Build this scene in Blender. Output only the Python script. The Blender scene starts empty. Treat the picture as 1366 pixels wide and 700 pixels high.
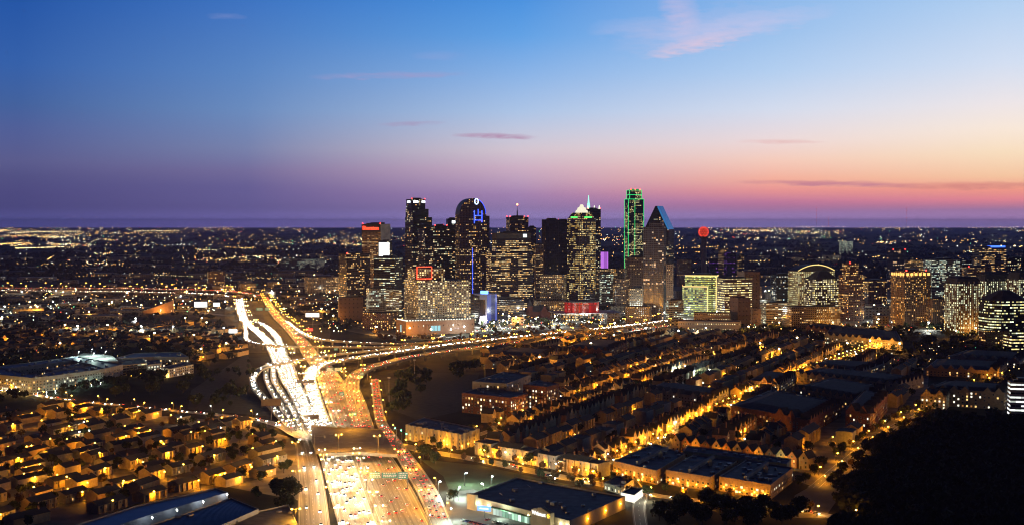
import bpy, math, random
from mathutils import Vector
R = math.radians
rnd = random.Random(7)
sc = bpy.context.scene
col = sc.collection
# ------------------------------------------------------------------ camera, sky, exposure
F, W0, H0, YH, CH = 1649.0, 1366.0, 700.0, 297.0, 190.0
PITCH = math.atan((H0 / 2 - YH) / F)
CP, SP = math.cos(PITCH), math.sin(PITCH)
cd = bpy.data.cameras.new('camera')
cam = bpy.data.objects.new('camera', cd); col.objects.link(cam)
cam.location = (0, 0, CH); cam.rotation_euler = (R(90) - PITCH, 0, 0)
cd.sensor_width = 36; cd.lens = 36 * F / W0; cd.clip_start = 1; cd.clip_end = 200000
sc.camera = cam
vs = sc.view_settings
vs.view_transform = 'Standard'; vs.look = 'None'; vs.exposure = 0; vs.gamma = 1; vs.use_curve_mapping = False
cy = sc.cycles
cy.use_denoising = True
cy.max_bounces = 4; cy.diffuse_bounces = 1; cy.glossy_bounces = 2; cy.transmission_bounces = 2; cy.volume_bounces = 0
cy.sample_clamp_indirect = 2.0
cy.use_adaptive_sampling = False; cy.filter_width = 1.15

def lin(h):
    h = h.lstrip('#')
    f = lambda c: c / 12.92 if c <= .04045 else ((c + .055) / 1.055) ** 2.4
    return tuple(f(int(h[i:i + 2], 16) / 255) for i in (0, 2, 4)) + (1,)

world = bpy.data.worlds.new('World'); sc.world = world; world.use_nodes = True
nt = world.node_tree; N = nt.nodes; L = nt.links
for n in list(N): N.remove(n)
wo = N.new('ShaderNodeOutputWorld'); bg = N.new('ShaderNodeBackground')
L.new(bg.outputs[0], wo.inputs[0])
tc = N.new('ShaderNodeTexCoord'); sx = N.new('ShaderNodeSeparateXYZ'); L.new(tc.outputs['Generated'], sx.inputs[0])

def wm(op, a, b=None, c=None, clamp=False, NN=None, LL=None):
    n = (NN or N).new('ShaderNodeMath'); n.operation = op; n.use_clamp = clamp
    for i, v in enumerate((a, b, c)):
        if v is None: continue
        if isinstance(v, (int, float)): n.inputs[i].default_value = v
        else: (LL or L).new(v, n.inputs[i])
    return n.outputs[0]
elev = wm('MULTIPLY', wm('ARCSINE', sx.outputs[2]), 57.2958)
az = wm('MULTIPLY', wm('ARCTAN2', sx.outputs[0], sx.outputs[1]), 57.2958)
efac = wm('POWER', wm('DIVIDE', wm('MAXIMUM', elev, 0.0), 90.0), 0.5)
def yfac(y): return (max(0.0, math.degrees(math.atan((YH - y) / F))) / 90) ** .5
UP = [(16, '#1c468e'), (28, '#0c2148'), (50, '#06122c'), (90, '#03081a')]
RAMPS = [(-21.6, [(300, '#4e4c86'), (260, '#4e4c83'), (240, '#525286'), (220, '#5b5d8f'), (180, '#50609a'), (150, '#42629f'), (100, '#3461ab'), (0, '#1e53a6')]),
         (-12.1, [(300, '#645a98'), (250, '#666097'), (230, '#746d9d'), (200, '#7883ae'), (150, '#6a8cc0'), (100, '#5a86c4'), (0, '#3a72c2')]),
         (0.3, [(300, '#8474ae'), (285, '#8f7cb2'), (260, '#a887b6'), (225, '#cfb0c6'), (200, '#d6c8d4'), (180, '#c8cade'), (150, '#aec6e8'), (100, '#8ab4e8'), (50, '#62a2e6'), (0, '#4a92e0')]),
         (11.9, [(300, '#8272aa'), (285, '#9878aa'), (270, '#c880a4'), (255, '#f09a98'), (240, '#fab4a0'), (215, '#fad0c0'), (190, '#f0dcdc'), (150, '#d6def0'), (100, '#b4d0f2'), (50, '#9cc2ee'), (0, '#8cb8ec')]),
         (21.6, [(300, '#8670a6'), (281, '#a47ca8'), (268, '#ec8c98'), (255, '#f8a08c'), (240, '#fccaa4'), (210, '#fde2c2'), (180, '#fcebdc'), (150, '#f0e8ea'), (100, '#d4e0f4'), (0, '#a8ccf2')])]
def ramp(stops):
    n = N.new('ShaderNodeValToRGB'); L.new(efac, n.inputs[0]); r = n.color_ramp
    while len(r.elements) > 1: r.elements.remove(r.elements[-1])
    pts = [(yfac(y), lin(h)) for y, h in stops] + [((e / 90) ** .5, lin(h)) for e, h in UP]
    r.elements[0].position = pts[0][0]; r.elements[0].color = pts[0][1]
    for p, c in pts[1:]:
        el = r.elements.new(p); el.color = c
    return n.outputs[0]
def wmix(f, a, b):
    n = N.new('ShaderNodeMix'); n.data_type = 'RGBA'; n.clamp_factor = True
    if isinstance(f, (int, float)): n.inputs[0].default_value = f
    else: L.new(f, n.inputs[0])
    for i, v in ((6, a), (7, b)):
        if isinstance(v, tuple): n.inputs[i].default_value = v
        else: L.new(v, n.inputs[i])
    return n.outputs[2]
cur = ramp(RAMPS[0][1])
for i in range(1, 5):
    a0, a1 = RAMPS[i - 1][0], RAMPS[i][0]
    f = wm('DIVIDE', wm('SUBTRACT', az, a0), a1 - a0, clamp=True)
    cur = wmix(f, cur, ramp(RAMPS[i][1]))
# away from the afterglow the dome darkens to dusk blue
away = wm('SUBTRACT', wm('ABSOLUTE', wm('SUBTRACT', az, 22.0)), 55.0)
dk = wmix(wm('DIVIDE', elev, 30.0, clamp=True), lin('#26244c'), lin('#040a20'))
cur = wmix(wm('DIVIDE', away, 55.0, clamp=True), cur, dk)
# thin afterglow clouds: wisps given by azimuth / elevation in the sky
def wisp(px, py, wpx, hpx, slope, color, amt, scale=1.0, seed=0.0):
    global cur
    a0 = math.degrees(math.atan((px - 683) / F)); e0 = math.degrees(math.atan((YH - py) / F))
    k = math.degrees(1 / F)
    da = wm('DIVIDE', wm('SUBTRACT', az, a0), wpx * k)
    cmb = N.new('ShaderNodeCombineXYZ'); L.new(wm('MULTIPLY', az, 0.55 * scale), cmb.inputs[0]); L.new(wm('MULTIPLY', elev, 2.6 * scale), cmb.inputs[1]); cmb.inputs[2].default_value = seed
    nz = N.new('ShaderNodeTexNoise'); L.new(cmb.outputs[0], nz.inputs['Vector']); nz.inputs['Scale'].default_value = 1.6; nz.inputs['Detail'].default_value = 5
    warp = wm('MULTIPLY', wm('SUBTRACT', nz.outputs[0], 0.5), 1.6)
    de = wm('DIVIDE', wm('SUBTRACT', wm('SUBTRACT', elev, e0), wm('MULTIPLY', wm('SUBTRACT', az, a0), slope)), hpx * k)
    de = wm('ADD', de, warp)
    q = wm('ADD', wm('MULTIPLY', da, da), wm('MULTIPLY', de, de))
    m = wm('SUBTRACT', 1.0, q, clamp=True)
    m = wm('MULTIPLY', m, wm('ADD', wm('MULTIPLY', nz.outputs[0], 1.2), -0.1, clamp=True))
    cur = wmix(wm('MULTIPLY', m, amt, clamp=True), cur, lin(color))
wisp(930, 62, 75, 12, .22, '#eecad8', 1.1, 1.7, 3)
wisp(905, 20, 30, 42, -.5, '#d2c2e2', .8, 1.2, 5)
wisp(985, 40, 130, 18, .12, '#c6c8ec', .9, 1.3, 8)
wisp(930, 45, 120, 30, .15, '#c8c4e6', .5, 1.5, 21)
wisp(850, 40, 70, 16, .05, '#b0bce6', .7, 1.0, 9)
wisp(520, 103, 110, 5, .03, '#a09ccc', 1.1, 1.3, 1)
wisp(305, 31, 28, 5, .0, '#7088c6', 1.0, 1.3, 2)
wisp(585, 76, 40, 7, .0, '#88a4dc', .7, 1.3, 11)
wisp(660, 182, 60, 4.5, -.03, '#b48cae', 1.5, 1.6, 4)
wisp(550, 166, 50, 4, .03, '#a892b8', 1.0, 1.4, 13)
wisp(1040, 192, 60, 3.5, -.02, '#e6b6b4', 1.0, 1.6, 6)
wisp(1110, 247, 130, 4.5, -.03, '#d08a98', 1.7, 1.2, 7)
wisp(1300, 251, 130, 5, .0, '#dc8c86', 1.5, 1.1, 12)
# sky raised in brightness near the horizon to offset dimming by the haze box
lowb_ = wm('ADD', 1.0, wm('MULTIPLY', wm('POWER', wm('DIVIDE', wm('SUBTRACT', 0.8, elev), 0.8, clamp=True), 2.0), 1.3))
vm = N.new('ShaderNodeVectorMath'); vm.operation = 'SCALE'; L.new(cur, vm.inputs[0]); L.new(lowb_, vm.inputs['Scale']); cur = vm.outputs[0]
sky = N.new('ShaderNodeTexSky'); sky.sky_type = 'NISHITA'; sky.sun_disc = False
sky.sun_elevation = R(-4); sky.sun_rotation = R(25)
mx = N.new('ShaderNodeMix'); mx.data_type = 'RGBA'; mx.blend_type = 'ADD'; mx.inputs[0].default_value = 0.02
L.new(cur, mx.inputs[6]); L.new(sky.outputs[0], mx.inputs[7]); L.new(mx.outputs[2], bg.inputs[0])
bg.inputs[1].default_value = 1.0

# ------------------------------------------------------------------ where a sight line of the photo meets the place
def P(px, py, z=0.0):
    cx, c2 = (px - W0 / 2) / F, (H0 / 2 - py) / F
    d = (cx, CP + c2 * SP, -SP + c2 * CP)
    t = (z - CH) / d[2]
    return Vector((d[0] * t, d[1] * t, z))
def zat(py, Y):
    c2 = (H0 / 2 - py) / F
    return CH + Y * (-SP + c2 * CP) / (CP + c2 * SP)
def xat(px, Y, z=0.0):
    return (px - W0 / 2) / F * (Y * CP - (z - CH) * SP)
def proj(x, y, z):
    dz = z - CH
    fw = y * CP - dz * SP; up = y * SP + dz * CP
    return (W0 / 2 + F * x / fw, H0 / 2 - F * up / fw)
def inpoly(x, y, poly):
    c = False; n = len(poly); j = n - 1
    for i in range(n):
        xi, yi = poly[i]; xj, yj = poly[j]
        if (yi > y) != (yj > y) and x < (xj - xi) * (y - yi) / (yj - yi) + xi: c = not c
        j = i
    return c

# ------------------------------------------------------------------ materials
MATS = {}
def nodes_of(name):
    m = bpy.data.materials.new(name); m.use_nodes = True
    t = m.node_tree; b = t.nodes['Principled BSDF']
    return m, t.nodes, t.links, b
def mat(name, c, rough=.8, metal=0.0, var=.25, scale=.15, objvar=0.0, c2=None, spec=None):
    """plain surface with noise wear"""
    if name in MATS: return MATS[name]
    m, n, l, b = nodes_of(name)
    if isinstance(c, str): c = lin(c)
    c = tuple(c[:3]) + (1,)
    if c2 is None: c2 = tuple(v * (1 - var) for v in c[:3]) + (1,)
    g = n.new('ShaderNodeNewGeometry')
    nz = n.new('ShaderNodeTexNoise'); nz.inputs['Scale'].default_value = scale; nz.inputs['Detail'].default_value = 6
    l.new(g.outputs['Position'], nz.inputs['Vector'])
    mixn = n.new('ShaderNodeMix'); mixn.data_type = 'RGBA'
    cr = n.new('ShaderNodeMapRange'); cr.inputs[1].default_value = .35; cr.inputs[2].default_value = .65
    l.new(nz.outputs[0], cr.inputs[0]); l.new(cr.outputs[0], mixn.inputs[0])
    mixn.inputs[6].default_value = c; mixn.inputs[7].default_value = tuple(c2[:3]) + (1,)
    out = mixn.outputs[2]
    if objvar:
        oi = n.new('ShaderNodeObjectInfo'); hs = n.new('ShaderNodeHueSaturation')
        v = wm('ADD', wm('MULTIPLY', oi.outputs['Random'], objvar * 2), 1 - objvar, NN=n, LL=l)
        l.new(v, hs.inputs['Value']); l.new(out, hs.inputs['Color']); out = hs.outputs[0]
    l.new(out, b.inputs['Base Color'])
    b.inputs['Roughness'].default_value = rough; b.inputs['Metallic'].default_value = metal
    if spec is not None: b.inputs['Specular IOR Level'].default_value = spec
    MATS[name] = m; return m
def glow(name, c, s, sample=False):
    if name in MATS: return MATS[name]
    m, n, l, b = nodes_of(name)
    if isinstance(c, str): c = lin(c)
    b.inputs['Base Color'].default_value = (.02, .02, .02, 1)
    b.inputs['Emission Color'].default_value = tuple(c[:3]) + (1,); b.inputs['Emission Strength'].default_value = s
    m.cycles.emission_sampling = 'FRONT' if sample else 'NONE'
    MATS[name] = m; return m

def facade(name, wall, glass='#0c0e14', bay=3.0, floor=3.9, wf=.7, hf=.5, lit=.35, ca='#ffb04a', cb='#ffe2a8', s=1.6, row=.4, zone=.8, wrough=.75, pair=.5, seed=0, base_lit=0.0, dimlit=.0):
    """curtain wall: a grid of panes, of which some rooms are lit; uv in metres along the wall and up it"""
    if name in MATS: return MATS[name]
    m, n, l, b = nodes_of(name)
    M = lambda op, a, bb=None, c=None, clamp=False: wm(op, a, bb, c, clamp, NN=n, LL=l)
    uv = n.new('ShaderNodeUVMap'); uv.uv_map = 'uv'
    s3 = n.new('ShaderNodeSeparateXYZ'); l.new(uv.outputs[0], s3.inputs[0])
    U = M('DIVIDE', s3.outputs[0], bay); V = M('DIVIDE', s3.outputs[1], floor)
    iu, iv = M('FLOOR', U), M('FLOOR', V); fu, fv = M('FRACT', U), M('FRACT', V)
    def cell(x, y, z):
        c = n.new('ShaderNodeCombineXYZ'); w = n.new('ShaderNodeTexWhiteNoise'); w.noise_dimensions = '3D'
        for i, q in enumerate((x, y, z)):
            if isinstance(q, (int, float)): c.inputs[i].default_value = q
            else: l.new(q, c.inputs[i])
        l.new(c.outputs[0], w.inputs[0]); return w.outputs[0]
    mask = M('MULTIPLY', M('LESS_THAN', M('ABSOLUTE', M('SUBTRACT', fu, .5)), wf / 2), M('LESS_THAN', M('ABSOLUTE', M('SUBTRACT', fv, .5)), hf / 2))
    r1 = cell(iu, iv, seed + .5); r2 = cell(M('FLOOR', M('DIVIDE', iu, 3.0)), iv, seed + 7.5)
    rr = cell(iv, 3.5, seed + 11.5); zz = cell(M('FLOOR', M('DIVIDE', iu, 6.0)), M('FLOOR', M('DIVIDE', iv, 5.0)), seed + 17.5)
    prob = M('MULTIPLY', lit, M('ADD', M('MULTIPLY', M('SUBTRACT', rr, .5), 2 * row), 1.0))
    prob = M('MULTIPLY', prob, M('ADD', M('MULTIPLY', M('SUBTRACT', zz, .5), 2 * zone), 1.0))
    rnd_ = M('ADD', M('MULTIPLY', r1, 1 - pair), M('MULTIPLY', r2, pair))
    on = M('LESS_THAN', rnd_, prob)
    br = cell(iu, iv, seed + 23.5)
    br = M('ADD', M('MULTIPLY', M('MULTIPLY', br, br), 1.1), .25)
    on = M('ADD', M('MULTIPLY', on, 1 - dimlit), dimlit)
    e = M('MULTIPLY', M('MULTIPLY', on, mask), M('MULTIPLY', br, s))
    hue = cell(iu, iv, seed + 31.5)
    mc = n.new('ShaderNodeMix'); mc.data_type = 'RGBA'; l.new(hue, mc.inputs[0]); mc.inputs[6].default_value = lin(ca); mc.inputs[7].default_value = lin(cb)
    l.new(mc.outputs[2], b.inputs['Emission Color']); l.new(e, b.inputs['Emission Strength'])
    g = n.new('ShaderNodeNewGeometry'); nz = n.new('ShaderNodeTexNoise'); nz.inputs['Scale'].default_value = .05; nz.inputs['Detail'].default_value = 4
    l.new(g.outputs['Position'], nz.inputs['Vector'])
    wv = n.new('ShaderNodeMix'); wv.data_type = 'RGBA'; l.new(nz.outputs[0], wv.inputs[0])
    wc = lin(wall); wv.inputs[6].default_value = wc; wv.inputs[7].default_value = tuple(v * .65 for v in wc[:3]) + (1,)
    mb = n.new('ShaderNodeMix'); mb.data_type = 'RGBA'; l.new(mask, mb.inputs[0]); l.new(wv.outputs[2], mb.inputs[6]); mb.inputs[7].default_value = lin(glass)
    l.new(mb.outputs[2], b.inputs['Base Color'])
    l.new(M('ADD', M('MULTIPLY', mask, .14 - wrough), wrough), b.inputs['Roughness'])
    m.cycles.emission_sampling = 'NONE'
    MATS[name] = m; return m

# ------------------------------------------------------------------ mesh building
class MB:
    def __init__(s): s.v = []; s.f = []; s.m = []; s.uv = []
    def face(s, pts, mi=0, uv=None):
        k = len(s.v); s.v += [tuple(p) for p in pts]; s.f.append(tuple(range(k, k + len(pts)))); s.m.append(mi)
        s.uv.append(uv or [(0, 0)] * len(pts))
    def prism(s, poly, z0, z1, mi=0, mt=None, u0=0.0, bottom=False, zt=None):
        """poly counter-clockwise; walls carry uv in metres"""
        n = len(poly); u = u0
        for i in range(n):
            a, b = poly[i], poly[(i + 1) % n]; w = math.hypot(b[0] - a[0], b[1] - a[1])
            ta = z1 if zt is None else zt[i]; tb = z1 if zt is None else zt[(i + 1) % n]
            s.face([(a[0], a[1], z0), (b[0], b[1], z0), (b[0], b[1], tb), (a[0], a[1], ta)], mi, [(u, z0), (u + w, z0), (u + w, tb), (u, ta)])
            u += math.ceil(w / 30) * 30 + 90
        if mt is not None:
            s.face([(p[0], p[1], z1 if zt is None else zt[i]) for i, p in enumerate(poly)], mt)
        if bottom: s.face([(p[0], p[1], z0) for p in reversed(poly)], mi)
    def box(s, cx, cy_, z0, w, d, h, mi=0, rot=0.0, mt=None):
        s.prism(rect(cx, cy_, w, d, rot), z0, z0 + h, mi, mi if mt is None else mt, bottom=True)
    def bar(s, a, b, r, mi=0, n=4, r2=None):
        a, b = Vector(a), Vector(b); d = (b - a)
        if d.length < 1e-6: return
        d.normalize(); q = d.orthogonal().normalized(); w = d.cross(q); r2 = r if r2 is None else r2
        ra = [a + (q * math.cos(2 * math.pi * (i + .5) / n) + w * math.sin(2 * math.pi * (i + .5) / n)) * r for i in range(n)]
        rb = [b + (q * math.cos(2 * math.pi * (i + .5) / n) + w * math.sin(2 * math.pi * (i + .5) / n)) * r2 for i in range(n)]
        for i in range(n):
            j = (i + 1) % n; s.face([ra[i], ra[j], rb[j], rb[i]], mi)
        s.face(ra[::-1], mi); s.face(rb, mi)
    def ball(s, c, r, mi=0, nu=6, nv=4, sz=1.0):
        g = []
        for j in range(nv + 1):
            t = math.pi * j / nv
            g.append([(c[0] + r * math.sin(t) * math.cos(2 * math.pi * i / nu), c[1] + r * math.sin(t) * math.sin(2 * math.pi * i / nu), c[2] + r * sz * math.cos(t)) for i in range(nu)])
        for j in range(nv):
            for i in range(nu):
                k = (i + 1) % nu
                if j == 0: s.face([g[0][0], g[1][i], g[1][k]], mi)
                elif j == nv - 1: s.face([g[j][i], g[nv][0], g[j][k]], mi)
                else: s.face([g[j][i], g[j + 1][i], g[j + 1][k], g[j][k]], mi)
    def mesh(s, name, mats):
        me = bpy.data.meshes.new(name); me.from_pydata(s.v, [], s.f)
        for m in mats: me.materials.append(m)
        me.polygons.foreach_set('material_index', s.m)
        ul = me.uv_layers.new(name='uv'); flat = []
        for u in s.uv:
            for a in u: flat += [a[0], a[1]]
        ul.data.foreach_set('uv', flat)
        me.update(); return me
    def each(s, name, mats, parent=None):
        """every separate piece as an object of its own"""
        par = {}
        def find(a):
            while par.setdefault(a, a) != a: a = par[a]
            return a
        key = lambda p: (round(p[0], 3), round(p[1], 3), round(p[2], 3))
        for f in s.f:
            k0 = find(key(s.v[f[0]]))
            for j in f[1:]: par[find(key(s.v[j]))] = k0
        grp = {}
        for i, f in enumerate(s.f): grp.setdefault(find(key(s.v[f[0]])), []).append(i)
        for ids in grp.values():
            b = MB()
            for i in ids: b.face([s.v[j] for j in s.f[i]], s.m[i], s.uv[i])
            b.obj(name, mats, parent)
    def obj(s, name, mats, parent=None, loc=None):
        if not isinstance(mats, (list, tuple)): mats = [mats]
        o = bpy.data.objects.new(name, s.mesh(name, mats)); col.objects.link(o)
        if parent: o.parent = parent
        if loc is not None: o.location = loc
        return o
def rect(cx, cy_, w, d, rot=0.0):
    c, s = math.cos(rot), math.sin(rot)
    return [(cx + x * c - y * s, cy_ + x * s + y * c) for x, y in ((-w / 2, -d / 2), (w / 2, -d / 2), (w / 2, d / 2), (-w / 2, d / 2))]
def tag(o, label, cat, group=None):
    o['label'] = label; o['category'] = cat
    if group: o['group'] = group
    return o
def setting(o): o['kind'] = 'structure'; return o
def stuff(o): o['kind'] = 'stuff'; return o
def thing(name, label, cat, loc, rz=0.0, group=None):
    o = bpy.data.objects.new(name, None); col.objects.link(o); o.empty_display_size = .1
    o.location = loc; o.rotation_euler = (0, 0, rz)
    return tag(o, label, cat, group)
KIDS = {}
def dup(root, loc, rz=0.0, label=None, group=None, scale=None):
    r = root.copy(); col.objects.link(r); r.location = loc; r.rotation_euler = (0, 0, rz)
    if label: r['label'] = label
    if group: r['group'] = group
    if scale: r.scale = scale
    ks = KIDS.get(root.name)
    if ks is None: ks = KIDS[root.name] = [(c, list(c.children)) for c in root.children]
    for ch, gs in ks:
        c = ch.copy(); col.objects.link(c); c.parent = r
        for g in gs:
            d = g.copy(); col.objects.link(d); d.parent = c
    return r
def text(name, body, size, m, parent, loc, rot, extrude=.05, align='CENTER', bold=.0):
    c = bpy.data.curves.new(name, 'FONT'); c.body = body; c.size = size; c.extrude = extrude; c.align_x = align; c.align_y = 'CENTER'; c.offset = bold
    c.materials.append(m)
    tmp = bpy.data.objects.new('text_tmp', c); col.objects.link(tmp); bpy.context.view_layer.update()
    me = bpy.data.meshes.new_from_object(tmp.evaluated_get(bpy.context.evaluated_depsgraph_get())); bpy.data.objects.remove(tmp)
    o = bpy.data.objects.new(name, me); col.objects.link(o); o.parent = parent; o.location = loc; o.rotation_euler = rot
    return o
LIGHTS = {}
def lamp_data(key, color, power, radius=.4, kind='POINT', **kw):
    if key not in LIGHTS:
        d = bpy.data.lights.new(key, kind); d.color = color; d.energy = power; d.shadow_soft_size = radius
        for k, v in kw.items(): setattr(d, k, v)
        LIGHTS[key] = d
    return LIGHTS[key]
def light(d, parent, loc, rot=(0, 0, 0)):
    o = bpy.data.objects.new('lamp_light', d); col.objects.link(o); o.parent = parent; o.location = loc; o.rotation_euler = rot
    return o
OCC = []            # footprints already taken: x, y, radius
OCCG = {}
def occupy(x, y, r):
    OCC.append((x, y, r)); k = (int(x // 60), int(y // 60)); R_ = int(r // 60) + 1
    for i in range(-R_, R_ + 1):
        for j in range(-R_, R_ + 1): OCCG.setdefault((k[0] + i, k[1] + j), []).append((x, y, r))
def free(x, y, r):
    for a, b, q in OCCG.get((int(x // 60), int(y // 60)), ()):
        if (a - x) ** 2 + (b - y) ** 2 < (q + r) ** 2: return False
    return True
SODIUM, WARM, COOL = (1, .37, .012), (1, .72, .38), (.75, .9, 1.0)
# ------------------------------------------------------------------ ground
def ground_mat():
    m, n, l, b = nodes_of('city_ground')
    g = n.new('ShaderNodeNewGeometry')
    a = n.new('ShaderNodeTexNoise'); a.inputs['Scale'].default_value = .0011; a.inputs['Detail'].default_value = 8
    c = n.new('ShaderNodeTexNoise'); c.inputs['Scale'].default_value = .03; c.inputs['Detail'].default_value = 6
    l.new(g.outputs['Position'], a.inputs['Vector']); l.new(g.outputs['Position'], c.inputs['Vector'])
    r = n.new('ShaderNodeValToRGB'); r.color_ramp.elements[0].position = .38; r.color_ramp.elements[1].position = .62
    r.color_ramp.elements[0].color = (.014, .017, .012, 1); r.color_ramp.elements[1].color = (.06, .052, .042, 1)
    r2 = n.new('ShaderNodeValToRGB'); r2.color_ramp.elements[0].position = .35; r2.color_ramp.elements[1].position = .7
    r2.color_ramp.elements[0].color = (.6, .6, .6, 1); r2.color_ramp.elements[1].color = (1.25, 1.2, 1.1, 1)
    l.new(a.outputs[0], r.inputs[0]); l.new(c.outputs[0], r2.inputs[0])
    mx = n.new('ShaderNodeMix'); mx.data_type = 'RGBA'; mx.blend_type = 'MULTIPLY'; mx.inputs[0].default_value = 1
    l.new(r.outputs[0], mx.inputs[6]); l.new(r2.outputs[0], mx.inputs[7]); l.new(mx.outputs[2], b.inputs['Base Color'])
    b.inputs['Roughness'].default_value = .95; b.inputs['Specular IOR Level'].default_value = .1
    return m
g = MB()
xs = [-52000, -20000, -6000, -2000, -600, 0, 600, 2000, 6000, 20000, 52000]; ys = [-3000, -500, 300, 700, 1200, 2000, 3200, 6000, 14000, 28000, 46000]
for i in range(10):
    for j in range(10): g.face([(xs[i], ys[j], 0), (xs[i + 1], ys[j], 0), (xs[i + 1], ys[j + 1], 0), (xs[i], ys[j + 1], 0)])
setting(g.obj('ground', ground_mat()))
HZ = MB(); HZ.prism([(-54000, -3500), (54000, -3500), (54000, 47000), (-54000, 47000)], -1, 296, 0, 0, bottom=True)
hm = bpy.data.materials.new('haze_air'); hm.use_nodes = True; hn = hm.node_tree.nodes
hn.remove(hn['Principled BSDF']); pv = hn.new('ShaderNodeVolumePrincipled')
pv.inputs['Color'].default_value = (.40, .45, 1, 1); pv.inputs['Density'].default_value = 2.6e-5; pv.inputs['Anisotropy'].default_value = .3
hm.node_tree.links.new(pv.outputs[0], hn['Material Output'].inputs['Volume'])
stuff(HZ.obj('haze', hm))
# patches of ground that read as their own surface
def patch(name, pts, m, z=.004):
    b = MB(); q = [P(x, y, z) for x, y in pts]
    a = sum((q[i].x * q[(i + 1) % len(q)].y - q[(i + 1) % len(q)].x * q[i].y) for i in range(len(q)))
    b.face(q if a > 0 else q[::-1]); return setting(b.obj(name, m))
lawn = mat('lawn_grass', (.035, .06, .02), .95, var=.4, scale=.08)
dryfield = mat('dry_field', (.034, .034, .022), .95, var=.65, scale=.16)
paving = mat('lot_paving', (.16, .15, .14), .9, var=.3, scale=.06)
asphalt = mat('street_asphalt', (.07, .066, .062), .85, var=.3, scale=.08)
patch('sports_field', [(512, 508), (560, 497), (640, 496), (626, 545), (560, 560), (520, 545)], dryfield)
patch('verge_lawn', [(255, 520), (330, 470), (352, 540), (372, 556), (250, 545)], dryfield)
patch('store_lawn', [(586, 622), (640, 626), (690, 640), (640, 665), (600, 655)], lawn)
patch('store_lot', [(596, 656), (632, 652), (780, 715), (590, 735)], paving, .012)
patch('corner_lawn', [(560, 612), (640, 620), (760, 646), (700, 660), (610, 648)], lawn, .008)
patch('flat_lot', [(1060, 660), (1096, 640), (1132, 645), (1100, 690), (1058, 690)], paving)
patch('back_street_field', [(690, 500), (720, 496), (740, 505), (700, 512)], dryfield)

patch('downtown_paving', [(446, 384), (1255, 380), (1255, 446), (900, 443), (640, 441), (520, 452), (440, 436)], paving, .006)
patch('junction_paving', [(300, 398), (446, 398), (440, 450), (420, 470), (330, 470), (300, 430)], dryfield, .006)
patch('estate_paving', [(-60, 560), (60, 545), (250, 556), (330, 566), (392, 584), (402, 630), (404, 668), (300, 648), (180, 672), (60, 715), (-60, 715)], mat('estate_paving', (.24, .20, .16), .9, var=.5, scale=.07), .006)
patch('townhouse_paving', [(640, 600), (660, 555), (745, 515), (1000, 462), (1240, 490), (1235, 545), (1130, 640), (1090, 650), (1060, 640), (800, 634)], mat('estate_paving', (.24, .20, .16)), .005)
# ------------------------------------------------------------------ roads
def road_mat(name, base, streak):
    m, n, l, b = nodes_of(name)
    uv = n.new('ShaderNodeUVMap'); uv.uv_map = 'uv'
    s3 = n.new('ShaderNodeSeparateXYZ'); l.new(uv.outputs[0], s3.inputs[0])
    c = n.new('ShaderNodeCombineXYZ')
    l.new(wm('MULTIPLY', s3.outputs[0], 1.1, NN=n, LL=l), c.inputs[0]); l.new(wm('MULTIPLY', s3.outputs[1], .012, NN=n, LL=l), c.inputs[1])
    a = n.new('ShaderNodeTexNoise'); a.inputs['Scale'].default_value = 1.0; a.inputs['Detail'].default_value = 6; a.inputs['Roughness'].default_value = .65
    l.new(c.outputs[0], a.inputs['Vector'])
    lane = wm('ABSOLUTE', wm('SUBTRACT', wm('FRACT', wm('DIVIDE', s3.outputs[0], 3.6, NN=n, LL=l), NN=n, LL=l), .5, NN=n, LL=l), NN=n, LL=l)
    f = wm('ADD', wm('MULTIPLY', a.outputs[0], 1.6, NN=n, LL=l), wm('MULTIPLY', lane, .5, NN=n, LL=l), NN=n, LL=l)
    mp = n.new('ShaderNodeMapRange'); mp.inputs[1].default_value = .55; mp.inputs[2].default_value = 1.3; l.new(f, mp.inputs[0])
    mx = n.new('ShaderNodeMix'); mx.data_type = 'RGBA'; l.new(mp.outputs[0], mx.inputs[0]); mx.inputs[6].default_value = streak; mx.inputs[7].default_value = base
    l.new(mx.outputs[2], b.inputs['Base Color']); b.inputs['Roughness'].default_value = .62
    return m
conc = road_mat('road_concrete', (.36, .33, .28, 1), (.09, .08, .068, 1))  # tyre-track streaks, their colour also standing in for trails of light
tar = road_mat('road_tar', (.12, .115, .105, 1), (.06, .057, .052, 1))
barrier_m = mat('barrier_concrete', (.30, .28, .25), .85, var=.35, scale=.3)
paint = mat('road_paint', (.75, .75, .72), .5, var=.1)
pier_m = mat('pier_concrete', (.28, .26, .24), .85, var=.3, scale=.2)
def smooth(pts, step=10.0):
    """Catmull-Rom through (x, y, z, width)"""
    out = []; n = len(pts)
    for i in range(n - 1):
        p0, p1, p2, p3 = pts[max(i - 1, 0)], pts[i], pts[i + 1], pts[min(i + 2, n - 1)]
        k = max(2, int(math.dist(p1[:2], p2[:2]) / step))
        for j in range(k):
            t = j / k
            out.append(tuple(.5 * (2 * b + (c - a) * t + (2 * a - 5 * b + 4 * c - d) * t * t + (3 * b - a - 3 * c + d) * t ** 3) for a, b, c, d in zip(p0, p1, p2, p3)))
    out.append(tuple(pts[-1])); return out
ROADS = {}
class Line:
    def __init__(s, pts):
        s.p = pts; s.s = [0]
        for a, b in zip(pts, pts[1:]): s.s.append(s.s[-1] + math.dist(a[:2], b[:2]))
        s.len = s.s[-1]
    def at(s, d):
        import bisect
        i = min(max(bisect.bisect_right(s.s, d) - 1, 0), len(s.p) - 2)
        a, b = s.p[i], s.p[i + 1]; t = (d - s.s[i]) / max(s.s[i + 1] - s.s[i], 1e-6)
        dx, dy = b[0] - a[0], b[1] - a[1]; l = math.hypot(dx, dy) or 1
        return [a[k] + (b[k] - a[k]) * t for k in range(4)], (dx / l, dy / l), (b[2] - a[2]) / l
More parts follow.
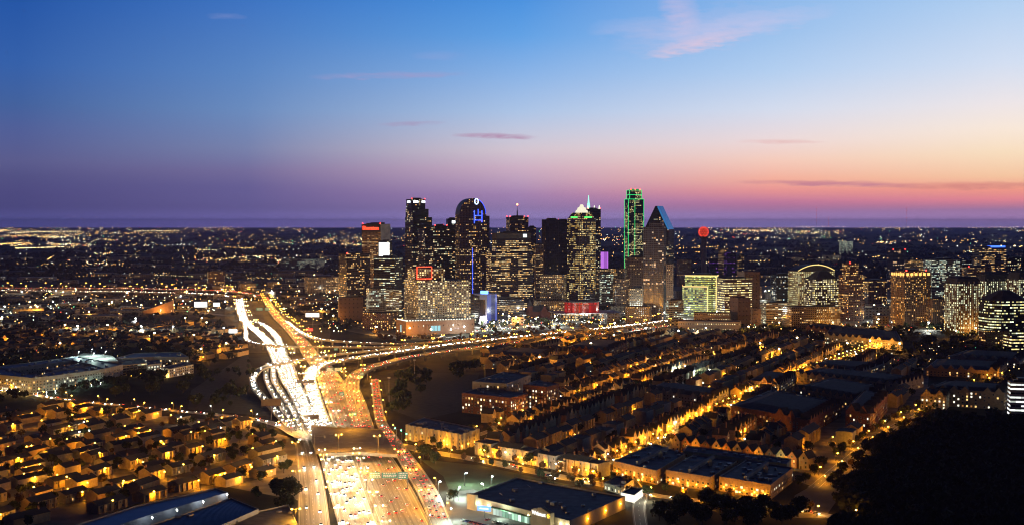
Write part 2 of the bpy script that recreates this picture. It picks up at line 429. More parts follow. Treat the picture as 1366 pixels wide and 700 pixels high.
def road(name, key, pts, m, zoff=.0, deck=False, barrier=True, dashes=True, step=10.0, occ=True, kerb=False):
    w = [tuple(P(p[0], p[1], p[2])) + (p[3],) for p in pts]
    pp = smooth(w, step); ln = Line(pp); ROADS[key] = ln
    b = MB(); bm = MB(); mk = MB(); n = len(pp); e = []
    for i in range(n):
        a, c = pp[max(i - 1, 0)], pp[min(i + 1, n - 1)]
        dx, dy = c[0] - a[0], c[1] - a[1]; l = math.hypot(dx, dy) or 1
        nx, ny = dy / l, -dx / l; e.append((pp[i][0], pp[i][1], max(pp[i][2], 0) + zoff, nx, ny, pp[i][3] / 2, ln.s[i]))
        if occ and pp[i][2] < 5: occupy(pp[i][0], pp[i][1], pp[i][3] / 2 + 3)
    def at(q, o, dz=0.0): return (q[0] + q[3] * o, q[1] + q[4] * o, q[2] + dz)
    for q, r in zip(e, e[1:]):
        h, k = q[5], r[5]
        b.face([at(q, -h), at(q, h), at(r, k), at(r, -k)], 0, [(-h, q[6]), (h, q[6]), (k, r[6]), (-k, r[6])])
        if deck:
            T = 1.6
            if q[2] > 1.5:
                b.face([at(q, h, -T), at(q, -h, -T), at(r, -k, -T), at(r, k, -T)], 1)
                b.face([at(q, h), at(q, h, -T), at(r, k, -T), at(r, k)], 1); b.face([at(q, -h, -T), at(q, -h), at(r, -k), at(r, -k, -T)], 1)
        for sgn in ((-1, 1) if barrier else ()):
            o1, o2, hh = (h + .05) * sgn, (h + .5) * sgn, .95
            p1, p2 = (k + .05) * sgn, (k + .5) * sgn; z0 = -.6 if deck else -.02
            z0 = -min(.6, q[2] + .02)
            bm.face([at(q, o1, hh), at(r, p1, hh), at(r, p2, hh), at(q, o2, hh)]); bm.face([at(q, o1, z0), at(r, p1, z0), at(r, p1, hh), at(q, o1, hh)])
            bm.face([at(q, o2, z0), at(r, p2, z0), at(r, p2, hh), at(q, o2, hh)])
        if kerb:
            for sgn in (-1, 1):
                bm.face([at(q, h * sgn, .12), at(r, k * sgn, .12), at(r, (k + 2) * sgn, .12), at(q, (h + 2) * sgn, .12)]); bm.face([at(q, h * sgn, 0), at(r, k * sgn, 0), at(r, k * sgn, .12), at(q, h * sgn, .12)])
    nl = max(1, int(round((sum(q[5] for q in e) / n * 2 - 2.5) / 3.6)))
    if dashes:
        d = 0.0
        while d < ln.len - 4:
            c, t, g_ = ln.at(d); c2, t2, g2 = ln.at(d + 3.5)
            hw = c[3] / 2 - 1.1
            for i in range(nl + 1):
                o = -hw + 2 * hw * i / nl
                if 0 < i < nl and (d % 12) > 3.6: continue
                nx, ny, wd = t[1], -t[0], .09
                z = max(c[2], 0) + zoff + .015; z2 = max(c2[2], 0) + zoff + .015; n2x, n2y = t2[1], -t2[0]
                mk.face([(c[0] + nx * (o - wd), c[1] + ny * (o - wd), z), (c[0] + nx * (o + wd), c[1] + ny * (o + wd), z), (c2[0] + n2x * (o + wd), c2[1] + n2y * (o + wd), z2), (c2[0] + n2x * (o - wd), c2[1] + n2y * (o - wd), z2)])
            d += 3.55
    o = setting(b.obj(name, [m, pier_m]))
    if bm.f: bm.obj('barrier' if barrier else 'kerb', barrier_m, o)
    if mk.f: mk.obj('lane_marking', paint, o)
    if deck:
        pr = MB(); d = 12.0
        while d < ln.len:
            c, t, g_ = ln.at(d)
            if c[2] > 4:
                r = math.atan2(t[1], t[0])
                a_, b_ = rect(c[0], c[1], 2.2, 1.8, r), rect(c[0], c[1], 2.2, c[3] * .8, r); zz = c[2] + zoff
                pr.prism(a_, 0, zz - 2.9, 0, None)
                for i in range(4): j = (i + 1) % 4; pr.face([a_[i] + (zz - 2.9,), a_[j] + (zz - 2.9,), b_[j] + (zz - 2.4,), b_[i] + (zz - 2.4,)])
                pr.prism(b_, zz - 2.4, zz - 1.61, 0, 0)
            d += 34
        if pr.f: pr.each('pier', pier_m, o)
    ln.lanes = nl; ln.zoff = zoff; return o
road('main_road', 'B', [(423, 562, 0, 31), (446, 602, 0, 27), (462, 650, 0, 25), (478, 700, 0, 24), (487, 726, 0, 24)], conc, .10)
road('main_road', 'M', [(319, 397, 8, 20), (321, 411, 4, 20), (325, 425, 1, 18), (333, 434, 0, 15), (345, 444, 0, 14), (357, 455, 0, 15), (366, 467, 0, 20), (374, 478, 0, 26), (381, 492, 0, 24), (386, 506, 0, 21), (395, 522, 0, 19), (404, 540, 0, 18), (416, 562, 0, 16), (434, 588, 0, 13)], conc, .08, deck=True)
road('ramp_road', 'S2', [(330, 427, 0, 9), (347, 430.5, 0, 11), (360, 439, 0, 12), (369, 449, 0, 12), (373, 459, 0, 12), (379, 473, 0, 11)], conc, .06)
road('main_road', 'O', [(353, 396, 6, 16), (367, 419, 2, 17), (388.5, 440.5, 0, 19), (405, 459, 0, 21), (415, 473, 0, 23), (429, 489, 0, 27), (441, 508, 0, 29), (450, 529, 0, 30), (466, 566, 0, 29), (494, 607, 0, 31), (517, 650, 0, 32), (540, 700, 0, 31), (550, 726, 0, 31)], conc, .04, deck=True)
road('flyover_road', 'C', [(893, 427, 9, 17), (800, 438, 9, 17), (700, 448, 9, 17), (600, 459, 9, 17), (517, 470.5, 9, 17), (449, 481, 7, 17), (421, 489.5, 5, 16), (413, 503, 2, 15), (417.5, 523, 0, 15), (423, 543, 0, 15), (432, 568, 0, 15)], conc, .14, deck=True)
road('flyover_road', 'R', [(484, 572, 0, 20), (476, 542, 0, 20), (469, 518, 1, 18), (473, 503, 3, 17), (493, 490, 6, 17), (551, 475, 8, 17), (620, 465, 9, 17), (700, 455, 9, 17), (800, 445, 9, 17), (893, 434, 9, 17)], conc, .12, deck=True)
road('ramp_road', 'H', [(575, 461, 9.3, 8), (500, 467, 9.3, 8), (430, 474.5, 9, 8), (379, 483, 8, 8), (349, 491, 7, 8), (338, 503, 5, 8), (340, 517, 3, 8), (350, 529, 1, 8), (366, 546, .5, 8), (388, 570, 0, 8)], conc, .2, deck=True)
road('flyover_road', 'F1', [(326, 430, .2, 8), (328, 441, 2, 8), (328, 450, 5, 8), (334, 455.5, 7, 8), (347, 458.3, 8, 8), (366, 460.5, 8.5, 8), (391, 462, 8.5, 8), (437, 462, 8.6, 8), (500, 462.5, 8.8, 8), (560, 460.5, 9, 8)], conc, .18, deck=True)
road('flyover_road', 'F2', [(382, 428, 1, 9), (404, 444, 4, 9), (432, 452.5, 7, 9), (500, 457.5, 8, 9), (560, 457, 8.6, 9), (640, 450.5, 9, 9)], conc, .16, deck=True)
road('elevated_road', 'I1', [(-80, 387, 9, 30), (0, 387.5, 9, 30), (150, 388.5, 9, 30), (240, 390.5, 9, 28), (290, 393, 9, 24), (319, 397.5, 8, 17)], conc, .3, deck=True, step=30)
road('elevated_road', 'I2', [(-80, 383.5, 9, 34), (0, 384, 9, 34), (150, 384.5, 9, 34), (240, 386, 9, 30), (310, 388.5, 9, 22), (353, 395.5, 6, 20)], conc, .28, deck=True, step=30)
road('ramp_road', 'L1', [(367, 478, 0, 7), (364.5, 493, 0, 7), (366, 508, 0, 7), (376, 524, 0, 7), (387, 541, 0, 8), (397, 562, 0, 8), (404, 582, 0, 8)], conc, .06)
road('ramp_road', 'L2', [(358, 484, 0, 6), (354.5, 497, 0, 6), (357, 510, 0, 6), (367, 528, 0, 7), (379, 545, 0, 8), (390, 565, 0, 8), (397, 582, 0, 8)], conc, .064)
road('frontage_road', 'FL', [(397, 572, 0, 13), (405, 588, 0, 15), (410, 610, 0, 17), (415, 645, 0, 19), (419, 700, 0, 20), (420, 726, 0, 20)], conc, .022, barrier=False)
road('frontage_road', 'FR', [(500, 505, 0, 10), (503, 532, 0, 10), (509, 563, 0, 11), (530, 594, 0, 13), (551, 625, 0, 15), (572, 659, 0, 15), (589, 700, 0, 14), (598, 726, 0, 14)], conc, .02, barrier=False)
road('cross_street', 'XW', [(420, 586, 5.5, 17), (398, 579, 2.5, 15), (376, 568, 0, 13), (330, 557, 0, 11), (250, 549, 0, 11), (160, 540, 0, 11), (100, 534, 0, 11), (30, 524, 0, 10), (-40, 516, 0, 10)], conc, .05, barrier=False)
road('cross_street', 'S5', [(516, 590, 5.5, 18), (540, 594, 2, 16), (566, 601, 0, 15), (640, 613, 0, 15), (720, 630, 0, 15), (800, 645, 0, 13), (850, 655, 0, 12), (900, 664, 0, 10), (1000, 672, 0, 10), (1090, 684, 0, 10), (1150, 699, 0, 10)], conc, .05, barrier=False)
road('lit_street', 'S1', [(775, 642, 0, 10), (822, 617, 0, 10), (880, 588, 0, 10), (965, 546, 0, 10), (1040, 512, 0, 10), (1115, 482, 0, 10), (1190, 456, 0, 10)], tar, .012, barrier=False)
road('side_street', 'S2r', [(575, 600, 0, 9), (645, 577, 0, 9), (700, 557, 0, 9), (760, 535, 0, 9), (822, 514, 0, 9), (880, 496, 0, 9), (960, 474, 0, 9)], tar, .008, barrier=False)
road('side_street', 'S4', [(1085, 650, 0, 9), (1130, 612, 0, 9), (1170, 582, 0, 9), (1225, 550, 0, 9), (1290, 520, 0, 9), (1340, 500, 0, 9)], tar, .006, barrier=False)
road('side_street', 'S6', [(855, 700, 0, 9), (852, 675, 0, 9), (856, 657, 0, 9), (838, 636, 0, 9), (822, 618, 0, 9)], tar, .01, barrier=False)
road('downtown_street', 'D1', [(520, 447, 0, 13), (640, 440, 0, 13), (760, 430, 0, 13), (880, 421, 0, 14), (960, 412, 0, 14)], tar, .01, barrier=False)
road('downtown_street', 'D2', [(895, 440, 0, 14), (960, 432, 0, 14), (1040, 428, 0, 14), (1110, 432, 0, 14), (1220, 437, 0, 12)], tar, .012, barrier=False)
road('boulevard', 'D3', [(1200, 425, 0, 16), (1228, 440, 0, 14), (1248, 452, 0, 12)], tar, .014, barrier=False)
road('far_road', 'D4', [(200, 399, 0, 14), (300, 401, 0, 14), (420, 402, 0, 14), (450, 400, 0, 14)], tar, .012, barrier=False, dashes=False, step=40)
road('far_road', 'D5', [(0, 406, 0, 14), (100, 405, 0, 14), (200, 410, 0, 14), (300, 420, 0, 14)], tar, .012, barrier=False, dashes=False, step=40)
road('far_road', 'D6', [(380, 436, 0, 12), (430, 431, 0, 12), (470, 437, 0, 12), (530, 447, 0, 12)], tar, .012, barrier=False, dashes=False, step=40)
for k in ('B', 'M', 'O', 'FL'):
    pass
# bridge carrying the cross street over the motorway
b = MB(); Zb = 6.6
pts = [P(x, y, Zb) for x, y in ((421, 602), (432, 605.5), (480, 604), (529, 607), (520, 590), (510, 573), (460, 571), (415, 568), (416, 585))]
a = sum((pts[i].x * pts[(i + 1) % 9].y - pts[(i + 1) % 9].x * pts[i].y) for i in range(9))
pts = pts if a > 0 else pts[::-1]
b.prism([(p.x, p.y) for p in pts], Zb - 1.5, Zb, 1, 0, bottom=True)
bd = thing('road_bridge', 'concrete road bridge crossing over the motorway, dark deck with signals', 'bridge', (0, 0, 0))
b.obj('deck', [mat('bridge_asphalt', (.20, .18, .155), .8, var=.3, scale=.1), pier_m], bd)
rl = MB()
for i in range(9):
    q, r = pts[i], pts[(i + 1) % 9]; dirx = (r - q)
    mid = (q + r) / 2; px, py = proj(mid.x, mid.y, Zb)
    if px < 420 and 570 < py < 600 or px > 512 and 575 < py < 605: continue
    n_ = Vector((dirx.y, -dirx.x, 0)).normalized() * .3
    rl.prism([(q.x - n_.x, q.y - n_.y), (q.x + n_.x, q.y + n_.y), (r.x + n_.x, r.y + n_.y), (r.x - n_.x, r.y - n_.y)][::-1], Zb - .3, Zb + 1.0, 0, 0)
rl.each('railing', barrier_m, bd)
pr = MB()
for px, py in ((452, 575), (462, 575), (485, 588), (482, 602), (470, 589)):
    p = P(px, py, 0); pr.bar((p.x, p.y, 0), (p.x, p.y, Zb - 1.5), .8, 0, 8)
pr.each('pier', pier_m, bd)
mk = MB()
for k in range(7):
    for (x0, y0), (x1, y1) in (((425, 578), (512, 582)), ((428, 596), (520, 599)), ((424, 588), (516, 590.5))):
        t0, t1 = k / 7 + .02, k / 7 + .08
        a, c = P(x0 + (x1 - x0) * t0, y0 + (y1 - y0) * t0, Zb + .02), P(x0 + (x1 - x0) * t1, y0 + (y1 - y0) * t1, Zb + .02)
        mk.face([a + Vector((0, -.15, 0)), c + Vector((0, -.15, 0)), c + Vector((0, .15, 0)), a + Vector((0, .15, 0))])
mk.each('lane_marking', paint, bd)
# ------------------------------------------------------------------ towers
roof_d = mat('roof_dark', (.07, .07, .08), .8, var=.4, scale=.1)
roof_b = mat('roof_pale', (.22, .22, .24), .8, var=.4, scale=.1)
metal_d = mat('dark_metal', (.06, .06, .065), .5, .6)
stone_w = mat('stone_pale', (.38, .36, .34), .8, scale=.1)
red_dot = glow('beacon_red', (1, .03, .02), 14)
red_neon = glow('neon_red', (1, .06, .02), 3.2)
green_neon = glow('neon_green', (.03, 1, .24), 1.0)
blue_neon = glow('neon_blue', (.03, .08, 1), 3.4)
white_lit = glow('sign_white', (1, .97, .9), 1.7)
cool_lit = glow('lamp_white', (.85, .95, 1), 3)
warm_lit = glow('band_warm', (1, .72, .24), 1.35)
class T: pass
def tower(name, label, cat, xl, xr, yt, yb, m, rot=25, ratio=.8, tiers=None, roof=None, mech=True, beacon=0, parapet=True, D=None, group=None, poly=None, wing=None, fins=0, podium=None):
    t = T(); th = R(rot); p = P((xl + xr) / 2, yb)
    d0 = D if D else p.y
    W = (xr - xl) / F * d0
    t.w = W / (math.cos(th) + ratio * abs(math.sin(th))); t.dp = t.w * ratio
    t.d = d0 + (t.w * abs(math.sin(th)) + t.dp * math.cos(th)) / 2
    t.x = xat((xl + xr) / 2, t.d, 80); t.h = zat(yt, t.d); t.rot = th
    t.root = thing(name, label, cat, (t.x, t.d, 0), th, group)
    occupy(t.x, t.d, max(t.w, t.dp) * .6)
    fb, rb, pb = MB(), MB(), MB(); z0 = -.5; seq = [(yt, 1, 1, 0, 0)] if not tiers else tiers
    seq = sorted(seq, key=lambda q: -q[0])
    for i, (y, sx_, sy_, ox, oy) in enumerate(seq):
        z1 = zat(y, t.d); w, d = t.w * sx_, t.dp * sy_; cx, cy_ = ox * t.w, oy * t.dp
        pl = [(cx + a * w, cy_ + b_ * d) for a, b_ in poly] if poly else rect(cx, cy_, w, d)
        fb.prism(pl, z0, z1, 0, None)
        ins = [(cx + (q[0] - cx) * .985, cy_ + (q[1] - cy_) * .985) for q in pl]
        fb.face([(q[0], q[1], z1 - 1.1) for q in ins], 1)
        n = len(pl)
        for k in range(n):
            a, c, e, f_ = pl[k], pl[(k + 1) % n], ins[(k + 1) % n], ins[k]
            rb.face([(a[0], a[1], z1), (c[0], c[1], z1), (e[0], e[1], z1), (f_[0], f_[1], z1)]); rb.face([(f_[0], f_[1], z1), (e[0], e[1], z1), (e[0], e[1], z1 - 1.1), (f_[0], f_[1], z1 - 1.1)])
        if fins:
            for k in range(n):
                a, c = pl[k], pl[(k + 1) % n]; l = math.dist(a, c); m_ = int(l / fins); nx, ny = (c[1] - a[1]) / l, -(c[0] - a[0]) / l
                for j in range(m_ + 1):
                    q = (a[0] + (c[0] - a[0]) * j / m_, a[1] + (c[1] - a[1]) * j / m_)
                    rb.box(q[0] + nx * .35, q[1] + ny * .35, max(z0, 5), .5, .5, z1 - max(z0, 5) + .4, 0, math.atan2(ny, nx))
        z0 = z1 - 1.0; top = (cx, cy_, w, d, z1)
    fb.obj('facade', [m, roof or roof_d], t.root)
    rb.obj('parapet' if not fins else 'mullion', mat('trim_' + m.name, tuple(MATCOL.get(m.name, (.2, .18, .17))), .8), t.root)
    if mech:
        cx, cy_, w, d, z1 = top
        pb.box(cx + w * .05, cy_ + d * .08, z1 - 1.1, w * .5, d * .5, 4.6, 0); pb.box(cx - w * .28, cy_ - d * .2, z1 - 1.1, w * .16, d * .22, 3, 0)
        for k in range(4): pb.bar((cx + w * (.3 - .05 * k), cy_ - d * .3, z1 - 1.1), (cx + w * (.3 - .05 * k), cy_ - d * .3, z1 + 1.5), 1.0, 0, 8)
        pb.each('roof_unit', metal_d, t.root)
    t.top = top
    if beacon:
        cx, cy_, w, d, z1 = top; bb = MB()
        for k, (a, b_) in enumerate(((-.47, -.47), (.47, -.47), (.47, .47), (-.47, .47))[:beacon]):
            bb.ball((cx + a * w, cy_ + b_ * d, z1 + 1.2), 1.25)
        bb.each('beacon', red_dot, t.root)
    return t
MATCOL = {}
def fc(name, wall, **k):
    MATCOL[name] = lin(wall)[:3]; return facade(name, wall, **k)
brown = fc('glass_brown', '#2e2228', bay=3.2, floor=3.9, lit=.32, s=1.4, wf=.62, hf=.5)
darkg = fc('glass_dark', '#16141e', bay=3.2, floor=3.9, lit=.24, s=1.4, wf=.8, hf=.55, ca='#ffb45a', cb='#d8e8c8')
ribbon = fc('ribbon_dark', '#1e1a20', bay=4.0, floor=3.9, lit=.30, s=1.3, wf=.96, hf=.42, row=.9, zone=.6, ca='#ffd27a', cb='#d8f0e0', pair=.9)
granite = fc('granite_red', '#3c2c40', bay=3.4, floor=3.9, lit=.30, s=1.5, wf=.52, hf=.48)
tanh = fc('hotel_tan', '#8a7264', bay=3.6, floor=3.4, lit=.38, s=1.3, wf=.6, hf=.4, row=.5)
cream = fc('resi_cream', '#8c8478', bay=4.6, floor=3.8, lit=.40, s=2.0, wf=.56, hf=.5, row=.1, zone=.5, ca='#ffcc6a', cb='#fff0c4', pair=.15)
yell = fc('office_yellow', '#2c2226', bay=3.3, floor=3.9, lit=.52, s=1.3, wf=.9, hf=.44, row=.85, zone=.8, ca='#ffb860', cb='#ffe8b0', pair=.7)
chase = fc('chase_granite', '#2c2430', bay=3.4, floor=4.0, lit=.54, s=1.7, wf=.46, hf=.5, row=.5, zone=.75, ca='#ffc052', cb='#fff0ae', pair=.35)
finned = fc('finned_dark', '#241c2c', bay=2.6, floor=4.0, lit=.05, s=1.2, wf=.5, hf=.8, zone=1)
grn = fc('glass_teal', '#1c2c30', bay=2.6, floor=3.9, lit=.42, s=1.0, wf=.75, hf=.5, ca='#ffd880', cb='#f0f4c0', glass='#0a1a20')
museum = fc('resi_white', '#5c6884', bay=4.0, floor=3.6, lit=.16, s=1.2, wf=.86, hf=.72, ca='#ffb060', cb='#ffe6c0', glass='#3c3a4a', zone=.9)
blueg = fc('glass_blue', '#141c2c', bay=3.0, floor=3.9, lit=.26, s=1.2, wf=.8, hf=.5, ca='#ffd890', cb='#d0ecff', glass='#0a1420')
whiteo = fc('office_white', '#9a9a98', bay=3.2, floor=3.9, lit=.55, s=1.25, wf=.8, hf=.46, row=.4, zone=.6, ca='#fff0c0', cb='#d8fff0')
tan = fc('plain_tan', '#8a6a52', bay=4, floor=4, lit=.22, s=1.2, wf=.4, hf=.4)
brick = fc('resi_brick', '#5c4038', bay=3.8, floor=3.5, lit=.36, s=2.0, wf=.46, hf=.5, ca='#ffb044', cb='#ffdc9a')
garage = fc('garage_deck', '#9c8c78', bay=6, floor=3.2, lit=.5, s=1.2, wf=.85, hf=.45, ca='#ffd890', cb='#f4ffe0', row=.5)
cresc = fc('crescent_stone', '#8a7c6c', bay=4.2, floor=3.8, lit=.62, s=1.6, wf=.42, hf=.66, row=.1, zone=.3, ca='#fff0b0', cb='#f0ffd8', pair=.2)
green_o = fc('office_green', '#6c7060', bay=3.6, floor=4.2, lit=.8, s=1.05, wf=.92, hf=.5, row=.1, zone=.2, ca='#f4e860', cb='#d4f0a0')
tanlow = fc('low_tan', '#80705c', bay=4, floor=3.6, lit=.4, s=1.4, wf=.5, hf=.5)
# Sheraton slab
t = tower('hotel_tower', 'pale hotel slab tower with a red lit name sign along its dark crown', 'skyscraper', 483, 520.5, 299, 402, tanh, rot=-28, ratio=.75, D=2650, beacon=2)
h = t.h; b = MB(); b.box(0, -t.dp / 2 - .3, h - 17, t.w * 1.0, .6, 16.5); b.obj('sign_band', metal_d, t.root)
text('sign', 'Sheraton', 11.5, red_neon, t.root, (-t.w * .02, -t.dp / 2 - .9, h - 9), (R(90), 0, 0), .25, bold=.25)
b = MB(); b.box(t.w / 2 + .4, 0, -1, .5, t.dp * 1.0, h + .5); b.obj('end_wall', stone_w, t.root)
# lit screen on the building beside it
t = tower('screen_building', 'small dark building carrying a glaring white lit screen', 'building', 505, 523, 322, 400, darkg, rot=-10, ratio=.6, D=2560)
b = MB(); z0, z1 = zat(343, t.d), zat(323.5, t.d); b.box(0, -t.dp / 2 - .6, z0, t.w * .86, 1.0, z1 - z0); b.obj('screen', glow('screen_white', (1, .98, .95), 2.4), t.root)
tower('office_tower', 'squat brown office tower left of the hotel slab with scattered lit windows', 'skyscraper', 451, 495, 338, 406, brown, rot=28, ratio=.9, D=2500, beacon=1)
tower('office_block', 'black glass block with thin horizontal lights below the white screen', 'office building', 499, 537, 343, 393, ribbon, rot=-20, ratio=.8, D=2420)
t = tower('office_tower', 'stepped dark tower with white lights on its notched crown', 'skyscraper', 540, 577, 266, 396, darkg, rot=28, ratio=.9, D=2950, beacon=2,
      tiers=[(290, 1, 1, 0, 0), (279, .86, .84, -.06, .04), (266, .70, .72, -.12, .06)])
cx, cyy, w, d, z1 = t.top; b = MB()
b.box(cx - w * .2, cyy - d / 2 - .6, z1 - 9, w * .35, 1, 5); b.box(cx + w * .36, cyy - d / 2 - .6, z1 - 9, w * .25, 1, 5); b.box(cx - w / 2 - .6, cyy, z1 - 9, 1, d * .5, 5); b.each('crown_light', cool_lit, t.root)
tower('office_tower', 'broad black office tower with few lit windows beside the stepped tower', 'skyscraper', 557, 609, 305, 396, darkg, rot=22, ratio=.7, D=2780, beacon=3, tiers=[(305, 1, 1, 0, 0), (301, .4, .5, .1, .1)])
t = tower('office_tower', 'slim dark tower with a white lit corner seen behind the vaulted tower', 'skyscraper', 595, 610, 292, 385, darkg, rot=15, ratio=.8, D=3200)
b = MB(); b.box(t.w * .2, -t.dp / 2 - .6, t.h - 12, t.w * .5, 1, 7); b.each('crown_light', cool_lit, t.root)
# barrel vaulted tower
D = 2720; xl, xr = 606.5, 649; w = (xr - xl) / F * D / (math.cos(R(14)) + .8 * math.sin(R(14))); dp = w * .8
cxw = xat(628, D + dp / 2, 90); root = thing('vaulted_tower', 'tall granite tower with a barrel vaulted top and blue neon figures', 'skyscraper', (cxw, D + dp / 2, 0), R(14))
occupy(cxw, D + dp / 2, w * .6)
za = zat(286, D); zt = zat(264.5, D); prof = [(-w / 2, za)] + [(w / 2 * -math.cos(math.pi * i / 14), za + (zt - za) * math.sin(math.pi * i / 14)) for i in range(1, 14)] + [(w / 2, za)]
b = MB(); y0, y1 = -dp / 2, dp / 2
b.prism(rect(0, 0, w, dp), -.5, za, 0, None)
b.face([(x, y0, z) for x, z in prof][::-1], 0, [(x + w / 2, z) for x, z in prof][::-1]); b.face([(x, y1, z) for x, z in prof], 0, [(x + w / 2, z) for x, z in prof])
for (xa, z_a), (xb, z_b) in zip(prof, prof[1:]): b.face([(xa, y0, z_a), (xb, y0, z_b), (xb, y1, z_b), (xa, y1, z_a)], 1)
b.obj('facade', [granite, metal_d], root)
b = MB(); ws = w * .17; hz = zat(288, D)
b.prism(rect(w / 2 + ws / 2, dp * .12, ws, dp * .7), -.5, hz, 0, 1); b.obj('side_wing', [granite, roof_d], root)
b = MB(); sh = w * .22; b.prism(rect(0, y0 - 3, w * .62, 6), -.5, zat(330, D), 0, 1); b.obj('entrance_bay', [granite, roof_d], root)
b = MB(); cz = zat(269, D); yy = y0 - .8; cxn = w * .13
for i in range(14):
    a0, a1 = 2 * math.pi * i / 14, 2 * math.pi * (i + 1) / 14
    b.bar((cxn + 4 * math.cos(a0), yy, cz + 6 * math.sin(a0)), (cxn + 4 * math.cos(a1), yy, cz + 6 * math.sin(a1)), 1.0)
b.obj('neon_ring', glow('neon_ice', (.5, .65, 1), 3.5), root)
b = MB(); zt_, zb_ = zat(281, D), zat(298, D); s = w * .14; k = w * .19
for x in (k - s, k + s): b.bar((x, yy, zb_ - (0 if x < k else -2)), (x, yy, zt_), 1.0)
for q in (.25, .6): b.bar((k - s, yy, zb_ + (zt_ - zb_) * q), (k + s, yy, zb_ + (zt_ - zb_) * q), .8)
b.bar((k, yy, zb_ + (zt_ - zb_) * .6), (k, yy, zt_ + 3), .8)
for i in range(10):
    a0, a1 = math.pi * i / 22, math.pi * (i + 1) / 22
    b.bar((w * .48 * math.sin(math.pi / 2 - a0) , yy, za + (zt - za) * math.sin(a0)), (w * .48 * math.sin(math.pi / 2 - a1), yy, za + (zt - za) * math.sin(a1)), .35)
b.bar((-w * .04, y0 - 6.6, 20), (-w * .04, y0 - 6.6, zat(331, D)), .55); b.bar((w * .30, y0 - .8, zat(396, D)), (w * .30, y0 - .8, zat(371, D)), .9)
b.obj('neon_tube', blue_neon, root)
# broad stepped office with yellow floors
t = tower('office_tower', 'broad brown office tower with many rows of yellow lit floors', 'skyscraper', 648, 711, 311, 405, yell, rot=18, ratio=.45, D=2620, tiers=[(336, 1, 1, 0, 0), (311, .84, .8, .06, .05)])
b = MB(); cx, cyy, w, d, z1 = t.top; b.box(cx, cyy, z1 - 11, w * 1.006, d * 1.006, 11.2); b.obj('crown_band', metal_d, t.root)
b = MB(); b.box(cx + w * .32, cyy - d / 2 - .9, z1 - 9, 8, .6, 6.5); b.obj('sign', cool_lit, t.root)
# masted tower behind
t = tower('masted_tower', 'dark square tower topped by a thin red lit mast', 'skyscraper', 675, 705, 289.5, 385, granite, rot=12, ratio=.9, D=3050, beacon=4)
b = MB(); z = t.h; b.bar((0, 0, z), (0, 0, z + 16), 2.2, 0, 6, 1.4); b.bar((0, 0, z + 16), (0, 0, zat(272, t.d)), .8, 0, 6, .3); b.obj('mast', metal_d, t.root)
b = MB(); b.ball((0, 0, zat(273, t.d)), 2.4); b.obj('mast_light', glow('mast_light', (1, .25, .1), 8), t.root)
tower('office_tower', 'narrow violet grey tower right of the masted tower', 'skyscraper', 703, 715, 303, 380, granite, rot=10, ratio=.9, D=3150)
tower('office_block', 'low pale slab with small yellow windows under the finned towers', 'office building', 713, 725, 326, 378, tanh, rot=10, ratio=.9, D=2900)
t = tower('finned_tower', 'black slab tower with tall vertical fins and hardly any light', 'skyscraper', 723, 747, 293, 385, finned, rot=18, ratio=.7, D=2980, fins=4.5)
tower('finned_tower', 'second black finned slab half hidden by the pyramid crowned tower', 'skyscraper', 741, 760, 294, 385, finned, rot=18, ratio=.7, D=3080, fins=4.5, beacon=2)
# pyramid crowned tower
D = 2660
t = tower('crowned_tower', 'dark tower of square yellow windows under a white lit stepped crown', 'skyscraper', 754.5, 797, 291, 412, chase, rot=38, ratio=1.0, D=D, mech=False,
          poly=[(-.38, -.5), (.38, -.5), (.5, -.38), (.5, .38), (.38, .5), (-.38, .5), (-.5, .38), (-.5, -.38)])
b = MB(); h = t.h; w = t.w; za, zb, zc = zat(284, t.d), zat(277, t.d), zat(273, t.d)
def frus(b, a0, a1, z0, z1, mi=0):
    p0, p1 = rect(0, 0, a0, a0), rect(0, 0, a1, a1)
    for i in range(4):
        j = (i + 1) % 4; b.face([p0[i] + (z0,), p0[j] + (z0,), p1[j] + (z1,), p1[i] + (z1,)], mi, [(0, z0), (a0, z0), (a0, z1), (0, z1)])
frus(b, w * .86, w * .60, h - 1, za); b.obj('crown_slope', chase, t.root)
b = MB(); frus(b, w * .42, w * .36, za - 1, (za + zb) / 2); frus(b, w * .30, w * .24, (za + zb) / 2, zb); frus(b, w * .16, w * .08, zb, zc); b.obj('crown_lantern', glow('crown_white', (1, .95, .7), 1.0), t.root)
b = MB()
for s_ in (1, -1):
    b.box(0, s_ * (w * .44), h - 2.4, w * .42, .8, 5.2); b.box(s_ * (w * .44), 0, h - 2.4, .8, w * .42, 5.2)
b.each('crown_stripe', glow('neon_green_bar', (.08, 1, .12), 2.4), t.root)
t = tower('spired_tower', 'dark tower behind with lit corner turrets and a green glowing spire', 'skyscraper', 776, 801, 279, 385, darkg, rot=20, ratio=1, D=3050, beacon=2)
b = MB(); h = t.h; b.bar((-t.w * .2, 0, h), (-t.w * .2, 0, h + 13), 4.2, 0, 8, 3.0); b.bar((-t.w * .2, 0, h + 13), (-t.w * .2, 0, zat(261, t.d)), 2.4, 0, 6, .5); b.obj('spire', glow('spire_green', (.25, 1, .55), 2.0), t.root)
b = MB()
for x in (-.42, .42):
    for y in (-.42, .42): b.bar((x * t.w, y * t.dp, h), (x * t.w, y * t.dp, h + 9), 2.6, 0, 6, .8)
b.each('turret', glow('turret_white', (.9, 1, .75), 1.3), t.root)
